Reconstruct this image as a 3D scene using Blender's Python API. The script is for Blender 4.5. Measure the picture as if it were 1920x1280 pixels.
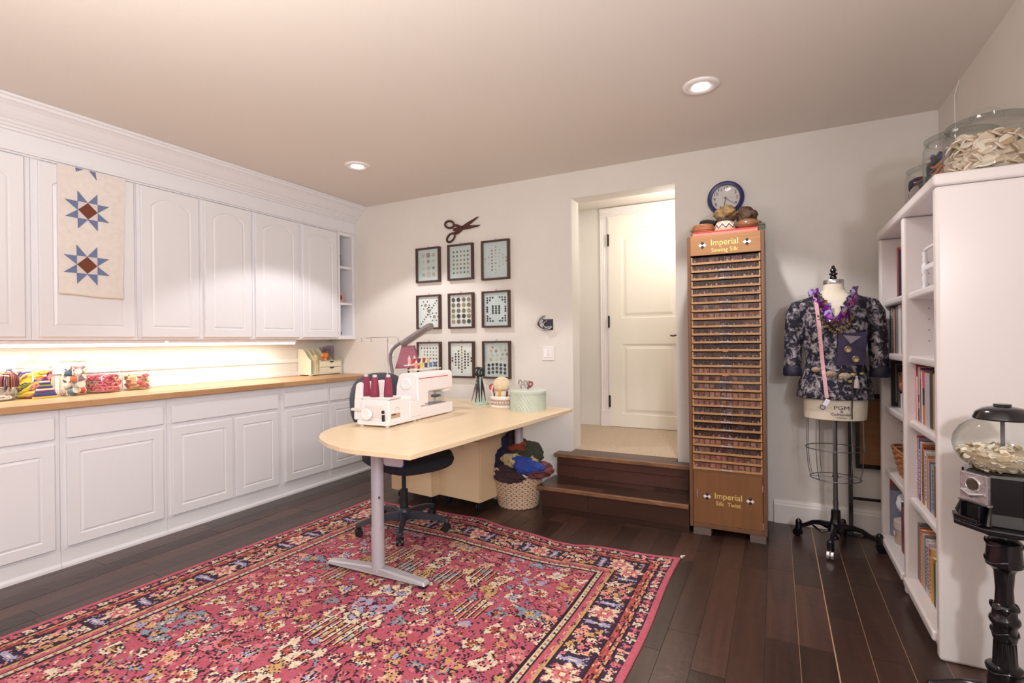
import bpy, bmesh, math, random
import numpy as np
from mathutils import Vector, Matrix, Euler, noise as mnoise
random.seed(7)
PI = math.pi
for o in list(bpy.data.objects):
    bpy.data.objects.remove(o)
SC = bpy.context.scene
COL = SC.collection

# ------------------------------------------------------------------ camera
cd = bpy.data.cameras.new('camera')
cam = bpy.data.objects.new('camera', cd)
COL.objects.link(cam)
cd.sensor_width = 36.0
cd.lens = 961.83 / 1920 * 36.0
cd.clip_start = 0.02
YAW, PITCH, ROLL = .474534, -.000584, -.010974
F_ = Vector((-math.sin(YAW) * math.cos(PITCH), math.cos(YAW) * math.cos(PITCH), math.sin(PITCH)))
R0 = Vector((math.cos(YAW), math.sin(YAW), 0))
U0 = R0.cross(F_)
R_ = math.cos(ROLL) * R0 + math.sin(ROLL) * U0
U_ = -math.sin(ROLL) * R0 + math.cos(ROLL) * U0
cam.matrix_world = Matrix(((R_.x, U_.x, -F_.x, 0), (R_.y, U_.y, -F_.y, 0), (R_.z, U_.z, -F_.z, 1.2), (0, 0, 0, 1)))
SC.camera = cam

# ------------------------------------------------------------------ exposure, world, lights
vs = SC.view_settings
vs.view_transform = 'Standard'
vs.look = 'None'
vs.gamma = 1.0
vs.use_curve_mapping = False
vs.exposure = 0.2
W = bpy.data.worlds.new('world')
SC.world = W
W.use_nodes = True
W.node_tree.nodes['Background'].inputs[0].default_value = (.9, .88, .88, 1)
W.node_tree.nodes['Background'].inputs[1].default_value = 0.05


def light(name, kind, loc, power, col, rot=(0, 0, 0), **kw):
    l = bpy.data.lights.new(name, kind)
    l.energy = power
    l.color = col
    for k, v in kw.items():
        setattr(l, k, v)
    o = bpy.data.objects.new(name, l)
    o.location = loc
    o.rotation_euler = rot
    COL.objects.link(o)
    return o


CEIL = 2.51
# photographer's lamp on a stand just right of the camera: throws the shadows seen behind the dress form and the candy machine
light('studio_lamp', 'POINT', (.80, .15, 1.63), 52, (1.0, .97, 1.0), shadow_soft_size=.07)
# two added fill lights, out of view, with no fixture in the room
# one faces up to brighten the ceiling, one brightens the left cabinets
light('ceiling_fill', 'AREA', (-1.1, -.15, 1.32), 62, (1.0, .95, .89), rot=(math.radians(180), 0, 0), shape='RECTANGLE', size=1.2, size_y=.8)
lfill = light('left_fill', 'AREA', (.58, -.8, 1.7), 21, (.98, .965, 1.0), shape='RECTANGLE', size=.8, size_y=.9)
lfill.rotation_euler = (Vector((-3.2, 2.3, .9)) - Vector((.58, -.8, 1.7))).to_track_quat('-Z', 'Y').to_euler()
lfill.data.spread = math.radians(105)
DOWN = [(-.331, 2.81), (-2.735, 2.855)]
for x, y in DOWN:
    light('downlight', 'SPOT', (x, y, CEIL - .03), 44, (1.0, .97, .975), shadow_soft_size=.035, spot_size=math.radians(112), spot_blend=.22)
light('hall_light', 'POINT', (-.75, 4.4, 2.2), 13, (1.0, .93, .83), shadow_soft_size=.1)
light('cabinet_glow', 'AREA', (-3.78, 1.2, 1.185), 5, (1.0, .95, .86), shape='RECTANGLE', size=.06, size_y=1.7)
light('cabinet_glow', 'AREA', (-3.78, 2.6, 1.185), 3, (1.0, .95, .86), shape='RECTANGLE', size=.06, size_y=1.0)


# ------------------------------------------------------------------ materials
def lin(c):
    c = c / 255.0
    return c / 12.92 if c <= .04045 else ((c + .055) / 1.055) ** 2.4


def rgb(c):
    return (lin(c[0]), lin(c[1]), lin(c[2]), 1)


MATS = {}


def mat(name, c=(200, 200, 200), rough=.5, metal=0., c2=None, scale=(8, 8, 8), amt=.5, bump=0., bscale=60., spec=None, coat=0., emit=None, kind='noise', sheen=0., ori=False):
    """procedural principled material; c2 mixes in through a stretched noise"""
    if name in MATS:
        return MATS[name]
    m = bpy.data.materials.new(name)
    m.use_nodes = True
    nt = m.node_tree
    N, L = nt.nodes, nt.links
    b = N['Principled BSDF']
    b.inputs['Base Color'].default_value = rgb(c)
    b.inputs['Roughness'].default_value = rough
    b.inputs['Metallic'].default_value = metal
    if spec is not None:
        b.inputs['Specular IOR Level'].default_value = spec
    if coat:
        b.inputs['Coat Weight'].default_value = coat
        b.inputs['Coat Roughness'].default_value = .15
    if sheen:
        b.inputs['Sheen Weight'].default_value = sheen
    if emit:
        b.inputs['Emission Color'].default_value = rgb(emit[0])
        b.inputs['Emission Strength'].default_value = emit[1]
    tc = N.new('ShaderNodeTexCoord')
    if c2 is not None:
        mp = N.new('ShaderNodeMapping')
        mp.inputs['Scale'].default_value = scale
        L.new(tc.outputs['Object'], mp.inputs['Vector'])
        if kind == 'noise':
            t = N.new('ShaderNodeTexNoise')
            t.inputs['Scale'].default_value = 1
            t.inputs['Detail'].default_value = 6
            t.inputs['Roughness'].default_value = .6
            out = t.outputs['Fac']
        elif kind == 'voronoi':
            t = N.new('ShaderNodeTexVoronoi')
            t.inputs['Scale'].default_value = 1
            out = t.outputs['Distance']
        elif kind == 'wave':
            t = N.new('ShaderNodeTexWave')
            t.inputs['Scale'].default_value = 1
            t.inputs['Distortion'].default_value = 3
            t.inputs['Detail'].default_value = 3
            out = t.outputs['Fac']
        L.new(mp.outputs[0], t.inputs['Vector'])
        cr = N.new('ShaderNodeValToRGB')
        cr.color_ramp.elements[0].position = .5 - amt * .35
        cr.color_ramp.elements[1].position = .5 + amt * .35
        cr.color_ramp.elements[0].color = rgb(c)
        cr.color_ramp.elements[1].color = rgb(c2)
        L.new(out, cr.inputs[0])
        src = cr.outputs[0]
        if ori:   # per-object tone
            oi = N.new('ShaderNodeObjectInfo')
            mr = N.new('ShaderNodeMapRange')
            mr.inputs['To Min'].default_value = .55
            mr.inputs['To Max'].default_value = 1.55
            L.new(oi.outputs['Random'], mr.inputs['Value'])
            mx = N.new('ShaderNodeVectorMath')
            mx.operation = 'SCALE'
            L.new(src, mx.inputs[0])
            L.new(mr.outputs[0], mx.inputs['Scale'])
            # shift pattern per object
            ad = N.new('ShaderNodeVectorMath')
            ad.operation = 'SCALE'
            ad.inputs[0].default_value = (13, 7, 5)
            L.new(oi.outputs['Random'], ad.inputs['Scale'])
            L.new(ad.outputs[0], mp.inputs['Location'])
            src = mx.outputs[0]
        L.new(src, b.inputs['Base Color'])
    if bump:
        t2 = N.new('ShaderNodeTexNoise')
        t2.inputs['Scale'].default_value = bscale
        t2.inputs['Detail'].default_value = 4
        L.new(tc.outputs['Object'], t2.inputs['Vector'])
        bp = N.new('ShaderNodeBump')
        bp.inputs['Strength'].default_value = bump
        bp.inputs['Distance'].default_value = .002
        L.new(t2.outputs['Fac'], bp.inputs['Height'])
        L.new(bp.outputs[0], b.inputs['Normal'])
    MATS[name] = m
    return m


def glass(name, tint=(250, 252, 250), ior=1.45, refl=1.0, edge=(206, 212, 210)):
    """thin clear pane: fresnel reflection over plain transparency"""
    m = bpy.data.materials.new(name)
    m.use_nodes = True
    nt = m.node_tree
    N, L = nt.nodes, nt.links
    N.remove(N['Principled BSDF'])
    out = N['Material Output']
    tr = N.new('ShaderNodeBsdfTransparent')
    tr.inputs[0].default_value = rgb(tint)
    gl = N.new('ShaderNodeBsdfGlossy')
    gl.inputs['Roughness'].default_value = .03
    gl.inputs[0].default_value = (.95, .95, .95, 1)
    lw = N.new('ShaderNodeLayerWeight')
    lw.inputs['Blend'].default_value = .55
    pw = N.new('ShaderNodeMath')
    pw.operation = 'POWER'
    pw.inputs[1].default_value = 4.0
    L.new(lw.outputs['Facing'], pw.inputs[0])
    ml = N.new('ShaderNodeMath')
    ml.operation = 'MULTIPLY_ADD'
    ml.inputs[1].default_value = .55 * refl
    ml.inputs[2].default_value = .035
    L.new(pw.outputs[0], ml.inputs[0])
    mx = N.new('ShaderNodeMixShader')
    L.new(ml.outputs[0], mx.inputs[0])
    p3 = N.new('ShaderNodeMath')
    p3.operation = 'POWER'
    p3.inputs[1].default_value = 3.0
    L.new(lw.outputs['Facing'], p3.inputs[0])
    cm = N.new('ShaderNodeMix')
    cm.data_type = 'RGBA'
    L.new(p3.outputs[0], cm.inputs[0])
    cm.inputs[6].default_value = rgb(tint)
    cm.inputs[7].default_value = rgb(edge)
    L.new(cm.outputs[2], tr.inputs[0])
    L.new(tr.outputs[0], mx.inputs[1])
    L.new(gl.outputs[0], mx.inputs[2])
    L.new(mx.outputs[0], out.inputs['Surface'])
    MATS[name] = m
    return m


def plain(c, rough=.6, **k):
    return mat('paint_%d_%d_%d_%d' % (c[0], c[1], c[2], int(rough * 100)), c, rough, **k)


# ------------------------------------------------------------------ mesh builder
class MB:
    def __init__(s):
        s.v, s.f, s.m = [], [], []
        s.T = None

    def add(s, vs_, fs_, m=0):
        b = len(s.v)
        if s.T is not None:
            vs_ = [s.T @ Vector(v) for v in vs_]
        s.v += [tuple(v) for v in vs_]
        for f in fs_:
            s.f.append(tuple(i + b for i in f))
            s.m.append(m)
        return s

    def box(s, x0, x1, y0, y1, z0, z1, m=0):
        return s.add([(x0, y0, z0), (x1, y0, z0), (x1, y1, z0), (x0, y1, z0), (x0, y0, z1), (x1, y0, z1), (x1, y1, z1), (x0, y1, z1)],
                     [(0, 3, 2, 1), (4, 5, 6, 7), (0, 1, 5, 4), (1, 2, 6, 5), (2, 3, 7, 6), (3, 0, 4, 7)], m)

    def prism(s, poly, a, b, ax='z', m=0):
        """poly in the two remaining axes (x,y | x,z | y,z) extruded a..b along ax"""
        n = len(poly)
        def P(p, t):
            return (p[0], p[1], t) if ax == 'z' else ((p[0], t, p[1]) if ax == 'y' else (t, p[0], p[1]))
        vs_ = [P(p, a) for p in poly] + [P(p, b) for p in poly]
        fs_ = [tuple(range(n - 1, -1, -1)), tuple(range(n, 2 * n))] + [(i, (i + 1) % n, n + (i + 1) % n, n + i) for i in range(n)]
        return s.add(vs_, fs_, m)

    def lathe(s, prof, c=(0, 0, 0), seg=24, m=0, sx=1, sy=1, cap=True):
        """prof: list of (r,z) from bottom to top"""
        vs_, fs_ = [], []
        for r, z in prof:
            for i in range(seg):
                a = 2 * PI * i / seg
                vs_.append((c[0] + r * sx * math.cos(a), c[1] + r * sy * math.sin(a), c[2] + z))
        for j in range(len(prof) - 1):
            for i in range(seg):
                k = (i + 1) % seg
                fs_.append((j * seg + i, j * seg + k, (j + 1) * seg + k, (j + 1) * seg + i))
        if cap:
            if prof[0][0] > 1e-5:
                fs_.append(tuple(range(seg - 1, -1, -1)))
            if prof[-1][0] > 1e-5:
                fs_.append(tuple((len(prof) - 1) * seg + i for i in range(seg)))
        return s.add(vs_, fs_, m)

    def tube(s, pts, r, seg=8, m=0, cap=True, closed=False):
        pts = [Vector(p) for p in pts]
        n = len(pts)
        rr = r if hasattr(r, '__len__') else [r] * n
        vs_, fs_ = [], []
        up = None
        for i, p in enumerate(pts):
            if closed:
                d = pts[(i + 1) % n] - pts[i - 1]
            else:
                d = pts[min(i + 1, n - 1)] - pts[max(i - 1, 0)]
            d = d.normalized() if d.length > 1e-9 else Vector((0, 0, 1))
            if up is None:
                up = d.orthogonal().normalized()
            else:
                up = (up - d * up.dot(d))
                up = up.normalized() if up.length > 1e-6 else d.orthogonal().normalized()
            sd = d.cross(up)
            for k in range(seg):
                a = 2 * PI * k / seg
                vs_.append(p + (up * math.cos(a) + sd * math.sin(a)) * rr[i])
        J = n if closed else n - 1
        for j in range(J):
            q = (j + 1) % n
            for k in range(seg):
                l = (k + 1) % seg
                fs_.append((j * seg + k, j * seg + l, q * seg + l, q * seg + k))
        if cap and not closed:
            fs_.append(tuple(range(seg - 1, -1, -1)))
            fs_.append(tuple((n - 1) * seg + i for i in range(seg)))
        return s.add(vs_, fs_, m)

    def cyl(s, p0, p1, r0, r1=None, seg=16, m=0):
        r1 = r0 if r1 is None else r1
        return s.tube([p0, p1], [r0, r1], seg, m)

    def ball(s, c, r, seg=14, rings=9, m=0, sc=(1, 1, 1)):
        vs_, fs_ = [(c[0], c[1], c[2] - r * sc[2])], []
        for j in range(1, rings):
            t = PI * j / rings
            for i in range(seg):
                a = 2 * PI * i / seg
                vs_.append((c[0] + r * sc[0] * math.sin(t) * math.cos(a), c[1] + r * sc[1] * math.sin(t) * math.sin(a), c[2] - r * sc[2] * math.cos(t)))
        vs_.append((c[0], c[1], c[2] + r * sc[2]))
        for i in range(seg):
            fs_.append((0, 1 + (i + 1) % seg, 1 + i))
        for j in range(rings - 2):
            for i in range(seg):
                k = (i + 1) % seg
                fs_.append((1 + j * seg + i, 1 + j * seg + k, 1 + (j + 1) * seg + k, 1 + (j + 1) * seg + i))
        b = 1 + (rings - 2) * seg
        for i in range(seg):
            fs_.append((b + i, b + (i + 1) % seg, len(vs_) - 1))
        return s.add(vs_, fs_, m)

    def mesh(s, name, mats, smooth=False):
        me = bpy.data.meshes.new(name)
        me.from_pydata(s.v, [], s.f)
        for mt in (mats if isinstance(mats, (list, tuple)) else [mats]):
            me.materials.append(mt)
        me.polygons.foreach_set('material_index', s.m)
        if smooth:
            me.polygons.foreach_set('use_smooth', [True] * len(me.polygons))
        me.update()
        return me

    def build(s, name, mats, parent=None, bevel=0, smooth=False, sub=0, world=True, segs=2):
        """world=True: coordinates were given in world space; converted to the parent's frame"""
        if parent is not None and world:
            inv = WM(parent).inverted()
            s.v = [tuple(inv @ Vector(v)) for v in s.v]
        me = s.mesh(name, mats, smooth)
        o = bpy.data.objects.new(name, me)
        COL.objects.link(o)
        if parent is not None:
            o.parent = parent
        fin(o, bevel, smooth, sub, segs)
        return o


def fin(o, bevel=0, smooth=False, sub=0, segs=2):
    if bevel:
        md = o.modifiers.new('bevel', 'BEVEL')
        md.width = bevel
        md.segments = segs
        md.limit_method = 'ANGLE'
        md.angle_limit = math.radians(40)
        md.harden_normals = False
    if sub:
        md = o.modifiers.new('sub', 'SUBSURF')
        md.levels = md.render_levels = sub
    if smooth:
        try:
            o.data.set_sharp_from_angle(angle=math.radians(42))
        except Exception:
            pass


def WM(o):
    m = Matrix.LocRotScale(o.location, o.rotation_euler, o.scale)
    return WM(o.parent) @ m if o.parent else m


def tag(o, label=None, cat=None, group=None, kind=None):
    if label:
        o['label'] = label
    if cat:
        o['category'] = cat
    if group:
        o['group'] = group
    if kind:
        o['kind'] = kind
    return o


def thing(name, label, cat, loc=(0, 0, 0), rz=0, group=None):
    o = bpy.data.objects.new(name, None)
    o.empty_display_size = .05
    o.location = loc
    o.rotation_euler = (0, 0, rz)
    COL.objects.link(o)
    return tag(o, label, cat, group)


def S(o):
    o['kind'] = 'structure'
    return o


def inst(o, parent, loc, rot=(0, 0, 0), scale=None, name=None):
    c = o.copy()
    if name:
        c.name = name
    c.parent = parent
    c.location = loc
    c.rotation_euler = rot
    if scale:
        c.scale = scale
    COL.objects.link(c)
    return c


def copy_tree(o, parent=None, loc=None, rz=None, label=None):
    c = o.copy()
    COL.objects.link(c)
    c.parent = parent
    if loc is not None:
        c.location = loc
    if rz is not None:
        c.rotation_euler = (0, 0, rz)
    if label:
        c['label'] = label
    for ch in CH.get(o.name, []):
        copy_tree(ch, c)
    return c


CH = {}


def reg(root):
    """remember the children of a prototype so that copy_tree can follow them"""
    def kids(o):
        return [c for c in bpy.data.objects if c.parent == o]
    st = [root]
    while st:
        o = st.pop()
        k = kids(o)
        CH[o.name] = k
        st += k


def text(name, s, size, loc, rot, m, parent, ext=.0006, align='CENTER', xs=1.0):
    cu = bpy.data.curves.new(name, 'FONT')
    cu.body = s
    cu.size = size
    cu.extrude = ext
    cu.align_x = align
    cu.align_y = 'CENTER'
    cu.resolution_u = 3
    t = bpy.data.objects.new(name + '_src', cu)
    COL.objects.link(t)
    dg = bpy.context.evaluated_depsgraph_get()
    me = bpy.data.meshes.new_from_object(t.evaluated_get(dg))
    bpy.data.objects.remove(t)
    me.materials.clear()
    me.materials.append(m)
    o = bpy.data.objects.new(name, me)
    COL.objects.link(o)
    mw = Matrix.LocRotScale(Vector(loc), Euler(rot), Vector((xs, 1, 1)))
    if parent is not None:
        o.parent = parent
        mw = WM(parent).inverted() @ mw
    o.location, q, o.scale = mw.decompose()
    o.rotation_euler = q.to_euler()
    return o


def ring_pts(c, r, n, ax='z', sx=1, sy=1, a0=0):
    out = []
    for i in range(n):
        a = a0 + 2 * PI * i / n
        u, v = r * sx * math.cos(a), r * sy * math.sin(a)
        out.append({'z': (c[0] + u, c[1] + v, c[2]), 'y': (c[0] + u, c[1], c[2] + v), 'x': (c[0], c[1] + u, c[2] + v)}[ax])
    return out


def panel_door(mb, w, h, t=.019, inset=.055, arch=0., groove=.018, depth=.005, m=0, n=13, x0=0, z0=0, e=.004):
    """slab with one recessed and raised panel; front faces local -y; x across, z up; back at y=0 front at y=-t"""
    def outline(ins, y):
        x_0, x_1, zb, zt = ins, w - ins, ins, h - ins
        pts = [(x_0, y, zb), (x_1, y, zb)]
        xm = (x_0 + x_1) / 2
        for i in range(n):
            u = i / (n - 1)
            x = x_1 + (x_0 - x_1) * u
            d = (x - xm) / ((x_1 - x_0) / 2)
            z = zt - arch * (d * d * .75 + .25 * d ** 4) if arch else zt
            pts.append((x, y, z))
        return pts
    def rect(ins, y):
        x_0, x_1 = ins, w - ins
        o = outline(inset, y)
        pts = [(x_0, y, ins), (x_1, y, ins)]
        for i in range(n):
            px = o[2 + i][0]
            if i == 0:
                px = x_1
            if i == n - 1:
                px = x_0
            pts.append((px, y, h - ins))
        return pts
    rings = [rect(0, 0), rect(0, -t + e), rect(e, -t), outline(inset, -t), outline(inset + .004, -t + depth), outline(inset + groove * .45, -t + depth), outline(inset + groove, -t + .0008)]
    N_ = n + 2
    vs_, fs_ = [], []
    for r in rings:
        vs_ += [(p[0] + x0, p[1], p[2] + z0) for p in r]
    for j in range(len(rings) - 1):
        for i in range(N_):
            k = (i + 1) % N_
            fs_.append((j * N_ + i, j * N_ + k, (j + 1) * N_ + k, (j + 1) * N_ + i))
    fs_.append(tuple((len(rings) - 1) * N_ + i for i in range(N_)))
    fs_.append(tuple(range(N_ - 1, -1, -1)))
    return mb.add(vs_, fs_, m)


# common materials
M_wall = mat('wall_paint', (223, 218, 211), .75, c2=(227, 222, 216), scale=(3, 3, 3), bump=.25, bscale=180)
M_ceil = mat('ceiling_paint', (226, 219, 211), .85, bump=.2, bscale=150)
M_white = mat('cabinet_white', (232, 231, 234), .42)
M_trim = mat('trim_white', (236, 230, 228), .4)
M_shelfw = mat('bookcase_white', (238, 232, 232), .3, coat=.3)
M_black = mat('black_gloss', (16, 14, 20), .18, coat=.4)
M_blackp = mat('black_plastic', (28, 27, 32), .45)
M_chrome = mat('chrome', (214, 210, 214), .25, metal=.8)
M_steel = mat('grey_steel', (120, 116, 125), .35, metal=.9)
M_silver = mat('silver_paint', (186, 184, 192), .4, metal=.25)
M_maple = mat('maple', (228, 196, 152), .4, c2=(216, 180, 134), scale=(6, 1.2, 6), amt=.7)
M_birch = mat('birch_cabinet', (232, 206, 168), .45, c2=(222, 192, 152), scale=(2, 2, 9), amt=.8)
M_glass = glass('clear_glass')
M_jar = glass('jar_glass', (251, 253, 252), 1.5, 1.0)
M_cream = mat('cream_lacquer', (232, 226, 200), .4)

# ================================================================== ROOM
XL, XR, YB, YR, HALL = -4.0, .85, 3.77, -2.2, 4.96
# floor: dark hand-scraped planks, every plank a piece
M_plank = mat('plank_wood', (38, 25, 24), .3, c2=(80, 54, 43), scale=(34, 2.6, 6), amt=1.25, bump=.7, bscale=22, ori=True)
M_gap = mat('plank_gap', (176, 140, 110), .8)
M_dark = mat('dark_gap', (40, 28, 24), .8)
fl = S(MB().box(XL, XR, YR, YB, -.04, -.0016, 0).build('floor', [M_dark]))
MB().box(.03, .55, 0, YB, -.0035, -.0014).box(.188, .1925, 0, YB, -.003, -.0004).box(.0665, .0688, 0, YB - .6, -.003, -.0004).box(.3030, .3052, .5, YB, -.003, -.0004).box(.4260, .4285, .5, YB - .1, -.003, -.0004).build('gap_filler', M_gap, fl)
rnd = random.Random(5)
k0 = int((-3.52 - .19) / .1195)
xk = .19 + k0 * .1195
special = {0: [2.9], }
while xk < XR - .02:
    x1 = xk + .1195
    y = YR
    n = int(round((xk - .19) / .1195))
    y = -.1 + rnd.uniform(-.35, .35)
    cuts = [YR]
    while y < YB - .25:
        cuts.append(y)
        y += rnd.uniform(.48, 1.05)
    cuts.append(YB)
    for a, b in zip(cuts[:-1], cuts[1:]):
        if b < -.6 and a < -.6 and b - a < 0:
            continue
        g = .0009 if n < -1 else .0011
        gl_ = .0024 if n in (0, 1) else g
        mb = MB().box(xk + g + (.0016 if n == 0 else 0), min(x1, XR) - g - (.0012 if n == -1 else 0), a + g, b - g, -.0015, .0 + rnd.uniform(-.0004, .0004))
        mb.build('plank', M_plank, fl)
    xk = x1

S(MB().box(XL - .1, XR + .1, YR - .1, YB + .001, CEIL, CEIL + .08).build('ceiling', M_ceil))
OX0, OX1, OZ0, OZ1, OY = -1.405, -.625, .345, 2.305, 3.93
wb = MB()
wb.box(XL, OX0, YB, OY, 0, CEIL)
wb.box(OX1, XR + .1, YB, OY, 0, CEIL)
wb.box(OX0, OX1, YB, OY, OZ1, CEIL)
wb.box(OX0, OX1, YB + .02, OY, 0, OZ0 - .03)
S(wb.build('wall_back', M_wall, bevel=0))
S(MB().box(XL - .1, XL, YR, YB + .1, 0, CEIL).build('wall_left', M_wall))
S(MB().box(XR, XR + .1, YR, YB, 0, CEIL).build('wall_right', M_wall))
S(MB().box(XL - .1, XR + .1, YR - .1, YR, 0, CEIL).build('wall_rear', M_wall))
# hall beyond the opening
S(MB().box(-1.86, -1.76, OY, HALL, .3, CEIL).build('wall_hall_left', M_wall))
S(MB().box(-.2, -.1, OY, HALL, .3, CEIL).build('wall_hall_right', M_wall))
S(MB().box(-1.86, -.1, HALL, HALL + .1, .3, CEIL).build('wall_hall_back', M_wall))
S(MB().box(-1.86, -.1, OY, HALL + .1, CEIL, CEIL + .08).build('ceiling', M_ceil))
M_carpet = mat('berber_carpet', (206, 188, 168), .95, c2=(176, 152, 130), scale=(110, 60, 60), amt=.5, bump=1.0, bscale=120)
S(MB().box(-1.76, -.2, 3.80, HALL, .30, .352).build('floor', M_carpet))

# hall door with casing
dx0, dx1, dz0, dz1, dy = -1.452, -.690, .356, 2.405, 4.945
M_door = mat('door_white', (238, 233, 222), .4)
door = MB()
door.box(dx0, dx1, dy, dy + .014, dz0, dz1)
d = S(door.build('door_1', M_door))
def door_part(z0, h, arch):
    mb = MB()
    mb.T = Matrix.Translation((dx0 + .0, dy, z0))
    panel_door(mb, dx1 - dx0, h, t=.02, inset=.0, arch=0)
    return mb
mb = MB(); mb.T = Matrix.Translation((dx0, dy, dz0))
# lower panel block and upper arched panel block share the slab width
panel_door(mb, dx1 - dx0, .93, t=.02, inset=.125, groove=.05, depth=.009, e=0.0)
mb.T = Matrix.Translation((dx0, dy, dz0 + .93))
panel_door(mb, dx1 - dx0, dz1 - dz0 - .93, t=.02, inset=.125, arch=.075, groove=.05, depth=.009, n=15, e=0.0)
mb.build('door_panel', M_door, d)
hd = MB()
for z in (2.18, 1.38, .60):
    hd = MB().box(dx0 - .012, dx0 + .006, dy - .028, dy - .018, z - .055, z + .055)
    hd.cyl((dx0 - .004, dy - .03, z - .06), (dx0 - .004, dy - .03, z + .06), .006, seg=8)
    hd.build('hinge', plain((52, 44, 42), .4, metal=.6), d)
hd = MB().cyl((-.765, dy - .02, 1.235), (-.765, dy - .03, 1.235), .027, seg=16).cyl((-.765, dy - .03, 1.235), (-.765, dy - .06, 1.235), .009, seg=8)
hd.tube([(-.765, dy - .06, 1.235), (-.80, dy - .062, 1.242), (-.84, dy - .062, 1.232), (-.865, dy - .06, 1.238)], [.009, .008, .007, .006], 8)
hd.build('door_handle', plain((70, 60, 56), .3, metal=.8), d, smooth=True)
ca = MB()
cw = .095
cp = [(0, 0), (0, .018), (.008, .022), (.02, .016), (.026, .02), (.034, .015), (.042, .019), (.05, .014), (.058, .018), (.068, .015), (.078, .022), (.095, .024), (.095, 0)]
ca.prism([(dx0 - cw + p[0], HALL - p[1]) for p in cp], dz0 + .15, dz1 + .0, 'z')
ca.prism([(dx1 + cw - p[0], HALL - p[1]) for p in cp][::-1], dz0 + .15, dz1 + .0, 'z')
ca.prism([(HALL - p[1], dz1 + p[0]) for p in cp], dx0 - cw, dx1 + cw, 'x')
ca.box(dx0 - cw - .003, dx0, HALL - .027, HALL, .352, dz0 + .15)
ca.box(dx0 - cw - .003, dx0, HALL - .031, HALL, dz0 + .135, dz0 + .155)
S(ca.build('trim_1', M_trim, bevel=.002))
# casing block between casing and slab (jamb)
S(MB().box(dx0 - .012, dx0, HALL - .03, HALL, dz0, dz1 + .01).box(dx0, dx1, HALL - .03, HALL, dz1 + .001, dz1 + .012).build('trim_2', M_trim))

# baseboards
bbp = [(0, 0), (.018, 0), (.018, .118), (.014, .128), (.014, .134), (.007, .148), (0, .152)]
S(MB().prism([(YB - p[0], p[1]) for p in bbp], -.02, XR, 'x').build('baseboard_back', M_trim, bevel=.001))
S(MB().prism([(YB - p[0], p[1]) for p in bbp], -3.40, -1.51, 'x').build('baseboard_back', M_trim, bevel=.001))
S(MB().prism([(XR - p[0], p[1]) for p in bbp], YR, 2.39, 'y').build('baseboard_right', M_trim))

# ------------------------------------------------------------------ stairs up to the hall
M_stair = mat('stair_wood', (52, 32, 28), .3, c2=(80, 52, 42), scale=(1.4, 12, 12), amt=1.2, bump=.3, bscale=25, ori=True)
M_nose = mat('stair_nosing', (158, 114, 80), .45, c2=(92, 60, 44), scale=(9, 20, 20), amt=1.0)
st = thing('staircase', 'two dark wooden steps with worn tan edges below the doorway opening', 'stairs', (-1.0, 3.5, 0))
SX0, SX1 = -1.485, -.487
for xa, xb in ((SX0, -1.145), (-1.143, SX1)):
    MB().box(xa, xb, 3.325, 3.345, .034, .150).build('riser', M_stair, st)
MB().box(SX0, SX1, 3.318, 3.330, 0, .033).build('riser_strip', M_stair, st)
MB().box(SX0, -.53, 3.62, 3.64, .178, .262).build('riser', M_stair, st)
MB().box(SX0, -.53, 3.622, 3.64, .264, .322).build('riser', M_stair, st)
MB().box(SX0 - .0, SX0 + .02, 3.345, YB - .002, 0, .15).box(SX0, SX0 + .02, 3.64, YB - .002, .15, .322).build('side_board', M_stair, st)
MB().box(-.51, -.49, 3.345, YB - .002, 0, .15).box(-.53, -.51, 3.64, YB - .002, .177, .322).build('side_board', M_stair, st)
for ya, yb, xs in ((3.322, 3.42, (-1.51, -1.05, SX1)), (3.421, 3.52, (-1.51, -.86, SX1)), (3.521, 3.62, (-1.51, -1.24, -.75, SX1))):
    for xa, xb in zip(xs[:-1], xs[1:]):
        MB().box(xa + .0006, xb - .0006, ya, yb, .151, .176).build('tread_plank', M_stair, st)
MB().box(-1.512, SX1, 3.30, 3.3218, .151, .1765).build('nosing', M_nose, st, bevel=.003)
for ya, yb in ((3.616, 3.70), (3.701, 3.80)):
    MB().box(-1.50 if ya < 3.69 else OX0 + .002, -.53 if ya < 3.69 else OX1 - .002, ya, yb if yb < 3.75 else 3.80, .323, .349).build('tread_plank', M_stair, st)
MB().box(-1.502, -.505, 3.592, 3.6155, .323, .350).build('nosing', M_nose, st, bevel=.003)

# ================================================================== LEFT CABINETS
def ldoor(parent, name, y0, y1, z0, z1, xf, arch=0, inset=.055, groove=.018, flat=False, m=None, bev=0):
    """xf = plane of the back of the door; door faces +x"""
    mb = MB()
    mb.T = Matrix.Translation((xf, y0, z0)) @ Matrix.Rotation(PI / 2, 4, 'Z')
    if flat:
        mb.box(0, y1 - y0, -.02, 0, 0, z1 - z0)
        return mb.build(name, m or M_white, parent, bevel=.005)
    panel_door(mb, y1 - y0, z1 - z0, t=.02, inset=inset, arch=arch, groove=groove)
    return mb.build(name, m or M_white, parent)


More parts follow.
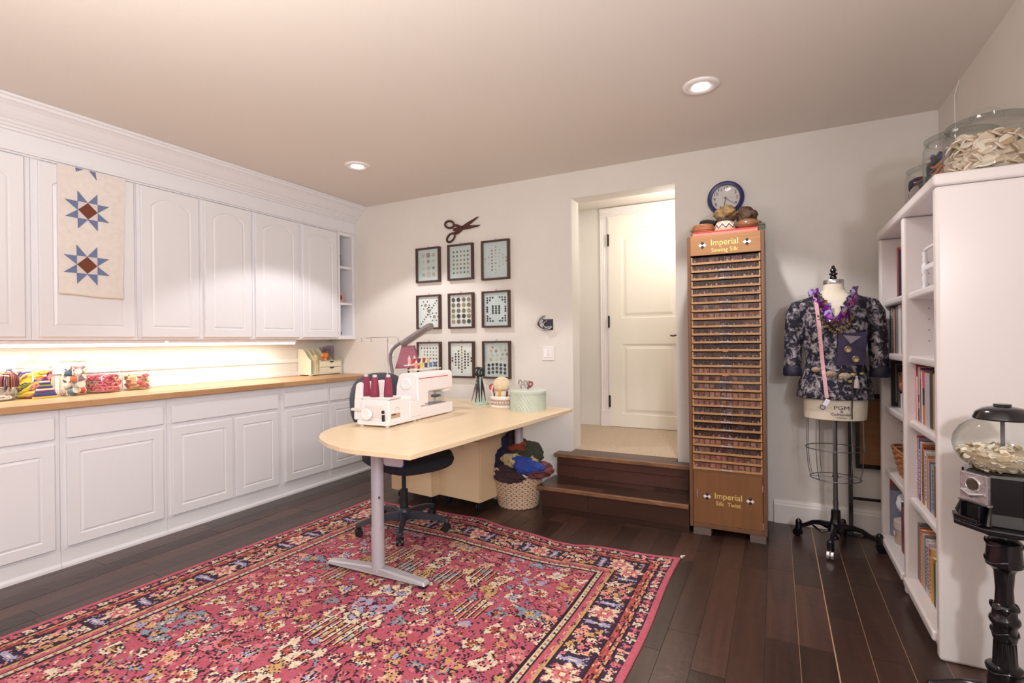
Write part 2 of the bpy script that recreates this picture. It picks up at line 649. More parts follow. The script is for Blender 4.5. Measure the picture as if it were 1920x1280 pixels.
XB = -3.44  # face frame plane of base cabinets
ZD0, ZD1, ZR0, ZR1 = .113, .676, .701, .818
base_units = [
    (.20, 1.343, [(.30, .800), (.835, 1.316)], [(.30, 1.316)], 'white base cabinet at the far left, cut by the picture edge'),
    (1.343, 1.888, [(1.369, 1.862)], [(1.369, 1.862)], 'white base cabinet with one wide square door, second from the left'),
    (1.888, 2.733, [(1.913, 2.324), (2.342, 2.701)], [(1.913, 2.701)], 'white base cabinet with a long drawer over two doors, left of the desk end'),
    (2.733, 3.208, [(2.762, 3.196)], [(2.762, 3.196)], 'white base cabinet with one drawer and one door, just left of the overlock machine'),
    (3.208, 3.766, [(3.222, 3.70)], [(3.222, 3.70)], 'white base cabinet in the room corner, half hidden behind the desk'),
]
for y0, y1, doors, drawers, lab in base_units:
    t = thing('base_cabinet', lab, 'cabinet', (XL + .3, (y0 + y1) / 2, 0))
    MB().box(XL + .003, XB, y0 + .0008, y1 - .0008, .096, .862).build('body', M_white, t, bevel=.0015)
    MB().prism([(XL + .05, 0), (XB + .010, 0), (XB + .010, .014), (XB + .003, .03), (XB + .001, .0955), (XL + .05, .0955)], y0 + .0008, y1 - .0008, 'y').build('plinth', M_white, t)
    for a, b in doors:
        ldoor(t, 'door', a, b, ZD0, ZD1, XB)
    for a, b in drawers:
        ldoor(t, 'drawer', a, b, ZR0, ZR1, XB, flat=True)

# worktop: laminated wood with staves
M_top = bpy.data.materials.new('butcher_block')
M_top.use_nodes = True
nt = M_top.node_tree
N, L = nt.nodes, nt.links
b = N['Principled BSDF']
b.inputs['Roughness'].default_value = .4
tc = N.new('ShaderNodeTexCoord')
mp = N.new('ShaderNodeMapping')
mp.inputs['Rotation'].default_value = (0, 0, PI / 2)
L.new(tc.outputs['Object'], mp.inputs[0])
br = N.new('ShaderNodeTexBrick')
br.inputs['Scale'].default_value = 1
br.inputs['Brick Width'].default_value = .42
br.inputs['Row Height'].default_value = .045
br.inputs['Mortar Size'].default_value = .0006
br.inputs['Color1'].default_value = rgb((210, 166, 120))
br.inputs['Color2'].default_value = rgb((190, 142, 98))
br.inputs['Mortar'].default_value = rgb((166, 120, 80))
L.new(mp.outputs[0], br.inputs['Vector'])
no = N.new('ShaderNodeTexNoise')
mp2 = N.new('ShaderNodeMapping')
mp2.inputs['Scale'].default_value = (40, 3, 40)
L.new(tc.outputs['Object'], mp2.inputs[0])
L.new(mp2.outputs[0], no.inputs['Vector'])
mx = N.new('ShaderNodeMix')
mx.data_type = 'RGBA'
mx.blend_type = 'MULTIPLY'
mx.inputs[0].default_value = .35
L.new(br.outputs['Color'], mx.inputs[6])
L.new(no.outputs['Fac'], mx.inputs[7])
L.new(mx.outputs[2], b.inputs['Base Color'])
ct = MB().box(XL + .002, -3.395, .19, YB - .002, .8635, .900).build('countertop', M_top, bevel=.003)
tag(ct, 'long butcher block worktop along the left wall cabinets', 'countertop')
S(MB().prism([(XL, 1.022), (XL + .014, 1.026), (XL + .014, 1.036), (XL + .007, 1.042), (XL + .009, 1.052), (XL, 1.06)], YR, YB, 'y').build('trim_3', M_trim))
S(MB().box(XL, XL + .012, .2, YB, .9005, .935).build('trim_4', M_trim, bevel=.002))

XU = -3.665
ZU0, ZU1 = 1.235, 2.30
upper_units = [
    (.30, 1.312, [(.36, .795), (.84, 1.281)], 'white wall cabinet at the far left, cut by the picture edge'),
    (1.312, 1.841, [(1.342, 1.821)], 'white wall cabinet with the star quilt runner over its door'),
    (1.841, 2.665, [(1.861, 2.237), (2.276, 2.647)], 'white wall cabinet with two arched doors right of the quilt runner'),
    (2.665, 3.545, [(2.684, 3.102), (3.135, 3.532)], 'white wall cabinet with two arched doors left of the open shelves'),
]
for y0, y1, doors, lab in upper_units:
    t = thing('wall_cabinet', lab, 'cabinet', (XL + .17, (y0 + y1) / 2, ZU0))
    MB().box(XL + .003, XU, y0 + .0008, y1 - .0008, ZU0, ZU1).build('body', M_white, t, bevel=.0015)
    for a, b_ in doors:
        ldoor(t, 'door', a, b_, 1.252, 2.238, XU, arch=.055, inset=.06)
# open shelf unit at the corner
t = thing('open_shelf_unit', 'narrow white open shelf unit at the corner end of the wall cabinets', 'shelf', (XL + .17, 3.65, ZU0))
a, b_ = 3.546, YB - .003
MB().box(XL + .003, XU + .01, a, 3.575, ZU0, ZU1).build('side_panel', M_white, t, bevel=.001)
MB().box(XL + .003, XU + .01, 3.728, b_, ZU0, ZU1).build('side_panel', M_white, t, bevel=.001)
MB().box(XL + .003, XL + .012, 3.575, 3.728, ZU0, ZU1).build('back_panel', M_white, t)
MB().box(XL + .012, XU + .01, 3.575, 3.728, ZU0, 1.27).build('shelf', M_white, t, bevel=.001)
MB().box(XL + .012, XU + .006, 3.575, 3.728, 1.563, 1.585).build('shelf', M_white, t, bevel=.001)
MB().box(XL + .012, XU + .006, 3.575, 3.728, 1.909, 1.932).build('shelf', M_white, t, bevel=.001)
MB().box(XL + .012, XU + .01, 3.575, 3.728, 2.222, ZU1).build('top_panel', M_white, t)

# frieze and crown moulding
prof = [(-3.664, 2.245), (-3.652, 2.245), (-3.652, 2.252), (-3.640, 2.256), (-3.640, 2.268), (-3.650, 2.273), (-3.650, 2.362), (-3.638, 2.366), (-3.638, 2.378), (-3.626, 2.382), (-3.622, 2.392), (-3.610, 2.398), (-3.606, 2.408), (-3.592, 2.416), (-3.570, 2.436), (-3.546, 2.462), (-3.524, 2.476), (-3.512, 2.480), (-3.506, 2.492), (-3.494, 2.496), (-3.494, CEIL - .001), (-3.90, CEIL - .001), (-3.90, 2.302), (-3.664, 2.302)]
cr = MB().prism(prof, .3, YB - .001, 'y').build('trim_5', M_white, smooth=False)
S(cr)

# under-cabinet lights
M_tube = mat('light_diffuser', (255, 250, 240), .4, emit=((255, 248, 232), 4.0))
for ya, yb, lab in ((.35, 2.03, 'long lit white light bar under the left wall cabinets'), (2.05, 3.11, 'shorter lit white light bar under the wall cabinets, ending near the cream organizer')):
    t = thing('under_cabinet_light', lab, 'light', (-3.76, (ya + yb) / 2, 1.2), group='under-cabinet lights')
    MB().box(-3.84, -3.70, ya, yb, 1.212, 1.2345).build('housing', M_white, t, bevel=.003)
    MB().box(-3.835, -3.705, ya + .01, yb - .01, 1.194, 1.2115).build('diffuser', M_tube, t, bevel=.006)

# recessed ceiling lights
M_lamp = mat('downlight_lamp', (255, 255, 255), .3, emit=((255, 250, 250), 14.0))
for i, (x, y) in enumerate(DOWN[:2]):
    t = thing('ceiling_light', ['recessed round ceiling light near the clock and silk cabinet', 'recessed round ceiling light near the left wall cabinets'][i], 'light', (x, y, CEIL), group='recessed ceiling lights')
    p = [(.040, -.004), (.047, -.010), (.060, -.011), (.066, -.013), (.084, -.012), (.090, -.006), (.091, 0)]
    MB().lathe([(r, z) for r, z in p], (0, 0, 0), 40, cap=False).build('trim_ring', M_trim, t, world=False, smooth=True)
    MB().lathe([(.0399, -.0045), (.030, -.012), (.0, -.015)][::-1], (0, 0, 0), 32, cap=False).build('lamp_lens', M_lamp, t, world=False, smooth=True)

# ================================================================== QUILT RUNNER on the wall cabinet door
M_cloth = mat('quilt_cloth', (226, 217, 209), .9, c2=(234, 226, 219), scale=(30, 30, 30), bump=.8, bscale=90)
M_bluec = mat('quilt_blue', (100, 112, 150), .9, c2=(120, 132, 166), scale=(200, 200, 200), amt=.4)
M_brownc = mat('quilt_brown', (112, 62, 44), .9)
M_ginge = mat('quilt_check', (206, 198, 200), .9, c2=(228, 216, 210), scale=(160, 160, 160), amt=.3)
t = thing('quilt_runner', 'cream quilted table runner with blue eight-point stars hanging on a wall cabinet door', 'quilt', (-3.64, 1.59, 1.5))
qa = MB()
ny, nz = 14, 26
qv, qf = [], []
for side in (0, 1):
    for j in range(nz + 1):
        for i in range(ny + 1):
            u, v = i / ny, j / nz
            y = 1.424 + u * (.346 + .0 * v) - .022 * (1 - v) * (u > .5) * (u - .5) * 2
            z = 1.50 - .012 * u + v * (2.243 - 1.50 + .012 * u)
            x = -3.6425 + .002 * math.sin(9 * u + 3 * v) + .004 * (1 - v) * math.sin(u * PI) + .0018 * math.sin(26 * v)
            qv.append((x + (.0 if side == 0 else .006), y, z))
M1 = (ny + 1) * (nz + 1)
for j in range(nz):
    for i in range(ny):
        a = j * (ny + 1) + i
        qf.append((a + M1, a + 1 + M1, a + ny + 2 + M1, a + ny + 1 + M1))
        qf.append((a, a + ny + 1, a + ny + 2, a + 1))
edge = [i for i in range(ny + 1)] + [j * (ny + 1) + ny for j in range(1, nz + 1)] + [nz * (ny + 1) + i for i in range(ny - 1, -1, -1)] + [j * (ny + 1) for j in range(nz - 1, 0, -1)]
for k in range(len(edge)):
    a, b_ = edge[k], edge[(k + 1) % len(edge)]
    qf.append((a, b_, b_ + M1, a + M1))
qa.add(qv, qf)
qa.build('cloth', M_cloth, t, smooth=True)
hb = MB().tube([(-3.634, 1.424 + .346 * i / 8 - .02 * max(0, i / 8 - .5) * 2, 1.503 - .012 * i / 8 + .002 * math.sin(i)) for i in range(9)], .005, 6)
hb.build('hem', plain((226, 208, 176), .9), t, smooth=True)


def quilt_star(cy, cz, s, clip=None):
    """sawtooth star: s = half size; center square 'diamond', points in blue"""
    X = -3.6300
    c = s * .47
    tri = []
    # eight points: two per side of the inner square
    for k in range(4):
        a = k * PI / 2
        def T(p):
            return (cy + p[0] * math.cos(a) - p[1] * math.sin(a), cz + p[0] * math.sin(a) + p[1] * math.cos(a))
        tri.append([T((-c, c)), T((0, c)), T((-c, s * 1.05))])
        tri.append([T((0, c)), T((c, c)), T((c, s * 1.05))])
    def put(name, poly, m, dx=0.0):
        if clip is not None:
            if any(p[1] > 2.243 for p in poly):
                poly2 = []
                n = len(poly)
                for i in range(n):
                    p, q = poly[i], poly[(i + 1) % n]
                    if p[1] <= 2.243:
                        poly2.append(p)
                    if (p[1] <= 2.243) != (q[1] <= 2.243):
                        f = (2.243 - p[1]) / (q[1] - p[1])
                        poly2.append((p[0] + f * (q[0] - p[0]), 2.243))
                poly = poly2
                if len(poly) < 3:
                    return
        MB().prism(poly, X - .006, X + dx, 'x').build(name, m, t)
    put('check_patch', [(cy - c, cz - c), (cy + c, cz - c), (cy + c, cz + c), (cy - c, cz + c)], M_ginge, .0)
    put('diamond_patch', [(cy - c, cz), (cy, cz - c), (cy + c, cz), (cy, cz + c)], M_brownc, .0008)
    for q in tri:
        put('star_point', q, M_bluec, .0004)


quilt_star(1.566, 2.000, .104)
quilt_star(1.560, 1.678, .108)
# lowest points of a third star, cut off by the frieze
MB().prism([(1.508, 2.243), (1.545, 2.243), (1.512, 2.222)], -3.636, -3.6298, 'x').build('star_point', M_bluec, t)
MB().prism([(1.575, 2.243), (1.606, 2.243), (1.612, 2.198)], -3.636, -3.6298, 'x').build('star_point', M_bluec, t)

# ================================================================== items in the open shelf unit
t = thing('shell_jar', 'small glass jar of shells on the top shelf of the corner unit', 'jar', (-3.74, 3.625, 1.9325))
MB().lathe([(.0, .001), (.036, .002), (.04, .01), (.04, .07), (.03, .085), (.03, .10)], seg=18).build('glass_body', M_jar, t, world=False, smooth=True)
MB().lathe([(.033, .10), (.034, .115), (.02, .12), (.0, .122)], seg=18).build('lid', plain((120, 116, 96), .4), t, world=False, smooth=True)
mb = MB()
for i in range(22):
    mb.ball((rnd.uniform(-.022, .022), rnd.uniform(-.022, .022), .012 + rnd.random() * .035), .009, 6, 5, m=i % 2)
mb.build('shells', [plain((196, 160, 140), .6), plain((150, 110, 96), .6)], t, world=False)['kind'] = 'stuff'
t = thing('pink_card', 'small pink framed card with a dark silhouette in the corner unit', 'card', (-3.72, 3.64, 1.5855))
MB().box(-.006, .006, -.055, .04, 0, .095).build('board', plain((214, 160, 146), .7), t, world=False, bevel=.001)
MB().lathe([(.0, .0), (.026, .0), (.026, .002), (0, .002)], seg=16).build('silhouette', plain((50, 34, 44), .6), t, world=False)
o = bpy.data.objects[-1] if False else None
for o in bpy.data.objects:
    if o.name.startswith('silhouette'):
        o.rotation_euler = (0, PI / 2, 0)
        o.location = (.006, -.014, .052)
tag(MB().lathe([(.0, 0), (.014, 0), (.012, .02), (.006, .03), (.012, .042), (.009, .055), (0, .06)], (-3.71, 3.60, 1.5855), 12).build('figurine', plain((222, 212, 170), .5), smooth=True), 'tiny pale figurine beside the pink card in the corner unit', 'figurine')
bpy.data.objects[-1]
mb = MB()
for i in range(7):
    mb.ball((-3.705 + rnd.uniform(-.01, .01), 3.612 + rnd.uniform(-.016, .02), 1.284 + rnd.uniform(0, .02)), .014, 8, 6)
tag(mb.build('black_knick_knack', plain((26, 22, 26), .5), smooth=True), 'small lumpy black ornament on the lowest shelf of the corner unit', 'ornament')

# ================================================================== WALL DECOR on the back wall
M_frame = mat('shadow_box_wood', (84, 54, 42), .5, c2=(60, 38, 32), scale=(60, 60, 8), amt=.8)
M_mat_b = mat('mount_card_blue', (210, 219, 226), .85)
M_mat_w = mat('mount_card_white', (240, 241, 246), .85)
BTN_C = {'brown': [(120, 98, 78), (146, 124, 98), (96, 78, 70), (172, 152, 122)], 'pale': [(206, 190, 172), (190, 172, 156), (214, 204, 190), (160, 140, 130)], 'dark': [(52, 46, 54), (78, 68, 72), (40, 38, 44)], 'gold': [(150, 136, 96), (126, 112, 84), (170, 150, 110)]}
BTN = {}
for k, cs in BTN_C.items():
    BTN[k] = []
    for i, c in enumerate(cs):
        mb = MB().lathe([(0, 0), (.85, 0), (1, .12), (1, .2), (.86, .28), (.7, .2), (0, .17)], seg=10)
        me = mb.mesh('button', plain(c, .35), True)
        BTN[k].append(me)


def button(parent, fam, x, z, r, y):
    o = bpy.data.objects.new('button', rnd.choice(BTN[fam]))
    COL.objects.link(o)
    o.parent = parent
    o.location = (x, y, z)
    o.rotation_euler = (PI / 2, 0, 0)
    r *= 1.18
    o.scale = (r, r, .01 if r < .014 else r)
    return o


def frame_pattern(idx):
    P = []   # (u -1..1, v -1..1, r, family)
    if idx == 0:
        for j, v in enumerate((.7, .27, -.22, -.68)):
            for i, u in enumerate((-.52, 0, .52)):
                big = (i == 1)
                r = [.014, .020][big] if j in (0, 3) else ([.012, .014][big])
                P.append((u, v, r if j != 1 or big else .008, 'pale' if not (i == 1 and j == 1) else 'brown'))
    if idx == 1:
        for v in (.72, .43, .14, -.14, -.43, -.72):
            for u in (-.68, -.34, 0, .34, .68):
                P.append((u, v, .0085, 'gold'))
    if idx == 2:
        for i, u in enumerate((-.9, -.62, -.32, 0, .32, .62, .9)):
            n = [2, 3, 7, 9, 7, 4, 2][i]
            for j in range(n):
                P.append((u, (j - (n - 1) / 2) * .2 + (.0), .0062, 'pale' if i != 2 else 'brown'))
    if idx == 3:
        for i in range(11):
            P.append((-.8 + i * .16, -.85 + i * .165, .0062, 'dark'))
        for c in ((-.35, .5), (.55, -.35), (0, 0.08)):
            P.append((c[0], c[1], .012, 'gold'))
            for k in range(6):
                a = k * PI / 3
                P.append((c[0] + .42 * math.cos(a) * (.9 if c[0] else .01 + k * .1), c[1] + .3 * math.sin(a), .0055, 'dark'))
    if idx == 4:
        for j, v in enumerate((.78, .4, .0, -.38, -.76)):
            for u in (-.75, -.26, .24, .72):
                P.append((u, v, .0165, rnd.choice(['gold', 'brown', 'gold', 'dark'])))
    if idx == 5:
        for u in (-.3, -.02, .26):
            for v in (.2, .06, -.1, -.26):
                P.append((u, v, .0085, 'dark'))
        for sx in (-1, 1):
            for sy in (-1, 1):
                for (a_, b_) in ((.78, .78), (.52, .8), (.3, .8), (.78, .62), (.55, .62), (.78, .46)):
                    P.append((sx * a_, sy * b_, .0075, 'dark'))
            for v in (.15, 0, -.15):
                P.append((sx * .8, v, .008, 'dark'))
    if idx == 6:
        for u in (-.8, -.5, -.2, .1, .4, .7):
            P.append((u, .78, .0065, 'dark'))
        for u in (-.5, -.2, .12, .42, .72):
            for v in (.52, .3, .05, -.2, -.45, -.7):
                if (u + v) > -.55:
                    P.append((u, v, .0065, 'dark' if v < .2 else 'brown'))
    if idx == 7:
        for i, u in enumerate((-.9, -.6, -.3, 0, .3, .6, .9)):
            n = [2, 5, 7, 10, 7, 5, 2][i]
            for j in range(n):
                P.append((u, (j - (n - 1) / 2) * .19 + .0, .0072, 'dark' if i != 3 else 'brown'))
    if idx == 8:
        for i in range(5):
            P.append((-.72 + i * .36, .82, .010, 'pale'))
        for j, v in enumerate((.58, .3, .02)):
            for u in (-.5, -.05, .4, .75):
                P.append((u + .12 * (j % 2), v + .06 * (u > 0), .0115, 'pale'))
        for j, v in enumerate((-.3, -.55, -.8)):
            for u in (-.7, -.35, .0, .35, .7):
                P.append((u, v - .08 * abs(u), .0115, 'dark'))
    return P


desc = ['pale round buttons in four rows of three', 'five columns of small tan buttons', 'a tapering diamond of tiny pale buttons', 'small dark buttons in a diagonal swirl',
        'twenty large brown and gold buttons', 'dark buttons in a block with corner clusters', 'small dark buttons behind the thread rack', 'a diamond of small dark buttons', 'pale buttons above and dark buttons below']
where = ['top left', 'top middle', 'top right', 'middle left', 'centre', 'middle right', 'bottom left', 'bottom middle', 'bottom right']
FX = [(-2.893, -2.635), (-2.549, -2.291), (-2.206, -1.943)]
FZ = [(1.735, 2.046), (1.316, 1.622), (.889, 1.203)]
for idx in range(9):
    (x0, x1), (z0, z1) = FX[idx % 3], FZ[idx // 3]
    if idx == 2:
        z0, z1 = 1.715, 2.046
    t = thing('button_frame', 'shadow box of %s, %s of the nine' % (desc[idx], where[idx]), 'picture frame', ((x0 + x1) / 2, YB - .0005, z0), group='button shadow boxes on the back wall')
    w, h = (x1 - x0) / 2, z1 - z0
    D = .034
    mb = MB()
    for (a, b_, c_, d_) in ((-w, w, 0, .015), (-w, w, h - .015, h), (-w, -w + .015, .015, h - .015), (w - .015, w, .015, h - .015)):
        mb.box(a, b_, -D, 0, c_, d_)
    mb.build('frame', M_frame, t, world=False, bevel=.0015)
    MB().box(-w + .014, w - .014, -.012, -.006, .014, h - .014).build('mount_card', M_mat_b if idx in (0, 1, 2, 5, 8) else M_mat_w, t, world=False)
    MB().box(-w + .0145, w - .0145, -D + .004, -D + .0055, .0145, h - .0145).build('glass', M_glass, t, world=False)
    MB().tube([(-.006, -.012, h), (-.006, -.014, h + .010), (0, -.014, h + .014), (.006, -.014, h + .010), (.006, -.012, h)], .0014, 6).build('hanger', M_steel, t, world=False)
    for (u, v, r, fam) in frame_pattern(idx):
        if abs(u) > .96 or abs(v) > .95:
            continue
        button(t, fam, u * (w - .022), h / 2 + v * (h / 2 - .03), r, -.0125)

# metal scissors ornament
M_rust = mat('rusty_metal', (104, 62, 50), .5, metal=.35, c2=(70, 42, 36), scale=(40, 40, 40), amt=1)
t = thing('scissors_ornament', 'big rusty brown metal scissors hung above the nine frames', 'wall decor', (-2.42, YB, 2.18))
def blade(pts, dz, nm):
    mb = MB()
    mb.prism([(p[0], p[1]) for p in pts], YB - .012 - dz, YB - .004 - dz, 'y')
    return mb.build(nm, M_rust, t, bevel=.0015)
# blade A: from lower-left handle to upper-right tip ; blade B: from upper-left handle to lower-right tip
def rot_poly(poly, ang, c):
    return [(c[0] + p[0] * math.cos(ang) - p[1] * math.sin(ang), c[1] + p[0] * math.sin(ang) + p[1] * math.cos(ang)) for p in poly]
piv = (-2.408, 2.183)
bl = [(-.09, -.012), (.0, -.018), (.08, -.012), (.19, .002), (.17, .012), (.07, .018), (0, .016), (-.09, .010)]
blade(rot_poly(bl, math.radians(24), piv), 0, 'blade')
blade(rot_poly([(p[0], -p[1]) for p in bl], math.radians(3), piv), .005, 'blade')
for (cx, cz, ang, dz) in ((-2.532, 2.228, -12, .005), (-2.523, 2.112, 38, 0)):
    pts = []
    for i in range(20):
        a = 2 * PI * i / 20
        u, v = .047 * math.cos(a), .030 * math.sin(a)
        A = math.radians(ang)
        pts.append((cx + u * math.cos(A) - v * math.sin(A), YB - .011 - dz, cz + u * math.sin(A) + v * math.cos(A)))
    mb = MB().tube(pts, .0095, 8, closed=True)
    A = math.radians(ang)
    mb.tube([(cx + .045 * math.cos(A), YB - .010 - dz, cz + .045 * math.sin(A)), ((cx + piv[0]) / 2 + .02, YB - .010 - dz, (cz + piv[1]) / 2 + (.004 if ang < 0 else .0)), (piv[0] + .01, YB - .010 - dz, piv[1])], [.010, .011, .014], 8)
    mb.build('handle', M_rust, t, smooth=True)
MB().cyl((piv[0], YB - .022, piv[1]), (piv[0], YB - .002, piv[1]), .008, seg=12).build('rivet', M_rust, t)

# light switch, cable box, outlet
t = thing('light_switch', 'white double rocker light switch plate left of the doorway', 'switch', (-1.613, YB, 1.10))
MB().box(-1.666, -1.558, YB - .007, YB, 1.043, 1.157).build('plate', M_trim, t, bevel=.003)
MB().box(-1.648, -1.619, YB - .012, YB - .006, 1.068, 1.132).build('rocker', plain((246, 242, 240), .35), t, bevel=.002)
MB().box(-1.604, -1.575, YB - .010, YB - .006, 1.068, 1.132).build('rocker', M_trim, t, bevel=.002)
t = thing('cable_box', 'open wall box stuffed with coiled white and dark cables above the switch', 'cable box', (-1.62, YB, 1.32))
MB().box(-1.655, -1.568, YB - .004, YB, 1.285, 1.372).build('box_opening', plain((60, 56, 70), .7), t)
for i in range(9):
    cx, cz = -1.625 + rnd.uniform(-.02, .02), 1.335 + rnd.uniform(-.012, .012)
    rr = .035 + .005 * i
    pts = [(cx + rr * math.cos(a), YB - .012 - .004 * i - .01 * math.sin(a * 2), cz + rr * .75 * math.sin(a)) for a in [PI * .55 + k * PI / 9 for k in range(12)]]
    MB().tube(pts, .0032, 6).build('cable', plain([(214, 206, 200), (92, 96, 130), (222, 214, 200), (48, 40, 50)][i % 4], .5), t, smooth=True)
t = thing('wall_outlet', 'white wall outlet plate behind the desk lamp neck', 'outlet', (-3.205, YB, 1.12))
MB().box(-3.24, -3.17, YB - .006, YB, 1.062, 1.178).build('plate', M_trim, t, bevel=.003)
for z in (1.095, 1.145):
    MB().box(-3.222, -3.188, YB - .009, YB - .005, z - .016, z + .016).build('socket', plain((238, 232, 226), .4), t, bevel=.002)

# wall clock
t = thing('wall_clock', 'round wall clock with a dark blue rim above the silk cabinet', 'clock', (-.291, YB, 2.150))
R = .116
MB().lathe([(R - .028, .018), (R - .026, .030), (R - .012, .034), (R - .002, .028), (R, .016), (R, 0), (R - .028, 0)], seg=48, cap=False).build('rim', mat('clock_blue', (44, 42, 96), .35), t, world=False, smooth=True)
MB().lathe([(0, 0), (R - .02, 0), (R - .02, .014), (0, .014)], seg=40).build('dial', plain((226, 218, 220), .7), t, world=False)
MB().lathe([(0, .027), (R - .027, .025)][::-1], seg=40, cap=False).build('crystal', M_glass, t, world=False)
for o in [c for c in bpy.data.objects if c.parent == t]:
    o.rotation_euler = (PI / 2, 0, 0)
M_num = plain((26, 20, 28), .6)
for h in range(1, 13):
    a = math.radians(90 - 30 * h)
    text('numeral', str(h), .031, (-.291 + .071 * math.cos(a), YB - .0145, 2.150 + .071 * math.sin(a)), (PI / 2, 0, 0), M_num, t, ext=.0003)
def hand(nm, deg, l, w, m, back=.012, yy=.017):
    a = math.radians(90 - deg)
    ca_, sa_ = math.cos(a), math.sin(a)
    poly = [(-back, -w), (l, -w * .5), (l, w * .5), (-back, w)]
    MB().prism([(-.291 + p[0] * ca_ - p[1] * sa_, 2.150 + p[0] * sa_ + p[1] * ca_) for p in poly], YB - yy - .001, YB - yy, 'y').build(nm, m, t)
M_hand = plain((86, 70, 60), .5)
hand('minute_hand', 127, .074, .0022, M_hand, yy=.018)
hand('hour_hand', 191, .050, .003, M_hand, yy=.020)
hand('second_hand', 90, .064, .0008, plain((150, 120, 110), .5), back=.022, yy=.022)
MB().cyl((-.291, YB - .014, 2.150), (-.291, YB - .0235, 2.150), .004, seg=10).build('hub', M_hand, t)

# thin white cable on the right wall
tag(MB().tube([(.846, 3.377, 2.507), (.844, 3.38, 2.494), (.843, 3.41, 2.478), (.843, 3.443, 2.455), (.844, 3.445, 2.44), (.8435, 3.44, 2.30), (.844, 3.437, 1.9), (.844, 3.435, 1.5)], .0022, 6).build('wall_cable', plain((244, 238, 240), .4), smooth=True), 'thin white cable running down the right wall from the ceiling', 'cable')

# ================================================================== DESK
DZ = .72
t = desk = thing('desk', 'height adjustable birch desk with rounded end and silver T leg', 'desk', (-1.85, 2.6, 0))
out = [(-1.388, 1.741), (-1.579, 1.731), (-1.700, 1.728), (-1.800, 1.742), (-1.923, 1.786), (-2.020, 1.838), (-2.098, 1.895), (-2.165, 1.965), (-2.215, 2.046), (-2.245, 2.12), (-2.264, 2.206), (-2.262, 2.40), (-2.25, 2.62), (-2.30, 2.80), (-2.42, 2.92), (-2.66, 3.02), (-2.72, 3.10), (-2.70, 3.64), (-2.366, 3.657), (-1.86, 3.545), (-1.274, 3.406)]
out = out[::-1]
M_desk = mat('desk_birch', (234, 212, 178), .33, c2=(226, 200, 162), scale=(10, 1.4, 4), amt=.8)
MB().prism(out, DZ - .023, DZ, 'z').build('desktop', M_desk, t, bevel=.002)
def tleg(cx, cy, ang, foot):
    mb = MB().cyl((cx, cy, .05), (cx, cy, DZ - .05), .0315, seg=28).cyl((cx, cy, DZ - .05), (cx, cy, DZ - .024), .034, seg=28)
    lg = mb.build('leg', M_silver, t, smooth=True)
    MB().cyl((cx, cy, .04), (cx, cy, .262), .0335, seg=28).build('leg_sleeve', M_silver, lg, smooth=True)
    T = Matrix.Translation((cx, cy, 0)) @ Matrix.Rotation(ang, 4, 'Z')
    a, b_ = foot
    mb = MB(); mb.T = T
    v = [(-a, -.028, .022), (b_, -.028, .022), (b_, .028, .022), (-a, .028, .022), (-a + .012, -.022, .042), (-.05, -.026, .062), (.05, -.026, .062), (b_ - .012, -.022, .042), (b_ - .012, .022, .042), (.05, .026, .062), (-.05, .026, .062), (-a + .012, .022, .042)]
    f = [(3, 2, 1, 0), (0, 1, 7, 6, 5, 4), (2, 3, 11, 10, 9, 8), (1, 2, 8, 7), (3, 0, 4, 11), (4, 5, 10, 11), (5, 6, 9, 10), (6, 7, 8, 9)]
    mb.add(v, f)
    mb.build('foot', M_silver, lg, bevel=.007, segs=3)
    for u in (-a + .03, b_ - .03):
        mb = MB(); mb.T = T
        mb.lathe([(.022, .0085), (.026, .012), (.026, .022), (.02, .024)], (u, 0, 0), 16).build('glide', M_blackp, lg)
    MB().cyl((cx + .028, cy - .02, .42), (cx + .038, cy - .03, .42), .005, seg=8).build('screw', M_blackp, lg)
    return lg
tleg(-1.815, 2.012, 0.02, (.335, .305))
tleg(-1.665, 3.335, -.17, (.26, .07))
tleg(-2.60, 3.35, -.17, (.2, .2))
# steel frame under the top
MB().box(-1.84, -1.79, 2.05, 3.3, DZ - .045, DZ - .0235).box(-2.58, -1.7, 3.32, 3.36, DZ - .045, DZ - .0235).build('support_rail', M_silver, t)
MB().box(-1.735, -1.70, 3.30, 3.36, .38, DZ - .0235).build('crank_box', M_blackp, t)
# cord hanging below the desk
tag(MB().tube([(-2.05, 2.70, .42), (-2.02, 2.86, .56), (-1.98, 2.98, .60), (-1.83, 3.02, .585), (-1.74, 3.11, .56), (-1.70, 3.2, .56), (-1.69, 3.28, .62), (-1.69, 3.30, .68)], .003, 6).build('power_cord', plain((48, 36, 40), .5), smooth=True), 'thin dark power cord looping under the desk in front of the drawer units', 'cord')

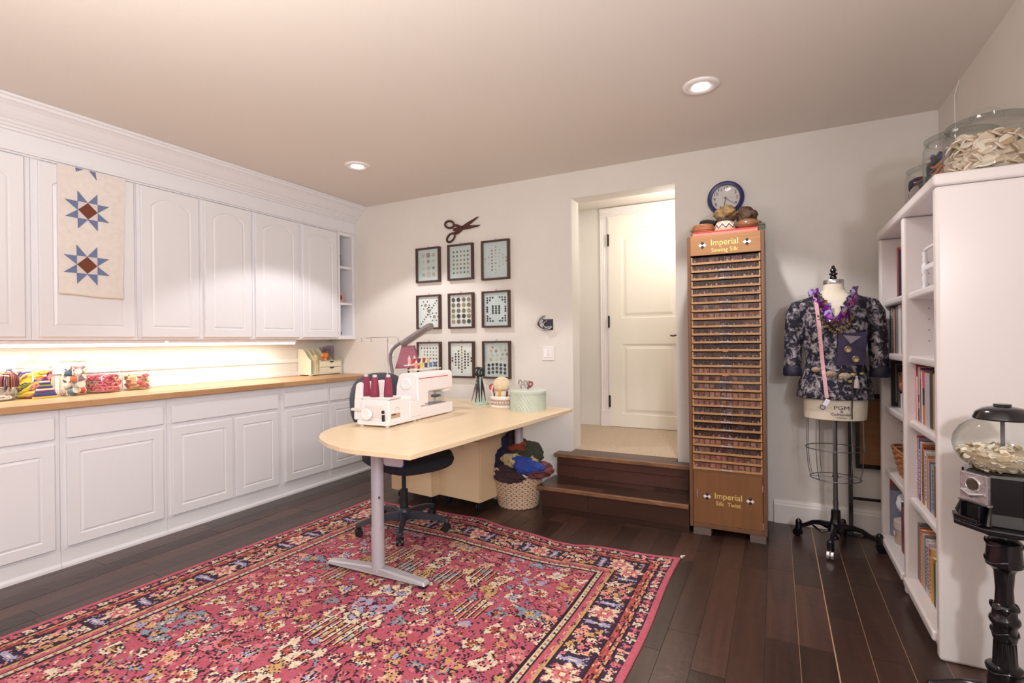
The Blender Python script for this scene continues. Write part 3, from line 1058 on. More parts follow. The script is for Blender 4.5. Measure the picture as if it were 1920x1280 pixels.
# drawer units on castors
def drawer_unit(lab, x0, x1, yd, y0, rz, z0=.07, z1=.66, split=.50):
    t = thing('drawer_unit', lab, 'drawer unit', (x0, y0, 0), rz)
    w = x1
    MB().box(0, w, .018, yd, z0, z1).build('body', M_birch, t, world=False, bevel=.0015)
    d1 = MB().box(.002, w - .002, 0, .0175, z0 + .001, split - .002).build('drawer', M_birch, t, world=False, bevel=.0015)
    d2 = MB().box(.002, w - .002, 0, .0175, split + .002, z1 - .001).build('drawer', M_birch, t, world=False, bevel=.0015)
    for d_, zz in ((d1, split - .045), (d2, z1 - .05)):
        MB().tube([(w * .5 - .05, 0, zz), (w * .5 - .048, -.022, zz), (w * .5 + .048, -.022, zz), (w * .5 + .05, 0, zz)], .004, 8).build('handle', M_chrome, d_, world=False, smooth=True)
    for (cx, cy) in ((.05, .06), (w - .05, .06), (.05, yd - .06), (w - .05, yd - .06)):
        c = MB().tube([(cx - .014, cy, .024), (cx - .006, cy, .024)], [.024, .024], 14).tube([(cx + .006, cy, .024), (cx + .014, cy, .024)], [.024, .024], 14)
        c.box(cx - .018, cx + .018, cy - .012, cy + .02, .040, .0695)
        c.build('castor', M_blackp, t, world=False)
    return t
drawer_unit('birch drawer unit on castors beside the laundry basket under the desk', -2.235, .39, .46, 3.13, math.radians(-8), split=.50)
drawer_unit('birch drawer unit on castors behind the office chair, left of the other unit', -2.655, .42, .46, 3.10, math.radians(-7), split=.50)

# ================================================================== OFFICE CHAIR
M_seat = mat('seat_fabric', (26, 25, 33), .9, c2=(38, 37, 46), scale=(90, 90, 90), amt=.6, bump=.6, bscale=300)
CX, CY = -2.125, 2.60
t = thing('office_chair', 'black swivel office chair pushed under the desk', 'chair', (CX, CY, 0))
M_cb = mat('chair_plastic', (48, 47, 60), .42)
MB().lathe([(.036, .07), (.042, .085), (.042, .13), (.03, .145)], (CX, CY, 0), 20).build('hub', M_cb, t, smooth=True)
MB().cyl((CX, CY, .14), (CX, CY, .262), .027, .025, 20).build('gas_lift_sleeve', M_blackp, t, smooth=True)
MB().cyl((CX, CY, .26), (CX, CY, .415), .0135, seg=14).build('gas_lift_rod', M_blackp, t, smooth=True)
MB().box(CX - .09, CX + .09, CY - .06, CY + .08, .405, .43).build('tilt_mechanism', M_blackp, t, bevel=.008)
for a in (232, 304, 16, 88, 160):
    A = math.radians(a)
    T = Matrix.Translation((CX, CY, 0)) @ Matrix.Rotation(A, 4, 'Z')
    mb = MB(); mb.T = T
    v = []
    for (x, hw, zb, zt) in ((.03, .022, .075, .125), (.12, .020, .080, .122), (.22, .017, .078, .108), (.285, .018, .066, .092), (.30, .014, .066, .086)):
        v += [(x, -hw, zb), (x, hw, zb), (x, hw * .72, zt), (x, -hw * .72, zt)]
    f = [(0, 1, 2, 3), (19, 18, 17, 16)]
    for j in range(4):
        for i in range(4):
            k = (i + 1) % 4
            f.append((j * 4 + i, (j + 1) * 4 + i, (j + 1) * 4 + k, j * 4 + k))
    mb.add(v, f)
    lg = mb.build('base_arm', M_cb, t, bevel=.004)
    mb = MB(); mb.T = T
    mb.tube([(.282, -.022, .0325), (.282, -.008, .0325)], [.024, .024], 16).tube([(.282, .008, .0325), (.282, .022, .0325)], [.024, .024], 16)
    mb.box(.268, .296, -.0075, .0075, .03, .068).cyl((.285, 0, .05), (.285, 0, .075), .01, seg=8)
    mb.build('castor', M_blackp, lg, smooth=True)
# seat cushion: rounded slab with waterfall edge
def cushion(mb, T, a, b_, h, n=36, dish=.012, e=3.2):
    mb.T = T
    rings = [(.0, 0), (.6, -.0), (.9, .0), (.985, h * .25), (1.0, h * .55), (.96, h * .88), (.86, h), (.6, h - dish * .4), (.3, h - dish), (0.001, h - dish)]
    v, f = [], []
    for (s, z) in rings:
        for i in range(n):
            th = 2 * PI * i / n
            c_, s_ = math.cos(th), math.sin(th)
            rr = (abs(c_) ** e + abs(s_) ** e) ** (-1 / e)
            v.append((a * max(s, .001) * rr * c_, b_ * max(s, .001) * rr * s_, z - .035 * (max(0, rr * c_ * s) ** 3)))
    for j in range(len(rings) - 1):
        for i in range(n):
            k = (i + 1) % n
            f.append((j * n + i, j * n + k, (j + 1) * n + k, (j + 1) * n + i))
    return mb.add(v, f)
CA = math.radians(-24)
mb = MB()
cushion(mb, Matrix.Translation((CX + .02, CY + .02, .432)) @ Matrix.Rotation(CA, 4, 'Z'), .265, .26, .075)
mb.build('seat', M_seat, t, smooth=True)
# backrest bar and back
T = Matrix.Translation((CX, CY, 0)) @ Matrix.Rotation(CA, 4, 'Z')
mb = MB(); mb.T = T
mb.tube([(-.08, 0, .42), (-.29, 0, .43), (-.345, 0, .48), (-.375, 0, .62), (-.375, 0, .76)], [.018, .018, .018, .016, .016], 10).build('back_bar', M_blackp, t, smooth=True)
M_back = mat('back_vinyl', (70, 73, 86), .5)
mb = MB()
cushion(mb, T @ Matrix.Translation((-.368, 0, .79)) @ Matrix.Rotation(PI / 2 - .12, 4, 'Y'), .20, .215, .055, e=2.6, dish=.02)
mb.build('backrest', M_back, t, smooth=True)
# blue edged pressing pads hanging under the desk end
t = thing('pressing_mitt', 'white padded cloth with blue binding hanging behind the silver desk leg', 'cloth', (-1.93, 2.30, .56))
def pad(cx, cy, w, h, z0, m, mt, nm):
    n = 5
    poly = []
    for (qx, qz, a0) in ((cx + w - .02, z0 + .02, -90), (cx + w - .02, z0 + h, 0), (cx - w + .02, z0 + h, 90), (cx - w + .02, z0 + .02, 180)):
        if qz > z0 + .1:
            poly.append((qx + (.02 if a0 == 0 else -.02), qz))
        else:
            for i in range(n):
                a = math.radians(a0 + 90 * i / (n - 1))
                poly.append((qx + .02 * math.cos(a), qz + .02 * math.sin(a)))
    MB().prism(poly, cy - .006, cy + .006, 'y').build(nm, m, t, bevel=.003)
    if mt:
        MB().tube([(p[0], cy, p[1]) for p in poly], .005, 6, closed=True).build('binding', mt, t, smooth=True)
pad(-1.935, 2.28, .072, .185, .497, plain((216, 206, 216), .9), plain((66, 66, 158), .8), 'pad')
pad(-2.025, 2.30, .04, .12, .575, plain((52, 62, 140), .9), None, 'blue_pocket')

# ================================================================== OVERLOCK MACHINE
M_mach = mat('machine_white', (240, 233, 233), .35)
M_mach2 = mat('machine_offwhite', (226, 216, 214), .4)
M_rubber = plain((200, 196, 200), .6)
OR = (-1.945, 2.245, DZ)   # near right bottom corner
t = serger = thing('overlock_machine', 'white overlock sewing machine carrying maroon thread cones on the desk end', 'sewing machine', OR, math.radians(3))
# local: x from -.21 (left) to 0, y from 0 (camera side) to .29
mb = MB().prism([(-.205, .02), (.0, .012), (.0, .045), (.0, .15), (-.02, .155), (-.19, .155), (-.205, .13)], .012, .245, 'y')
mb.build('body', M_mach, t, world=False, bevel=.008, segs=3)
MB().prism([(-.262, .03), (-.20, .03), (-.20, .245), (-.225, .25), (-.245, .235), (-.258, .14)], .02, .25, 'y').build('looper_cover', M_mach, t, world=False, bevel=.008, segs=3)
MB().box(-.265, -.195, .0, .03, .085, .10).build('lever', M_mach2, t, world=False, bevel=.003)
MB().box(-.215, .008, -.004, .30, .008, .034).build('base', M_mach, t, world=False, bevel=.004)
MB().box(.0, .012, .20, .31, .03, .125).build('side_cover', M_mach, t, world=False, bevel=.004)
MB().box(-.21, -.02, .20, .30, .034, .13).build('arm_cover', M_mach, t, world=False, bevel=.006)
MB().box(-.165, -.035, .004, .013, .05, .118).build('end_recess', M_mach2, t, world=False, bevel=.004)
hw = MB(); hw.T = Matrix.Translation((-.135, -.002, .072)) @ Matrix.Rotation(PI / 2, 4, 'X')
hw.lathe([(0, 0), (.030, 0), (.034, .006), (.034, .02), (.028, .026), (.012, .024), (0, .024)], seg=28).build('handwheel', M_mach, t, world=False, smooth=True)
MB().box(-.042, -.026, -.002, .006, .078, .094).build('power_socket', M_blackp, t, world=False, bevel=.001)
MB().box(-.040, -.024, -.002, .006, .020 + .014, .070).build('power_switch', M_blackp, t, world=False, bevel=.001)
MB().box(.0005, .0016, .03, .115, .046, .073).build('rating_plate', plain((190, 160, 136), .5), t, world=False)
MB().box(.0005, .0020, .034, .075, .064, .071).build('rating_text_bar', plain((70, 56, 56), .5), t, world=False)
mb = MB().tube([(.0012, .085 + .022 * math.cos(a), .096 + .009 * math.sin(a)) for a in [k * PI / 8 for k in range(16)]], .0006, 4, closed=True)
mb.build('badge_ring', plain((170, 160, 176), .5), t, world=False)
for (x, y) in ((-.19, .01), (-.01, .01), (-.19, .27), (-.01, .27)):
    MB().cyl((x, y, 0), (x, y, .009), .011, seg=12).build('foot', M_rubber, t, world=False)
# rear deck for thread cones, leaning left
MB().prism([(-.235, .155), (.0, .155), (.01, .162), (.01, .168), (-.235, .168)], .015, .12, 'y').build('spool_deck', M_mach, t, world=False, bevel=.003)
mb = MB()
deck_z = .168
# antenna
mb.cyl((-.055, .075, .16), (-.055, .075, .36), .0045, seg=10).cyl((-.055, .075, .35), (-.055, .075, .512), .0032, seg=8)
mb.build('antenna_pole', M_chrome, t, world=False, smooth=True)
w = [(-.055 - .175 + .35 * i / 14, .075 + .02 * math.cos(i), .512 - .012 * abs(i - 7) / 7 * .3) for i in range(15)]
MB().tube(w, .0013, 5).build('antenna_arm', M_steel, t, world=False)
for x in (-.19, -.12, .0, .075):
    MB().tube([(-.055 + x, .075, .51), (-.055 + x, .078, .50), (-.05 + x, .08, .49), (-.058 + x, .08, .485), (-.062 + x, .08, .492)], .0012, 5).build('thread_hook', M_steel, t, world=False)
WS = WM(serger)
M_cone = mat('maroon_thread', (124, 40, 66), .75, c2=(150, 58, 84), scale=(30, 30, 500), amt=.8, bump=.6, bscale=400)
cones = [(-.200, .06, 'leftmost'), (-.112, .03, 'middle'), (-.036, .055, 'rightmost')]
for (x, y, w_) in cones:
    p = WS @ Vector((x, y, deck_z))
    c = thing('thread_cone', 'maroon cone of thread on the overlock machine, %s of the three' % w_, 'thread', p, group='maroon thread cones on the overlock machine')
    MB().lathe([(.0, .001), (.026, .001), (.0265, .004), (.0265, .006), (.022, .012), (0.0265, .013), (.0185, .108), (.0165, .112), (.012, .113)], seg=22).build('thread', M_cone, c, world=False, smooth=True)
    MB().lathe([(.0125, .112), (.0125, .124), (.0105, .127), (.0, .127)], seg=14).build('cone_tip', plain((206, 198, 204), .4), c, world=False, smooth=True)

# ================================================================== SEWING MACHINE
SMO = (-1.955, 2.535, DZ)
t = sm = thing('sewing_machine', 'white sewing machine with a red stripe, standing behind the overlock machine', 'sewing machine', SMO, math.radians(2))
# local: y = long axis away from camera, x: front side at 0, back at -.17
MB().box(-.175, .0, .0, .40, .006, .075).build('bed', M_mach, t, world=False, bevel=.006, segs=3)
prof = [(-.175, .07), (-.165, .21), (-.148, .268), (-.125, .285), (-.02, .29), (-.005, .28), (.0, .26), (.0, .07)]
MB().prism(prof, .0, .115, 'y').build('pillar', M_mach, t, world=False, bevel=.010, segs=3)
MB().prism([(-.165, .205), (-.148, .268), (-.125, .285), (-.02, .29), (-.005, .28), (.0, .26), (.0, .175), (-.01, .165), (-.15, .165)], .11, .40, 'y').build('arm', M_mach, t, world=False, bevel=.008, segs=3)
MB().prism([(-.13, .145), (-.14, .27), (-.03, .278), (-.012, .25), (-.012, .145)], .30, .40, 'y').build('head', M_mach, t, world=False, bevel=.010, segs=3)
hw = MB(); hw.T = Matrix.Translation((-.082, .002, .222)) @ Matrix.Rotation(PI / 2, 4, 'X')
hw.lathe([(0, 0), (.036, 0), (.038, .006), (.037, .016), (.031, .022), (.02, .018), (0, .018)], seg=32).build('handwheel', M_mach, t, world=False, smooth=True)
MB().box(.0002, .0015, .01, .34, .253, .2575).build('red_stripe', plain((190, 70, 76), .5), t, world=False)
mb = MB()
for i in range(5):
    for z in (.060, .095):
        mb.box(-.045 - i * .011, -.040 - i * .011, -.0012, .002, z, z + .028)
mb.build('vent_slots', plain((176, 168, 176), .6), t, world=False)
MB().box(-.10, -.035, -.0014, .002, .044, .053).build('vent_grille', plain((180, 176, 186), .5), t, world=False)
MB().box(.0002, .0014, .02, .135, .084, .0865).build('dark_trim_line', plain((90, 84, 100), .5), t, world=False)
MB().box(-.11, -.03, .20, .36, .0752, .0775).build('needle_plate', plain((150, 136, 140), .3, metal=.6), t, world=False)
mb = MB().cyl((-.06, .285, .085), (-.06, .285, .15), .0035, seg=8).cyl((-.06, .275, .10), (-.06, .275, .17), .004, seg=8)
mb.box(-.07, -.045, .265, .30, .082, .086).build('presser_foot', M_chrome, t, world=False)
MB().box(-.08, -.035, .255, .31, .115, .13).build('foot_lever', M_steel, t, world=False, bevel=.003)
MB().prism([(-.02, .09), (-.012, .09), (-.010, .19), (-.022, .19)], .24, .31, 'y').build('lens_flap', M_glass, t, world=False)
MB().box(-.0, .0014, .165, .30, .10, .165).build('needle_area_shade', M_mach2, t, world=False) if False else None
text('machine_lettering', '1011', .014, WM(sm) @ Vector((.0012, .105, .095)), (PI / 2, 0, PI / 2 + math.radians(2)), plain((160, 110, 100), .5), sm, ext=.0003) if False else None
mb = MB().box(.0002, .0012, .075, .083, .090, .098).box(.0002, .0012, .088, .093, .090, .097).box(.0002, .0012, .098, .106, .090, .099)
mb.build('lettering', plain((176, 110, 110), .5), t, world=False)
for (x, y) in ((-.15, .03), (-.02, .03), (-.15, .37), (-.02, .37)):
    MB().cyl((x, y, 0), (x, y, .008), .01, seg=12).build('foot', M_rubber, t, world=False)

# thread rack with small spools, standing behind the machine
rk = thing('thread_rack', 'small tiered rack of coloured thread spools behind the sewing machine', 'thread rack', (-2.10, 2.86, DZ), math.radians(2))
rx, ry = -2.155, 2.72
RZ = DZ + .292
rk.location = (rx, ry, DZ)
M_rackw = plain((228, 220, 206), .4)
MB().box(-.01, .012, .0, .015, 0, RZ - DZ).box(-.01, .012, .27, .285, 0, RZ - DZ).build('upright', M_rackw, rk, world=False)
MB().box(-.015, .045, -.01, .30, RZ - DZ, RZ - DZ + .008).build('lower_tray', M_rackw, rk, world=False, bevel=.002)
MB().box(-.05, -.0151, -.01, .30, RZ - DZ + .03, RZ - DZ + .038).build('upper_tray', M_rackw, rk, world=False, bevel=.002)
WR = WM(rk)
names = [('back', [((238, 176, 168), 'pale pink'), ((184, 44, 52), 'red'), ((96, 36, 48), 'maroon'), ((170, 60, 50), 'brick red'), ((206, 186, 140), 'beige')], -.033, .038),
         ('front', [((240, 150, 120), 'coral'), ((222, 190, 70), 'yellow'), ((74, 70, 60), 'dark olive'), ((84, 122, 180), 'blue'), ((70, 104, 150), 'slate blue')], .015, .008)]
for row, cols, lx, lz in names:
    for i, (c, nm) in enumerate(cols):
        p = WR @ Vector((lx, .03 + .057 * i + (.01 if row == 'front' else 0), RZ - DZ + lz))
        q = thing('thread_spool', '%s thread spool in the %s row of the small rack' % (nm, row), 'thread', p, group='small thread spools on the rack')
        MB().lathe([(0, 0), (.011, 0), (.011, .004), (.008, .005), (.008, .040), (.011, .041), (.011, .045), (.004, .045), (.004, .058), (0, .058)], seg=14).build('spool_core', plain((230, 222, 206), .5), q, world=False, smooth=True)
        MB().lathe([(.0082, .006), (.0105, .008), (.0105, .036), (.0082, .039)], seg=14, cap=False).build('thread', plain(c, .6), q, world=False, smooth=True)

# ================================================================== LAMPS
t = thing('table_lamp', 'small burgundy table lamp with a tapered square shade behind the sewing machine', 'lamp', (-2.555, 3.20, DZ))
M_shade = mat('burgundy_shade', (156, 92, 108), .9, c2=(178, 116, 130), scale=(140, 140, 140), amt=.5, bump=.4, bscale=300)
M_burg = mat('burgundy_wood', (112, 34, 42), .4)
def frustum(mb, w0, w1, z0, z1, m=0):
    v = [(-w0, -w0, z0), (w0, -w0, z0), (w0, w0, z0), (-w0, w0, z0), (-w1, -w1, z1), (w1, -w1, z1), (w1, w1, z1), (-w1, w1, z1)]
    return mb.add(v, [(0, 1, 5, 4), (1, 2, 6, 5), (2, 3, 7, 6), (3, 0, 4, 7)], m)
mb = frustum(MB(), .092, .046, .283, .453)
frustum(mb, .090, .044, .283, .453)
sh = mb.build('lamp_shade', M_shade, t, world=False)
sh.rotation_euler = (0, 0, math.radians(32))
mb = MB()
for z, w_ in ((.283, .092), (.453, .046)):
    mb.tube([(-w_, -w_, z), (w_, -w_, z), (w_, w_, z), (-w_, w_, z)], .002, 6, closed=True)
mb.build('shade_trim', M_burg, sh, world=False)
MB().cyl((0, 0, .22), (0, 0, .30), .0085, seg=12).build('stem', M_burg, t, world=False, smooth=True)
bs = MB().box(-.045, .045, -.045, .045, 0, .016).box(-.052, .052, -.052, .052, .208, .222).box(-.026, .026, -.026, .026, .016, .208)
bs = bs.build('base', M_burg, t, world=False, bevel=.002)
bs.rotation_euler = (0, 0, math.radians(32))

t = thing('desk_lamp', 'grey gooseneck desk lamp with a long flat fluorescent head', 'lamp', (-2.62, 3.06, DZ))
M_lampg = mat('lamp_grey', (150, 142, 142), .4, metal=.3)
M_neck = mat('lamp_neck', (128, 122, 124), .5)
MB().lathe([(0, 0), (.075, 0), (.078, .008), (.07, .018), (.02, .022), (0, .022)], seg=28).build('base', M_lampg, t, world=False, smooth=True)
MB().cyl((0.03, 0, .02), (.02, 0, .27), .0105, seg=12).build('lower_tube', M_lampg, t, world=False, smooth=True)
MB().tube([(.02, 0, .26), (.008, 0, .31), (.0, 0, .35), (.004, 0, .39), (.022, 0, .425), (.055, 0, .452), (.095, 0, .474), (.125, 0, .485)], .0125, 12).build('gooseneck', M_neck, t, world=False, smooth=True)
mb = MB()
d = Vector((.30, -.02, .145)).normalized()
n2 = Vector((0, 1, 0))
u2 = d.cross(n2) * -1
o0 = Vector((.115, 0, .470))
def P(a, b_, c_):
    return o0 + d * a + n2 * b_ + u2 * c_
sec = [(-.030, -.012), (.030, -.012), (.034, .010), (.018, .030), (-.018, .030), (-.034, .010)]
v, f = [], []
st_ = [(-.005, .45), (.015, .8), (.05, 1), (.29, 1), (.315, .85), (.322, .5)]
for (a, s_) in st_:
    v += [P(a, q[0] * s_, q[1] * (.5 + .5 * s_)) for q in sec]
for j in range(len(st_) - 1):
    for i in range(6):
        k = (i + 1) % 6
        f.append((j * 6 + i, j * 6 + k, (j + 1) * 6 + k, (j + 1) * 6 + i))
f += [tuple(range(5, -1, -1)), tuple(30 + i for i in range(6))]
mb.add(v, f).build('lamp_head', M_lampg, t, world=False, bevel=.002)
mb = MB()
for a0 in (.06,):
    pp = [P(.05, 0, .0305), P(.28, 0, .0305)]
    mb.tube(pp, .004, 8)
mb.tube([P(.06, .012, -.013), P(.28, .012, -.013)], .005, 8).tube([P(.06, -.012, -.013), P(.28, -.012, -.013)], .005, 8)
mb.build('lamp_tube', plain((214, 206, 196), .3), t, world=False, smooth=True)

# ================================================================== SCISSORS STAND, SEWING BASKET, MINT TIN
M_mint = mat('mint_green', (176, 208, 190), .4)
t = thing('scissors_stand', 'mint green scissors stand with pairs of dark scissors hanging from it', 'stand', (-2.02, 3.39, DZ))
MB().lathe([(0, 0), (.066, 0), (.068, .006), (.06, .012), (.024, .018), (.020, .05), (.018, .22), (.020, .23), (.018, .262), (0, .268)], seg=28).build('post', M_mint, t, world=False, smooth=True)
for i in range(2):
    z = .16 + .04 * i
    MB().tube([(0, 0, z), (.035 * (1 if i else -1), -.03, z + .004), (.045 * (1 if i else -1), -.035, z + .014)], .003, 6).build('hook', M_mint, t, world=False, smooth=True)

def scissors(lab, loc, rz, size, mh, mblade, tilt=0., group=None, open_=.10):
    q = thing('scissors', lab, 'scissors', loc, rz, group)
    for s_ in (-1, 1):
        mb = MB(); mb.T = Matrix.Translation((0, .002 * s_, 0)) @ Matrix.Rotation(s_ * open_ + tilt, 4, 'Y')
        mb.prism([(-.006, .0), (.006, .0), (.007, -.05 * size), (.001, -.13 * size), (-.003, -.13 * size), (-.007, -.05 * size)], -.001, .001, 'y').build('blade', mblade, q, world=False)
        mb = MB(); mb.T = Matrix.Translation((0, .002 * s_, 0)) @ Matrix.Rotation(-s_ * open_ * 1.2 + tilt, 4, 'Y')
        mb.tube([(0, 0, 0), (0, 0, .025 * size)], .004, 6)
        mb.tube([(.016 * size * math.cos(a), 0, .047 * size + .022 * size * math.sin(a)) for a in [k * PI / 7 for k in range(14)]], .0038, 6, closed=True)
        mb.build('handle', mh, q, world=False, smooth=True)
    return q
M_bs = plain((84, 78, 84), .3, metal=.8)
for i, (dx, dy, rz, tl, sz, lab) in enumerate([(-.020, -.012, .2, .16, 1.05, 'black handled scissors hanging on the left of the mint stand'), (0.0, -.024, -.1, .05, 1.15, 'black handled scissors hanging at the front of the mint stand'),
                                          (.022, -.012, .5, -.08, 1.0, 'black handled scissors hanging on the right of the mint stand'), (0.0, .026, 1.2, .1, .9, 'black handled scissors hanging at the back of the mint stand')]):
    scissors(lab, (-2.02 + dx, 3.39 + dy, DZ + .185), rz + math.radians(25), sz * 1.25, M_blackp, M_bs, tl, 'dark scissors on the mint stand')
t = thing('sewing_basket', 'round taupe sewing basket with white rims filled with scissors and notions', 'basket', (-1.775, 3.315, DZ))
M_taupe = mat('taupe_weave', (178, 152, 138), .8, c2=(200, 178, 164), scale=(70, 70, 200), amt=.5)
MB().lathe([(0, 0), (.094, 0), (.096, .004), (.096, .018), (.093, .02), (.093, .058), (.0965, .06), (.0965, .078), (.09, .08), (.09, .02), (0, .02)], seg=36, cap=False).build('body', M_taupe, t, world=False, smooth=True)
MB().lathe([(.0965, .001), (.099, .006), (.099, .016), (.0965, .02)], seg=36, cap=False).build('rim', plain((236, 226, 216), .6), t, world=False, smooth=True)
MB().lathe([(.0965, .060), (.0995, .063), (.0995, .078), (.092, .084), (.089, .078)], seg=36, cap=False).build('rim', plain((238, 230, 222), .6), t, world=False, smooth=True)
for k in range(12):
    a = -PI / 2 - .9 + k * .22
    mb = MB(); mb.T = Matrix.Translation((.0935 * math.cos(a), .0935 * math.sin(a), .040)) @ Matrix.Rotation(a, 4, 'Z') @ Matrix.Rotation(PI / 2, 4, 'Y')
    mb.lathe([(0, 0), (.006, 0), (.005, .003), (0, .004)], seg=10).build('pearl_dot', plain((240, 234, 230), .4), t, world=False)
bx, by, bz = -1.775, 3.315, DZ
t2 = thing('pincushion_jar', 'cream pincushion jar with gold ribbons standing in the sewing basket', 'pincushion', (bx - .012, by - .01, bz + .022))
MB().lathe([(0, 0), (.048, 0), (.050, .06), (.046, .10), (.042, .105)], seg=24).build('jar_body', plain((232, 218, 200), .5), t2, world=False, smooth=True)
MB().lathe([(.042, .105), (.056, .112), (.062, .135), (.060, .16), (.046, .185), (.02, .197), (0, .20)], seg=24).build('cushion', mat('cushion_cream', (238, 226, 206), .8, c2=(206, 176, 128), scale=(30, 30, 30), amt=1.1), t2, world=False, smooth=True)
MB().tube(ring_pts((0, 0, .108), .054, 20), .004, 6, closed=True).build('ribbon', plain((196, 150, 120), .5), t2, world=False)
MB().tube(ring_pts((0, 0, .178), .046, 20), .0045, 6, closed=True).build('ribbon', plain((190, 184, 120), .5), t2, world=False)
tag(MB().tube([(bx - .005, by - .070, bz + .03), (bx + .01, by - .075, bz + .13)], [.010, .009], 10).build('yellow_marker', plain((222, 170, 60), .5)), 'thick yellow marker standing at the front of the sewing basket', 'marker')
tag(MB().tube([(bx + .045, by - .05, bz + .03), (bx + .055, by - .05, bz + .12)], .007, 8).build('dark_pen', plain((66, 50, 40), .5)), 'dark pen standing in the sewing basket near the mint tin', 'pen')
scissors('red handled scissors leaning out of the sewing basket to the left', (bx - .07, by - .02, bz + .10), .2, .95, plain((190, 40, 44), .4), M_bs, -.35)
tag(MB().tube([(bx - .060, by - .035, bz + .03), (bx - .085, by - .03, bz + .12), (bx - .075, by - .02, bz + .165), (bx - .06, by - .01, bz + .15)], .006, 8).build('white_hook_tool', plain((236, 226, 220), .4), smooth=True), 'curved white notion tool on the left rim of the sewing basket', 'tool')
for i in range(3):
    scissors(['small chrome scissors sticking up left of the mint tin lid', 'small chrome scissors sticking up behind the mint tin', 'small chrome scissors with a red band nearest the basket'][i], (bx + .10 + .035 * i, by + .085, bz + .135 - .005 * i), .3 * i, .85, M_chrome if i != 2 else plain((150, 50, 56), .4), M_bs, -.1 + .1 * i, 'chrome scissors in the spool cup')
tag(MB().lathe([(0, 0), (.045, 0), (.048, .13), (.044, .13), (.042, .01), (0, .01)], (bx + .13, by + .085, DZ), 20, cap=False).build('tool_cup', plain((210, 196, 190), .5), smooth=True), 'pale cup holding small scissors behind the mint tin', 'cup')

t = thing('mint_tin', 'large round mint green tin with diagonal ribs and a lid on the desk', 'tin', (-1.545, 3.245, DZ))
n, m_ = 224, 14
v, f = [], []
for j in range(m_ + 1):
    z = .124 * j / m_
    for i in range(n):
        a = 2 * PI * i / n
        r_ = .1235 + .0032 * math.sin(a * 34 + z * 190)
        if j in (0, m_):
            r_ = .124
        v.append((r_ * math.cos(a), r_ * math.sin(a), z))
for j in range(m_):
    for i in range(n):
        k = (i + 1) % n
        f.append((j * n + i, j * n + k, (j + 1) * n + k, (j + 1) * n + i))
f.append(tuple(range(n - 1, -1, -1)))
MB().add(v, f).build('tin_body', mat('mint_tin_paint', (190, 200, 186), .45, c2=(200, 210, 196), scale=(20, 20, 20)), t, world=False, smooth=True)
MB().lathe([(.124, .118), (.129, .119), (.130, .134), (.126, .138), (.09, .141), (.06, .139), (0, .143)], seg=64, cap=False).build('lid', mat('mint_lid', (198, 208, 196), .4), t, world=False, smooth=True)
MB().lathe([(0, .142), (.008, .142), (.005, .150), (.009, .156), (0, .162)], seg=14).build('knob', M_steel, t, world=False, smooth=True)

# ================================================================== LAUNDRY BASKET + CLOTHES
BX, BY = -1.700, 3.385
t = thing('laundry_basket', 'round tan woven basket with a white rim beside the dark steps', 'basket', (BX, BY, 0))
M_wv = mat('wicker_tan', (204, 172, 144), .75, c2=(222, 194, 166), scale=(60, 60, 60), amt=.7)
M_wd = plain((112, 78, 56), .8)
n, rows = 104, 30
v, f, fm = [], [], []
H = .245
for j in range(rows + 1):
    u = j / rows
    base = .148 + .036 * (u ** .8)
    for i in range(n):
        a = 2 * PI * i / n
        r_ = base + .0035 * math.sin(i * PI / 2 + (PI if j % 2 else 0))
        v.append((r_ * math.cos(a), r_ * math.sin(a), H * u + .002))
mb = MB()
f0, f1 = [], []
for j in range(rows):
    for i in range(n):
        k = (i + 1) % n
        q = (j * n + i, j * n + k, (j + 1) * n + k, (j + 1) * n + i)
        (f1 if (j % 2 == 0 and (i + (2 if (j // 2) % 2 else 0)) % 4 == 0) else f0).append(q)
mb.add(v, f0, 0)
mb.f += f1
mb.m += [1] * len(f1)
mb.build('woven_wall', [M_wv, M_wd], t, world=False, smooth=True)
MB().lathe([(0, .004), (.145, .004)], seg=40, cap=False).build('bottom', M_wv, t, world=False)
MB().tube(ring_pts((0, 0, .25), .187, 40), [.013] * 40, 8, closed=True).build('rim', plain((234, 222, 210), .7), t, world=False, smooth=True)
for s_ in (-1, 1):
    A0 = math.radians(-115 if s_ < 0 else -5)
    pts = []
    for k in range(9):
        u = k / 8
        a = A0 + (u - .5) * .55
        pts.append((.192 * math.cos(a), .192 * math.sin(a), .245 + .045 * math.sin(u * PI)))
    MB().tube(pts, .008, 8).build('handle', plain((206, 176, 150), .7), t, world=False, smooth=True)


def lump(name, lab, c, r, rz, tilt, m, seed, fold=.19, sub=5, drop=None, group='clothes heaped in the laundry basket'):
    bm = bmesh.new()
    bmesh.ops.create_icosphere(bm, subdivisions=sub, radius=1)
    sd = Vector((seed * 3.1, seed * 1.7, seed * .9))
    for w in bm.verts:
        p = w.co.copy()
        q = p + sd
        d = mnoise.noise(q * 1.1) * .35
        rid = 1 - abs(mnoise.noise(Vector((q.x * 2.2 + q.z, q.y * 2.2, q.z * 1.4)))) * 2.2
        d += fold * (rid - .4)
        rid2 = 1 - abs(mnoise.noise(Vector((q.x * 4.5, q.y * 3.5 + q.z * 2, q.z * 3)))) * 2
        d += fold * .45 * (rid2 - .4)
        p *= (1 + d)
        w.co = Vector((p.x * r[0], p.y * r[1], p.z * r[2]))
    me = bpy.data.meshes.new(name)
    bm.to_mesh(me)
    bm.free()
    me.materials.append(m)
    me.polygons.foreach_set('use_smooth', [True] * len(me.polygons))
    o = bpy.data.objects.new(name, me)
    o.location = c
    o.rotation_euler = (tilt[0], tilt[1], rz)
    COL.objects.link(o)
    return tag(o, lab, 'clothing', group)
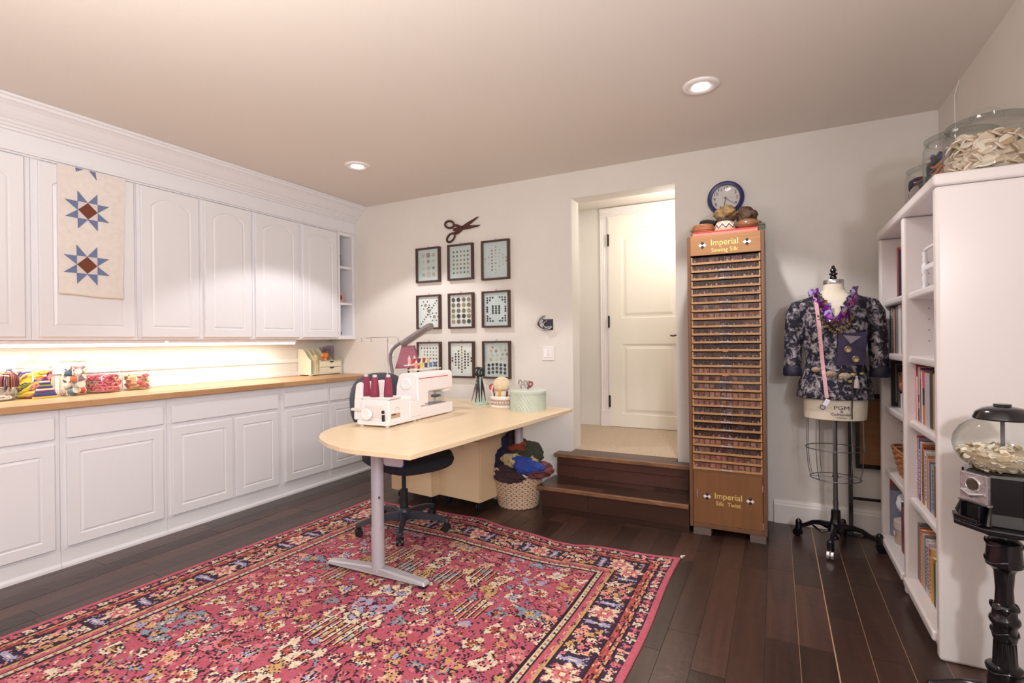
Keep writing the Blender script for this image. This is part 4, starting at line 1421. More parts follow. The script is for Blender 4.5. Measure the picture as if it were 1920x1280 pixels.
def fab(n_, c, c2=None, sc=(120, 120, 120), amt=.6):
    return mat(n_, c, .92, c2=c2, scale=sc, amt=amt, bump=.5, bscale=350)
M_navy = fab('navy_cloth', (30, 30, 58), (40, 40, 72))
lump('dark_trousers', 'dark charcoal garment at the bottom back of the laundry basket', (BX, BY + .02, .275), (.168, .165, .085), 0, (0, 0), fab('charcoal_cloth', (34, 32, 42)), 1)
lump('navy_sweater', 'navy garment draped over the top left of the laundry pile', (-1.779, 3.400, 0.388), (.150, .115, .120), .3, (0, -.35), M_navy, 2)
lump('navy_sleeve_top', 'navy jersey hanging out over the left basket rim', (-1.828, 3.330, 0.299), (.066, .08, .105), .2, (0, .15), fab('navy_cloth_two', (28, 28, 50)), 9)
lump('green_fleece', 'dark olive garment near the top of the laundry pile', (-1.632, 3.370, 0.387), (.135, .10, .07), -.1, (0, .18), fab('olive_cloth', (52, 56, 44), (66, 68, 54)), 3)
lump('red_shirt', 'rust red garment showing as a strip near the top of the laundry pile', (-1.670, 3.335, 0.429), (.072, .06, .035), 0, (0, -.12), fab('rust_cloth', (140, 56, 36)), 4)
lump('cream_shirt', 'cream patterned garment in the middle of the laundry pile', (-1.641, 3.300, 0.347), (.140, .085, .055), .1, (0, -.15), fab('cream_print', (216, 200, 160), (170, 150, 96), (40, 40, 40), .5), 5, fold=.1)
lump('blue_shirt', 'bright blue garment on the front of the laundry pile', (-1.581, 3.255, 0.328), (.115, .065, .060), -.05, (.1, .1), fab('blue_cloth', (48, 68, 152), (60, 84, 172)), 6)
lump('maroon_sweater', 'dark maroon brown garment at the front left of the laundry pile', (-1.691, 3.245, 0.247), (.115, .075, .052), .15, (0, .1), fab('maroon_cloth', (58, 38, 44), (72, 48, 52)), 7)
lump('plaid_scarf', 'dark plaid red and grey garment at the right edge of the laundry pile', (-1.517, 3.330, 0.276), (.105, .095, .060), -.2, (0, -.25), fab('plaid_cloth', (64, 50, 52), (140, 70, 72), (14, 14, 70), .5), 8)

# ================================================================== SILK CABINET
M_oak = mat('oak_varnish', (124, 86, 62), .35, c2=(102, 68, 48), scale=(30, 30, 2.5), amt=.9, bump=.15, bscale=60)
M_oakd = mat('oak_front', (140, 97, 60), .33, c2=(114, 76, 46), scale=(26, 30, 2.2), amt=1.0)
M_oakt = mat('oak_header', (170, 124, 80), .35, c2=(148, 102, 62), scale=(3, 20, 40), amt=.8)
M_oakr = mat('oak_rail', (192, 148, 100), .35, c2=(168, 122, 78), scale=(4, 30, 60), amt=.8)
M_gold = mat('gold_lettering', (236, 212, 132), .4, metal=.1)
CX0, CX1, CYF, CYB = -.483, -.052, 3.33, 3.735
t = silk = thing('silk_cabinet', 'tall narrow oak cabinet of shallow glass fronted drawers lettered Imperial Sewing Silk', 'cabinet', ((CX0 + CX1) / 2, 3.53, 0))
ZB, ZT = .043, 1.832
MB().box(CX0, CX0 + .020, CYF, CYB, ZB, ZT).build('side_panel', M_oak, t, bevel=.003)
MB().box(CX1 - .020, CX1, CYF, CYB, ZB, ZT).build('side_panel', M_oak, t, bevel=.003)
MB().box(CX0 + .02, CX1 - .02, CYB - .01, CYB, ZB, ZT).build('back_panel', M_oak, t)
MB().box(CX0 + .0205, CX1 - .0205, CYF + .004, CYB - .011, ZT - .02, ZT - .001).build('top_panel', M_oak, t)
MB().box(CX0 + .020, CX1 - .020, CYF - .001, CYF + .02, 1.712, ZT - .0005).build('header', M_oakt, t, bevel=.001)
MB().box(CX0 + .0205, CX1 - .0205, CYF + .002, CYB - .011, ZB, .068).build('bottom_rail', M_oak, t, bevel=.002)
dr = MB().box(CX0 + .0225, CX1 - .0225, CYF + .003, CYF + .022, .070, .386).build('door', M_oakd, t, bevel=.001)
MB().box(CX0 + .0205, CX1 - .0205, CYF + .03, CYB - .012, .070, .39).build('lower_case', M_oak, t)
MB().box(CX0 + .0205, CX1 - .0205, CYF + .002, CYB - .011, .387, .399).build('divider_rail', M_oak, t)
MB().tube([(-.436, CYF + .004, .225), (-.436, CYF - .014, .230), (-.436, CYF - .014, .268), (-.436, CYF + .004, .273)], .0035, 8).build('handle', M_chrome, dr, smooth=True)
MB().box(CX1 - .0245, CX1 - .0205, CYF, CYF + .004, .08, .12).build('hinge', M_chrome, dr)
MB().box(CX1 - .0245, CX1 - .0205, CYF, CYF + .004, .30, .34).build('hinge', M_chrome, dr)
M_lite = plain((214, 196, 196), .6)
for (x0, z, dep, lines, nm) in ((-.268, 1.783, CYF - .0016, (('Imperial', .052, 0), ('Sewing Silk', .036, -.046)), 't'), (-.262, .247, CYF + .0024, (('Imperial', .052, 0), ('Silk  Twist', .036, -.046)), 'b')):
    par = t if nm == 't' else dr
    for s_, sz, dz_ in lines:
        text('gold_lettering', s_, sz, (x0, dep, z + dz_), (PI / 2, 0, 0), M_gold, par, ext=.0005, xs=.93)
for (x, z, y, par) in ((-.393, 1.773, CYF - .0016, t), (-.144, 1.773, CYF - .0016, t), (-.381, .238, CYF + .0024, dr), (-.141, .238, CYF + .0024, dr)):
    s_ = .0115
    for k, (dx, dz_) in enumerate(((-1, 0), (0, 1), (1, 0), (0, -1))):
        c = (x + dx * s_, z + dz_ * s_)
        MB().prism([(c[0] - s_, c[1]), (c[0], c[1] - s_), (c[0] + s_, c[1]), (c[0], c[1] + s_)], y - .0004, y + .0008, 'y').build('diamond_mark', plain((230, 224, 226), .6) if dx else plain((34, 30, 40), .6), par)
# drawers
cont_cols = {'grey': [(122, 98, 88), (98, 78, 72), (146, 124, 112), (84, 64, 58)], 'tan': [(206, 162, 128), (184, 136, 104), (220, 182, 150), (160, 116, 90)], 'dark': [(60, 42, 42), (46, 34, 38), (76, 54, 50), (92, 70, 66)], 'mix': [(190, 150, 120), (96, 110, 130), (120, 60, 60), (200, 190, 180), (90, 100, 60)]}
sty = ['grey', 'grey', 'grey', 'dark', 'grey', 'grey', 'mix', 'tan', 'grey', 'grey', 'dark', 'dark', 'grey', 'dark', 'tan', 'mix', 'mix', 'tan', 'tan', 'grey', 'grey', 'dark', 'dark', 'tan', 'grey', 'tan', 'tan']
M_drglass = glass('drawer_glass', (240, 232, 234), 1.5, .35)
pit = (1.6640 - .4075) / 26
bx0, bx1 = CX0 + .0225, CX1 - .0225
M_bits = {}
for k, cs in cont_cols.items():
    M_bits[k] = [plain(c, .45) for c in cs]
for i in range(27):
    zr = 1.6640 - pit * i
    zt_ = zr + pit - .0052
    if i == 0:
        zt_ = 1.709
    d_ = MB().box(bx0, bx1, CYF + .001, CYF + .012, zr - .0065, zr + .0055).box(bx0, bx0 + .008, CYF + .003, CYF + .010, zr + .0055, zt_ - .007).box(bx1 - .008, bx1, CYF + .003, CYF + .010, zr + .0055, zt_ - .007).build('drawer', M_oakr, t)
    # back and floor of the drawer
    MB().box(bx0, bx1, CYF + .075, CYF + .078, zr - .004, zt_ - .004).box(bx0, bx1, CYF + .0125, CYF + .075, zr - .006, zr - .003).build('tray', plain(cont_cols[sty[i]][3], .7), d_)
    MB().box(bx0 + .008, bx1 - .008, CYF + .006, CYF + .0075, zr + .0055, zt_ - .007).build('glass', M_drglass, d_)
    ncell = 6 if i in (0, 2, 5) else 12
    mb = MB()
    for c in range(1, ncell):
        x = bx0 + (bx1 - bx0) * c / ncell
        mb.box(x - .0009, x + .0009, CYF + .0085, CYF + .07, zr - .003, zt_ - .010)
    mb.build('dividers', plain((190, 164, 148) if sty[i] != 'dark' else (146, 110, 90), .6), d_)['kind'] = 'stuff'
    mb = MB()
    ms = M_bits[sty[i]] + [plain((222, 214, 208), .35)]  # extra pale colour paints glints in among the drawer contents
    for c in range(12):
        xa = bx0 + (bx1 - bx0) * (c + .5) / 12
        mb.box(xa - .0125, xa + .0125, CYF + .020, CYF + .024, zr - .002, zt_ - .012, rnd.choice([0, 1, 2, 3]))
        for q in range(rnd.choice([3, 4, 5])):
            mm = rnd.choice([0, 1, 2, 3, 4]) if rnd.random() < .68 else 4
            mb.ball((xa + rnd.uniform(-.009, .009), CYF + .0145 + rnd.uniform(-.003, .003), zr + .001 + rnd.random() * .014), rnd.uniform(.003, .006), 6, 4, m=mm, sc=(1, .6, 1))
    if i in (14,):
        for q in range(8):
            mb.ball((bx1 - .018 + rnd.uniform(-.011, .011), CYF + .016, zr + .006 + rnd.random() * .012), .005, 6, 4, m=5)
    mb.build('buttons_beads_glints', ms + [plain((120, 150, 60), .5)], d_)['kind'] = 'stuff'
    if i in (0, 3, 4, 7, 24, 25):
        continue
    if i in (11, 14):
        mb = MB().tube([(-.2675 + .022 * math.cos(a), CYF - .010 + .008 * math.cos(2 * a) * 0, zr + .002 - .012 * math.sin(a)) for a in [k * PI / 8 for k in range(9)]], .0028, 6)
        mb.build('handle', mat('copper', (176, 112, 74), .3, metal=.8), d_, smooth=True)
    else:
        mb = MB().tube([(-.2895, CYF + .002, zr + .001), (-.2875, CYF - .012, zr + .001), (-.2475, CYF - .012, zr + .001), (-.2455, CYF + .002, zr + .001)], .0030, 6)
        mb.box(-.298, -.283, CYF - .002, CYF + .001, zr - .005, zr + .006).box(-.252, -.237, CYF - .002, CYF + .001, zr - .005, zr + .006)
        mb.build('handle', plain((186, 176, 172), .3), d_, smooth=False)
# feet blocks
M_blk = mat('grey_block', (112, 98, 92), .8, c2=(92, 80, 76), scale=(20, 20, 60))
for (a, b_) in ((-.462, -.36), (-.145, -.058)):
    MB().box(a, b_, CYF - .004, CYF + .07, 0, .0425).build('foot_block', M_blk, t, bevel=.002)
    MB().box(a, b_, CYB - .09, CYB - .01, 0, .0425).build('foot_block', M_blk, t, bevel=.002)

# ---- things on top of the silk cabinet (top at 1.832)
TZ = 1.8325
M_sage = mat('sage_box', (142, 160, 134), .7, c2=(128, 148, 122), scale=(30, 30, 30))
t = thing('sage_tray', 'sage green shallow box at the back of the silk cabinet top', 'box', (-.27, 3.66, TZ))
MB().box(-.495, -.055, 3.60, 3.73, TZ + .0, TZ + .085).build('box_body', M_sage, t, bevel=.003)
MB().box(-.500, -.050, 3.595, 3.735, TZ + .0852, TZ + .096).build('lid', mat('sage_lid', (150, 168, 142), .7), t, bevel=.003)
t = thing('red_book', 'large flat red book under the baskets on the silk cabinet', 'book', (-.27, 3.47, TZ))
MB().box(-.455, -.085, 3.35, 3.59, TZ, TZ + .006).build('cover', mat('red_cover', (208, 66, 56), .5), t, bevel=.001)
MB().box(-.452, -.088, 3.353, 3.589, TZ + .006, TZ + .021).build('pages', plain((214, 130, 116), .8), t)
MB().box(-.455, -.085, 3.35, 3.59, TZ + .021, TZ + .027).build('cover', MATS['red_cover'], t, bevel=.001)
BZ = TZ + .0272
t = thing('coiled_basket', 'low brown coiled basket, leftmost on the red book', 'basket', (-.400, 3.455, BZ))
M_coil = mat('coil_brown', (132, 82, 50), .6, c2=(168, 112, 72), scale=(60, 60, 220), amt=.8)
mb = MB()
for k in range(6):
    r_ = .052 + .014 * math.sin((k + .5) / 6 * PI)
    mb.tube(ring_pts((0, 0, .006 + .0095 * k), r_, 28), .006, 6, closed=True)
mb.build('coils', M_coil, t, world=False, smooth=True)
MB().lathe([(0, .003), (.05, .003)], seg=24, cap=False).build('bottom', M_coil, t, world=False)
o = lump('fur_pincushion', 'small dark furry bundle lying in the left coiled basket', (-.375, 3.455, BZ + .068), (.048, .026, .022), .1, (0, .1), plain((34, 24, 22), .95), 12, fold=.3, sub=3, group='trinkets')
del o['group']
o['category'] = 'pincushion'
t = thing('zigzag_basket', 'bell-shaped woven basket with white and black zigzag bands in the middle of the cabinet top', 'basket', (-.272, 3.425, BZ))
M_zz = mat('zigzag_weave', (180, 112, 76), .8, c2=(214, 190, 168), scale=(14, 14, 240), amt=.8)
MB().lathe([(0, .001), (.060, .001), (.062, .006), (.060, .02), (.054, .04), (.047, .06), (.043, .066), (.038, .066)], seg=40, cap=False).build('woven_body', M_zz, t, world=False, smooth=True)
for lay, (col, dz_, w_) in enumerate((((226, 214, 206), 0, .007), ((60, 54, 70), -.007, .0035))):
    pts = []
    K = 9
    for k in range(2 * K):
        a = 2 * PI * k / (2 * K)
        z = (.050 if k % 2 else .026) + dz_
        r_ = np.interp(z, [0, .006, .02, .04, .06, .066], [.0615, .063, .0612, .055, .048, .044])
        pts.append((r_, a, z))
    mb = MB()
    for k in range(2 * K):
        r0_, a0, z0 = pts[k]
        r1_, a1, z1 = pts[(k + 1) % (2 * K)]
        if k == 2 * K - 1:
            a1 += 2 * PI
        vs_ = []
        for q in range(5):
            u = q / 4
            a, z = a0 + (a1 - a0) * u, z0 + (z1 - z0) * u
            for zz in (z - w_, z + w_):
                rr = np.interp(zz, [0, .006, .02, .04, .06, .066], [.0615, .063, .0612, .055, .048, .044]) + .0012 + .0005 * lay
                vs_.append((rr * math.cos(a), rr * math.sin(a), zz))
        mb.add(vs_, [(2 * q, 2 * q + 2, 2 * q + 3, 2 * q + 1) for q in range(4)])
    mb.build('zigzag_band', plain(col, .8), t, world=False)
MB().tube(ring_pts((0, 0, .070), .050, 24), .006, 6, closed=True).build('rim', plain((60, 50, 54), .8), t, world=False, smooth=True)
o = lump('moss_ball', 'tan and olive mossy ball sitting in the zigzag basket in front of the clock', (-.268, 3.43, BZ + .108), (.062, .056, .048), 0, (0, 0), mat('moss', (98, 78, 48), .95, c2=(132, 102, 64), scale=(40, 40, 40), bump=1, bscale=120), 14, fold=.22, sub=4, group='trinkets')
del o['group']
o['category'] = 'ornament'
t = thing('glazed_bowl', 'brown glazed pottery bowl, rightmost on the red book', 'bowl', (-.145, 3.45, BZ))
MB().lathe([(0, .001), (.034, .001), (.055, .012), (.066, .030), (.064, .046), (.055, .056), (.057, .062), (.052, .062), (.05, .054), (.056, .04), (.05, .02), (0, .01)], seg=36, cap=False).build('bowl_body', mat('brown_glaze', (112, 74, 54), .22, c2=(140, 98, 70), scale=(6, 6, 50), amt=.8), t, world=False, smooth=True)
o = lump('fuzzy_bundle', 'fuzzy dark brown fibre bundle heaped in the glazed bowl', (-.150, 3.46, BZ + .098), (.052, .048, .048), 0, (0, 0), mat('fuzzy_brown', (64, 46, 38), .95, c2=(90, 68, 50), scale=(60, 60, 60), bump=1, bscale=100), 16, fold=.25, sub=4, group='trinkets')
del o['group']
o['category'] = 'ornament'
o = lump('dried_moss', 'small tuft of dried pods at the left end of the sage box', (-.445, 3.63, TZ + .112), (.030, .022, .014), 0, (0, 0), MATS['moss'], 17, fold=.3, sub=3, group='trinkets')
del o['group']
o['category'] = 'ornament'
o = lump('dried_petals', 'small pinkish dried scrap at the right end of the sage box', (-.095, 3.63, TZ + .108), (.026, .02, .010), 0, (0, 0), plain((176, 140, 122), .9), 18, fold=.3, sub=3, group='trinkets')
del o['group']
o['category'] = 'ornament'

# ================================================================== DRESS FORM
FXc, FYc = .298, 3.46
t = form = thing('dress_form', 'cream dress form with wire cage skirt on a black cast iron wheeled stand', 'dress form', (FXc, FYc, 0))
RG = [(.738, .146, .108), (.742, .153, .115), (.78, .156, .118), (.86, .160, .120), (.93, .152, .112), (1.00, .134, .100), (1.06, .124, .094), (1.12, .128, .098), (1.20, .146, .112), (1.27, .158, .122), (1.33, .160, .112), (1.385, .158, .092), (1.415, .140, .078), (1.437, .100, .066), (1.452, .070, .058), (1.475, .054, .052), (1.505, .050, .049)]
M_linen = mat('form_linen', (226, 216, 196), .85, c2=(232, 222, 204), scale=(60, 60, 60), bump=.3, bscale=250)
def rsec(z, grow=0):
    zs = [r[0] for r in RG]
    return float(np.interp(z, zs, [r[1] for r in RG])) + grow, float(np.interp(z, zs, [r[2] for r in RG])) + grow
n = 40
v, f = [], []
for (z, a, b_) in RG:
    for i in range(n):
        th = 2 * PI * i / n
        v.append((a * math.cos(th), b_ * math.sin(th) * (1.0 if math.sin(th) > 0 else 1.06), z))
for j in range(len(RG) - 1):
    for i in range(n):
        k = (i + 1) % n
        f.append((j * n + i, j * n + k, (j + 1) * n + k, (j + 1) * n + i))
f.append(tuple(range(n - 1, -1, -1)))
MB().add(v, f).build('torso', M_linen, t, world=False, smooth=True)
MB().lathe([(.051, 1.504), (.0525, 1.506), (.0525, 1.526), (.050, 1.530), (.02, 1.534), (0, 1.534)], seg=32).build('neck_cap', M_chrome, t, world=False, smooth=True)
MB().lathe([(.014, 1.532), (.018, 1.540), (.017, 1.549), (.012, 1.555), (.022, 1.561), (.022, 1.567), (.011, 1.573), (.017, 1.584), (.014, 1.594), (.008, 1.602), (.010, 1.608), (0, 1.616)], seg=20).build('finial', M_black, t, world=False, smooth=True)
MB().cyl((0, 0, .20), (0, 0, .745), .0115, seg=16).build('pole', M_steel, t, world=False, smooth=True)
MB().cyl((0, 0, .400), (0, 0, .412), .016, seg=16).cyl((0, 0, .40), (.03, -.01, .408), .003, seg=6).build('cage_clamp', M_steel, t, world=False)
pts = [(.0145 * math.cos(a), .0145 * math.sin(a), .19 + .075 * a / (14 * PI)) for a in [k * PI / 5 for k in range(70)]]
MB().tube(pts, .0018, 5).build('spring', M_steel, t, world=False)
for k in range(10):
    a = 2 * PI * (k + .3) / 10
    MB().tube([(.142 * math.cos(a), .108 * math.sin(a), .74), (.146 * math.cos(a), .13 * math.sin(a), .565), (.138 * math.cos(a), .125 * math.sin(a), .46), (.124 * math.cos(a), .115 * math.sin(a), .395)], .0021, 5).build('cage_wire', M_steel, t, world=False)
MB().tube(ring_pts((0, 0, .568), .147, 40, sy=.89), .0026, 6, closed=True).build('cage_ring', M_steel, t, world=False)
MB().tube(ring_pts((0, 0, .397), .126, 40, sy=.92), .0026, 6, closed=True).build('cage_ring', M_steel, t, world=False)
MB().tube([(-.124, 0, .398), (0, 0, .405), (.124, 0, .398)], .002, 5).build('cage_spoke', M_steel, t, world=False)
MB().lathe([(.018, .215), (.024, .21), (.025, .17), (.030, .14), (.042, .115), (.040, .09), (.02, .08), (0, .08)][::-1], seg=24).build('hub', M_black, t, world=False, smooth=True)
for a in (152, 258, 3, 75):
    A = math.radians(a)
    T = Matrix.Rotation(A, 4, 'Z')
    mb = MB(); mb.T = T
    mb.tube([(.01, 0, .12), (.045, 0, .115), (.085, 0, .118), (.125, 0, .108), (.16, 0, .085), (.19, 0, .070), (.208, 0, .068)], [.026, .022, .015, .013, .0125, .012, .016], 12)
    mb.cyl((.208, 0, .045), (.208, 0, .09), .018, seg=14).ball((.208, 0, .09), .017, 12, 8)
    lg = mb.build('cast_leg', M_black, t, world=False, smooth=True)
    mb = MB(); mb.T = T
    mb.tube([(.214, -.016, .024), (.214, -.004, .024)], [.0235, .0235], 16).tube([(.214, .004, .024), (.214, .016, .024)], [.0235, .0235], 16).box(.205, .23, -.005, .005, .02, .05)
    mb.build('castor', M_chrome if a == 258 else M_black, lg, world=False, smooth=True)
    mb = MB(); mb.T = T
    mb.tube([(.04, .0, .085), (.07, .02, .07), (.10, .0, .075), (.13, -.01, .085)], .006, 8).build('scroll', M_black, lg, world=False, smooth=True)
M_ink = plain((62, 50, 96), .7)
for s_, sz, z in (('PGM', .030, .812), ('8', .020, .791), ('Collapsible', .019, .776), ('industry', .012, .758)):
    yy = -rsec(z)[1] * 1.06 - .0012
    text('printed_lettering', s_, sz, (FXc + .022, FYc + yy - .0008, z), (PI / 2, 0, 0), M_ink, form, ext=.0004, xs=1.25)

# jacket
M_jk = bpy.data.materials.new('brocade')
M_jk.use_nodes = True
nt = M_jk.node_tree
N, L = nt.nodes, nt.links
b = N['Principled BSDF']
b.inputs['Roughness'].default_value = .8
tc = N.new('ShaderNodeTexCoord')
n1 = N.new('ShaderNodeTexNoise'); n1.inputs['Scale'].default_value = 27; n1.inputs['Detail'].default_value = 7; n1.inputs['Roughness'].default_value = .72; n1.inputs['Distortion'].default_value = .6
L.new(tc.outputs['Object'], n1.inputs['Vector'])
cr = N.new('ShaderNodeValToRGB')
e = cr.color_ramp.elements
e[0].position = .495; e[0].color = rgb((20, 18, 36))
e[1].position = .555; e[1].color = rgb((134, 128, 136))
x = cr.color_ramp.elements.new(.66); x.color = rgb((186, 180, 180))
L.new(n1.outputs['Fac'], cr.inputs[0])
L.new(cr.outputs[0], b.inputs['Base Color'])
bp = N.new('ShaderNodeBump'); bp.inputs['Strength'].default_value = .4; bp.inputs['Distance'].default_value = .003
L.new(n1.outputs['Fac'], bp.inputs['Height']); L.new(bp.outputs[0], b.inputs['Normal'])
t = jacket = thing('brocade_jacket', 'navy and silver patterned jacket buttoned on the dress form', 'jacket', (FXc, FYc, .86))
def fsurf(x, z, grow=.016):
    a, b_ = rsec(z, grow)
    if z < 1.0:
        a += .012; b_ += .010
    q = max(0.0, 1 - (x / a) ** 2)
    return -b_ * 1.06 * math.sqrt(q)
n, mrows = 72, 44
v, f = [], []
z0_, z1_ = .858, 1.448
for j in range(mrows + 1):
    z = z0_ + (z1_ - z0_) * j / mrows
    a, b_ = rsec(z, .014)
    if z < 1.05:
        a += .012 * min(1, (1.05 - z) / .1); b_ += .010 * min(1, (1.05 - z) / .1)
    if 1.36 < z < 1.43:
        a += .022 * math.sin((z - 1.36) / .07 * PI)
    for i in range(n):
        th = 2 * PI * i / n
        wv = .0025 * math.sin(7 * th + z * 14) * (1.2 - (z - .86))
        v.append(((a + wv) * math.cos(th), (b_ + wv) * math.sin(th) * (1.0 if math.sin(th) > 0 else 1.06), z - .86))
for j in range(mrows):
    for i in range(n):
        k = (i + 1) % n
        th = 2 * PI * (i + .5) / n
        z = z0_ + (z1_ - z0_) * (j + .5) / mrows
        xx = rsec(z, .014)[0] * math.cos(th)
        if math.sin(th) < 0 and z > 1.285 and abs(xx) < (z - 1.285) * .42 + .004:
            continue
        f.append((j * n + i, j * n + k, (j + 1) * n + k, (j + 1) * n + i))
jb = MB().add(v, f).build('body', M_jk, t, world=False, smooth=True)
sd = jb.modifiers.new('thick', 'SOLIDIFY'); sd.thickness = .004; sd.offset = 1
# lapel roll along the V
for s_ in (-1, 1):
    pts = []
    for k in range(10):
        u = k / 9
        z = 1.285 + u * .155
        xx = s_ * ((z - 1.285) * .45 + .004)
        pts.append((xx, fsurf(xx, z, .019), z - .86))
    MB().tube(pts, [.006 + .005 * math.sin(PI * k / 9) for k in range(10)], 8).build('collar', M_jk, t, world=False, smooth=True)
MB().tube([(.004, fsurf(0, z, .017), z - .86) for z in [.862 + k * .03 for k in range(15)]], .0022, 6).build('front_edge', plain((24, 22, 40), .8), t, world=False)
for s_ in (-1, 1):
    P_ = [(s_ * .135, .0, 1.392), (s_ * .172, -.002, 1.378), (s_ * .190, -.004, 1.335), (s_ * .199, -.006, 1.26), (s_ * .206, -.010, 1.17), (s_ * .209, -.018, 1.08), (s_ * .210, -.028, 1.00)]
    sl = MB().tube([(p[0], p[1], p[2] - .86) for p in P_], [.040, .050, .053, .050, .048, .046, .045], 18).build('sleeve', M_jk, t, world=False, smooth=True)
    MB().tube([(s_ * .2095, -.026, 1.024 - .86), (s_ * .2105, -.028, 1.018 - .86), (s_ * .211, -.029, .985 - .86), (s_ * .211, -.029, .980 - .86)], [.046, .050, .050, .046], 18).build('cuff', mat('dark_lining', (28, 28, 50), .55), sl, world=False, smooth=True)
MB().box(-.006, .006, -.006, .004, 0, .02).build('label', M_jk, t, world=False) if False else None

# tape measure over the shoulder
def ribbon(name, pts, w, m, parent, thick=.0012, axis=(1, 0, 0)):
    v, f = [], []
    ax = Vector(axis)
    for p in pts:
        p = Vector(p)
        v += [p - ax * w / 2, p + ax * w / 2, p + ax * w / 2 + Vector((0, -thick, 0)), p - ax * w / 2 + Vector((0, -thick, 0))]
    for j in range(len(pts) - 1):
        for a_, b_ in ((0, 1), (1, 2), (2, 3), (3, 0)):
            f.append((j * 4 + a_, j * 4 + b_, (j + 1) * 4 + b_, (j + 1) * 4 + a_))
    f += [(3, 2, 1, 0), tuple((len(pts) - 1) * 4 + i for i in range(4))]
    return MB().add(v, f).build(name, m, parent, world=False)
t = thing('tape_measure', 'pale pink tape measure hanging over the left shoulder of the jacket', 'tape measure', (FXc, FYc, .86))
pts = [(-.092, .03, 1.447 - .86), (-.095, -.01, 1.452 - .86)]
zs_ = [1.44 - k * .03 for k in range(20)]
for z in zs_:
    u = (1.44 - z) / .57
    xx = -.096 + .046 * u
    pts.append((xx, min(fsurf(xx, z, .026), -.085 if z < 1.15 else 0) - .003, z - .86))
ribbon('tape', pts, .019, mat('pink_tape', (226, 176, 184), .6), t)
mb = MB()
for k, z in enumerate([1.40 - q * .014 for q in range(38)]):
    u = (1.44 - z) / .57
    xx = -.096 + .046 * u
    y = min(fsurf(xx, z, .026), -.085 if z < 1.15 else 0) - .0050
    mb.box(xx - .008, xx - .001 + .004 * (k % 2), y - .0004, y + .0004, z - .86, z - .8588)
mb.build('tick_marks', plain((150, 100, 120), .7), t, world=False)['kind'] = 'stuff'
yk = fsurf(-.05, .87, .02) - .01
t = thing('key_tag', 'small white tag with a blue ring at the lower end of the tape measure', 'tag', (FXc - .066, FYc + yk, .835))
MB().box(-.004, .018, -.003, 0, -.005, .035).build('tag', plain((232, 230, 244), .5), t, world=False).rotation_euler = (0, .5, 0)
MB().tube(ring_pts((-.004, 0, -.018), .012, 16, 'y'), .0022, 6, closed=True).build('ring', plain((60, 74, 150), .4), t, world=False)

# petal necklace
t = neck = thing('petal_necklace', 'necklace of purple and lilac petals around the dress form neck', 'necklace', (FXc, FYc, 1.26))
pm = [mat('petal_purple', (92, 26, 110), .35, spec=.8), mat('petal_lilac', (168, 158, 214), .3), mat('petal_plum', (118, 44, 84), .4), mat('petal_dark', (60, 30, 50), .45), mat('petal_violet', (120, 20, 150), .3), mat('petal_bronze', (104, 78, 52), .4, metal=.3)]
mb = MB().add([(0, 0, .014), (.010, -.002, .002), (.003, -.001, -.018), (-.009, 0, -.003), (0, .0018, 0), (.010, .0, .001)], [(0, 3, 4), (0, 4, 1), (1, 4, 2), (3, 2, 4), (0, 1, 3), (1, 2, 3)])
pet = [mb.mesh('petal', m_, False) for m_ in pm]
cpts = []
for s_ in (-1, 1):
    for k in range(44):
        u = k / 43
        z = 1.472 - .185 * u
        xx = s_ * (.070 * (1 - u) ** .75 + .004 + (.014 if u < .4 else 0) + rnd.uniform(0, .028) * (1 - .5 * u))
        y = .02 - .09 * min(1, u * 2.2) if u < .2 else fsurf(xx, z, .024)
        cpts.append((xx + rnd.uniform(-.016, .014), y - rnd.uniform(.004, .020), z + rnd.uniform(-.012, .012)))
for k, p in enumerate(cpts):
    o = bpy.data.objects.new('petal', rnd.choices(pet, [5, 3, 4, 3, 3, 2])[0])
    COL.objects.link(o)
    o.parent = t
    o.location = (p[0], p[1], p[2] - 1.26)
    o.rotation_euler = (rnd.uniform(-.7, .7), rnd.uniform(-.9, .9), rnd.uniform(-.9, .9))
    s_ = rnd.uniform(1.1, 1.75)
    o.scale = (s_, s_, s_)
# string
pts = [(.066 * math.sin(th) * 1.0, .066 * math.cos(th), .205 - .03 * (1 - math.cos(th))) for th in [k * PI / 8 - PI * .5 for k in range(9)]]
MB().tube(pts, .002, 6).build('cord', plain((50, 40, 50), .7), t, world=False)
t = thing('bronze_necklace', 'bronze and gold bead strand below the purple petals', 'necklace', (FXc, FYc, 1.2))
mb = MB()
for k in range(46):
    u = k / 45
    th = (u - .5) * 2
    xx = th * .085
    z = 1.235 + .085 * th * th + rnd.uniform(-.012, .012)
    mb.ball((xx, fsurf(xx, z, .024) - .004, z - 1.2), rnd.uniform(.004, .007), 7, 5, m=k % 3)
mb.build('beads', [plain((120, 96, 54), .35, metal=.5), plain((84, 66, 40), .4), plain((170, 140, 90), .35, metal=.5)], t, world=False, smooth=True)['kind'] = 'stuff'
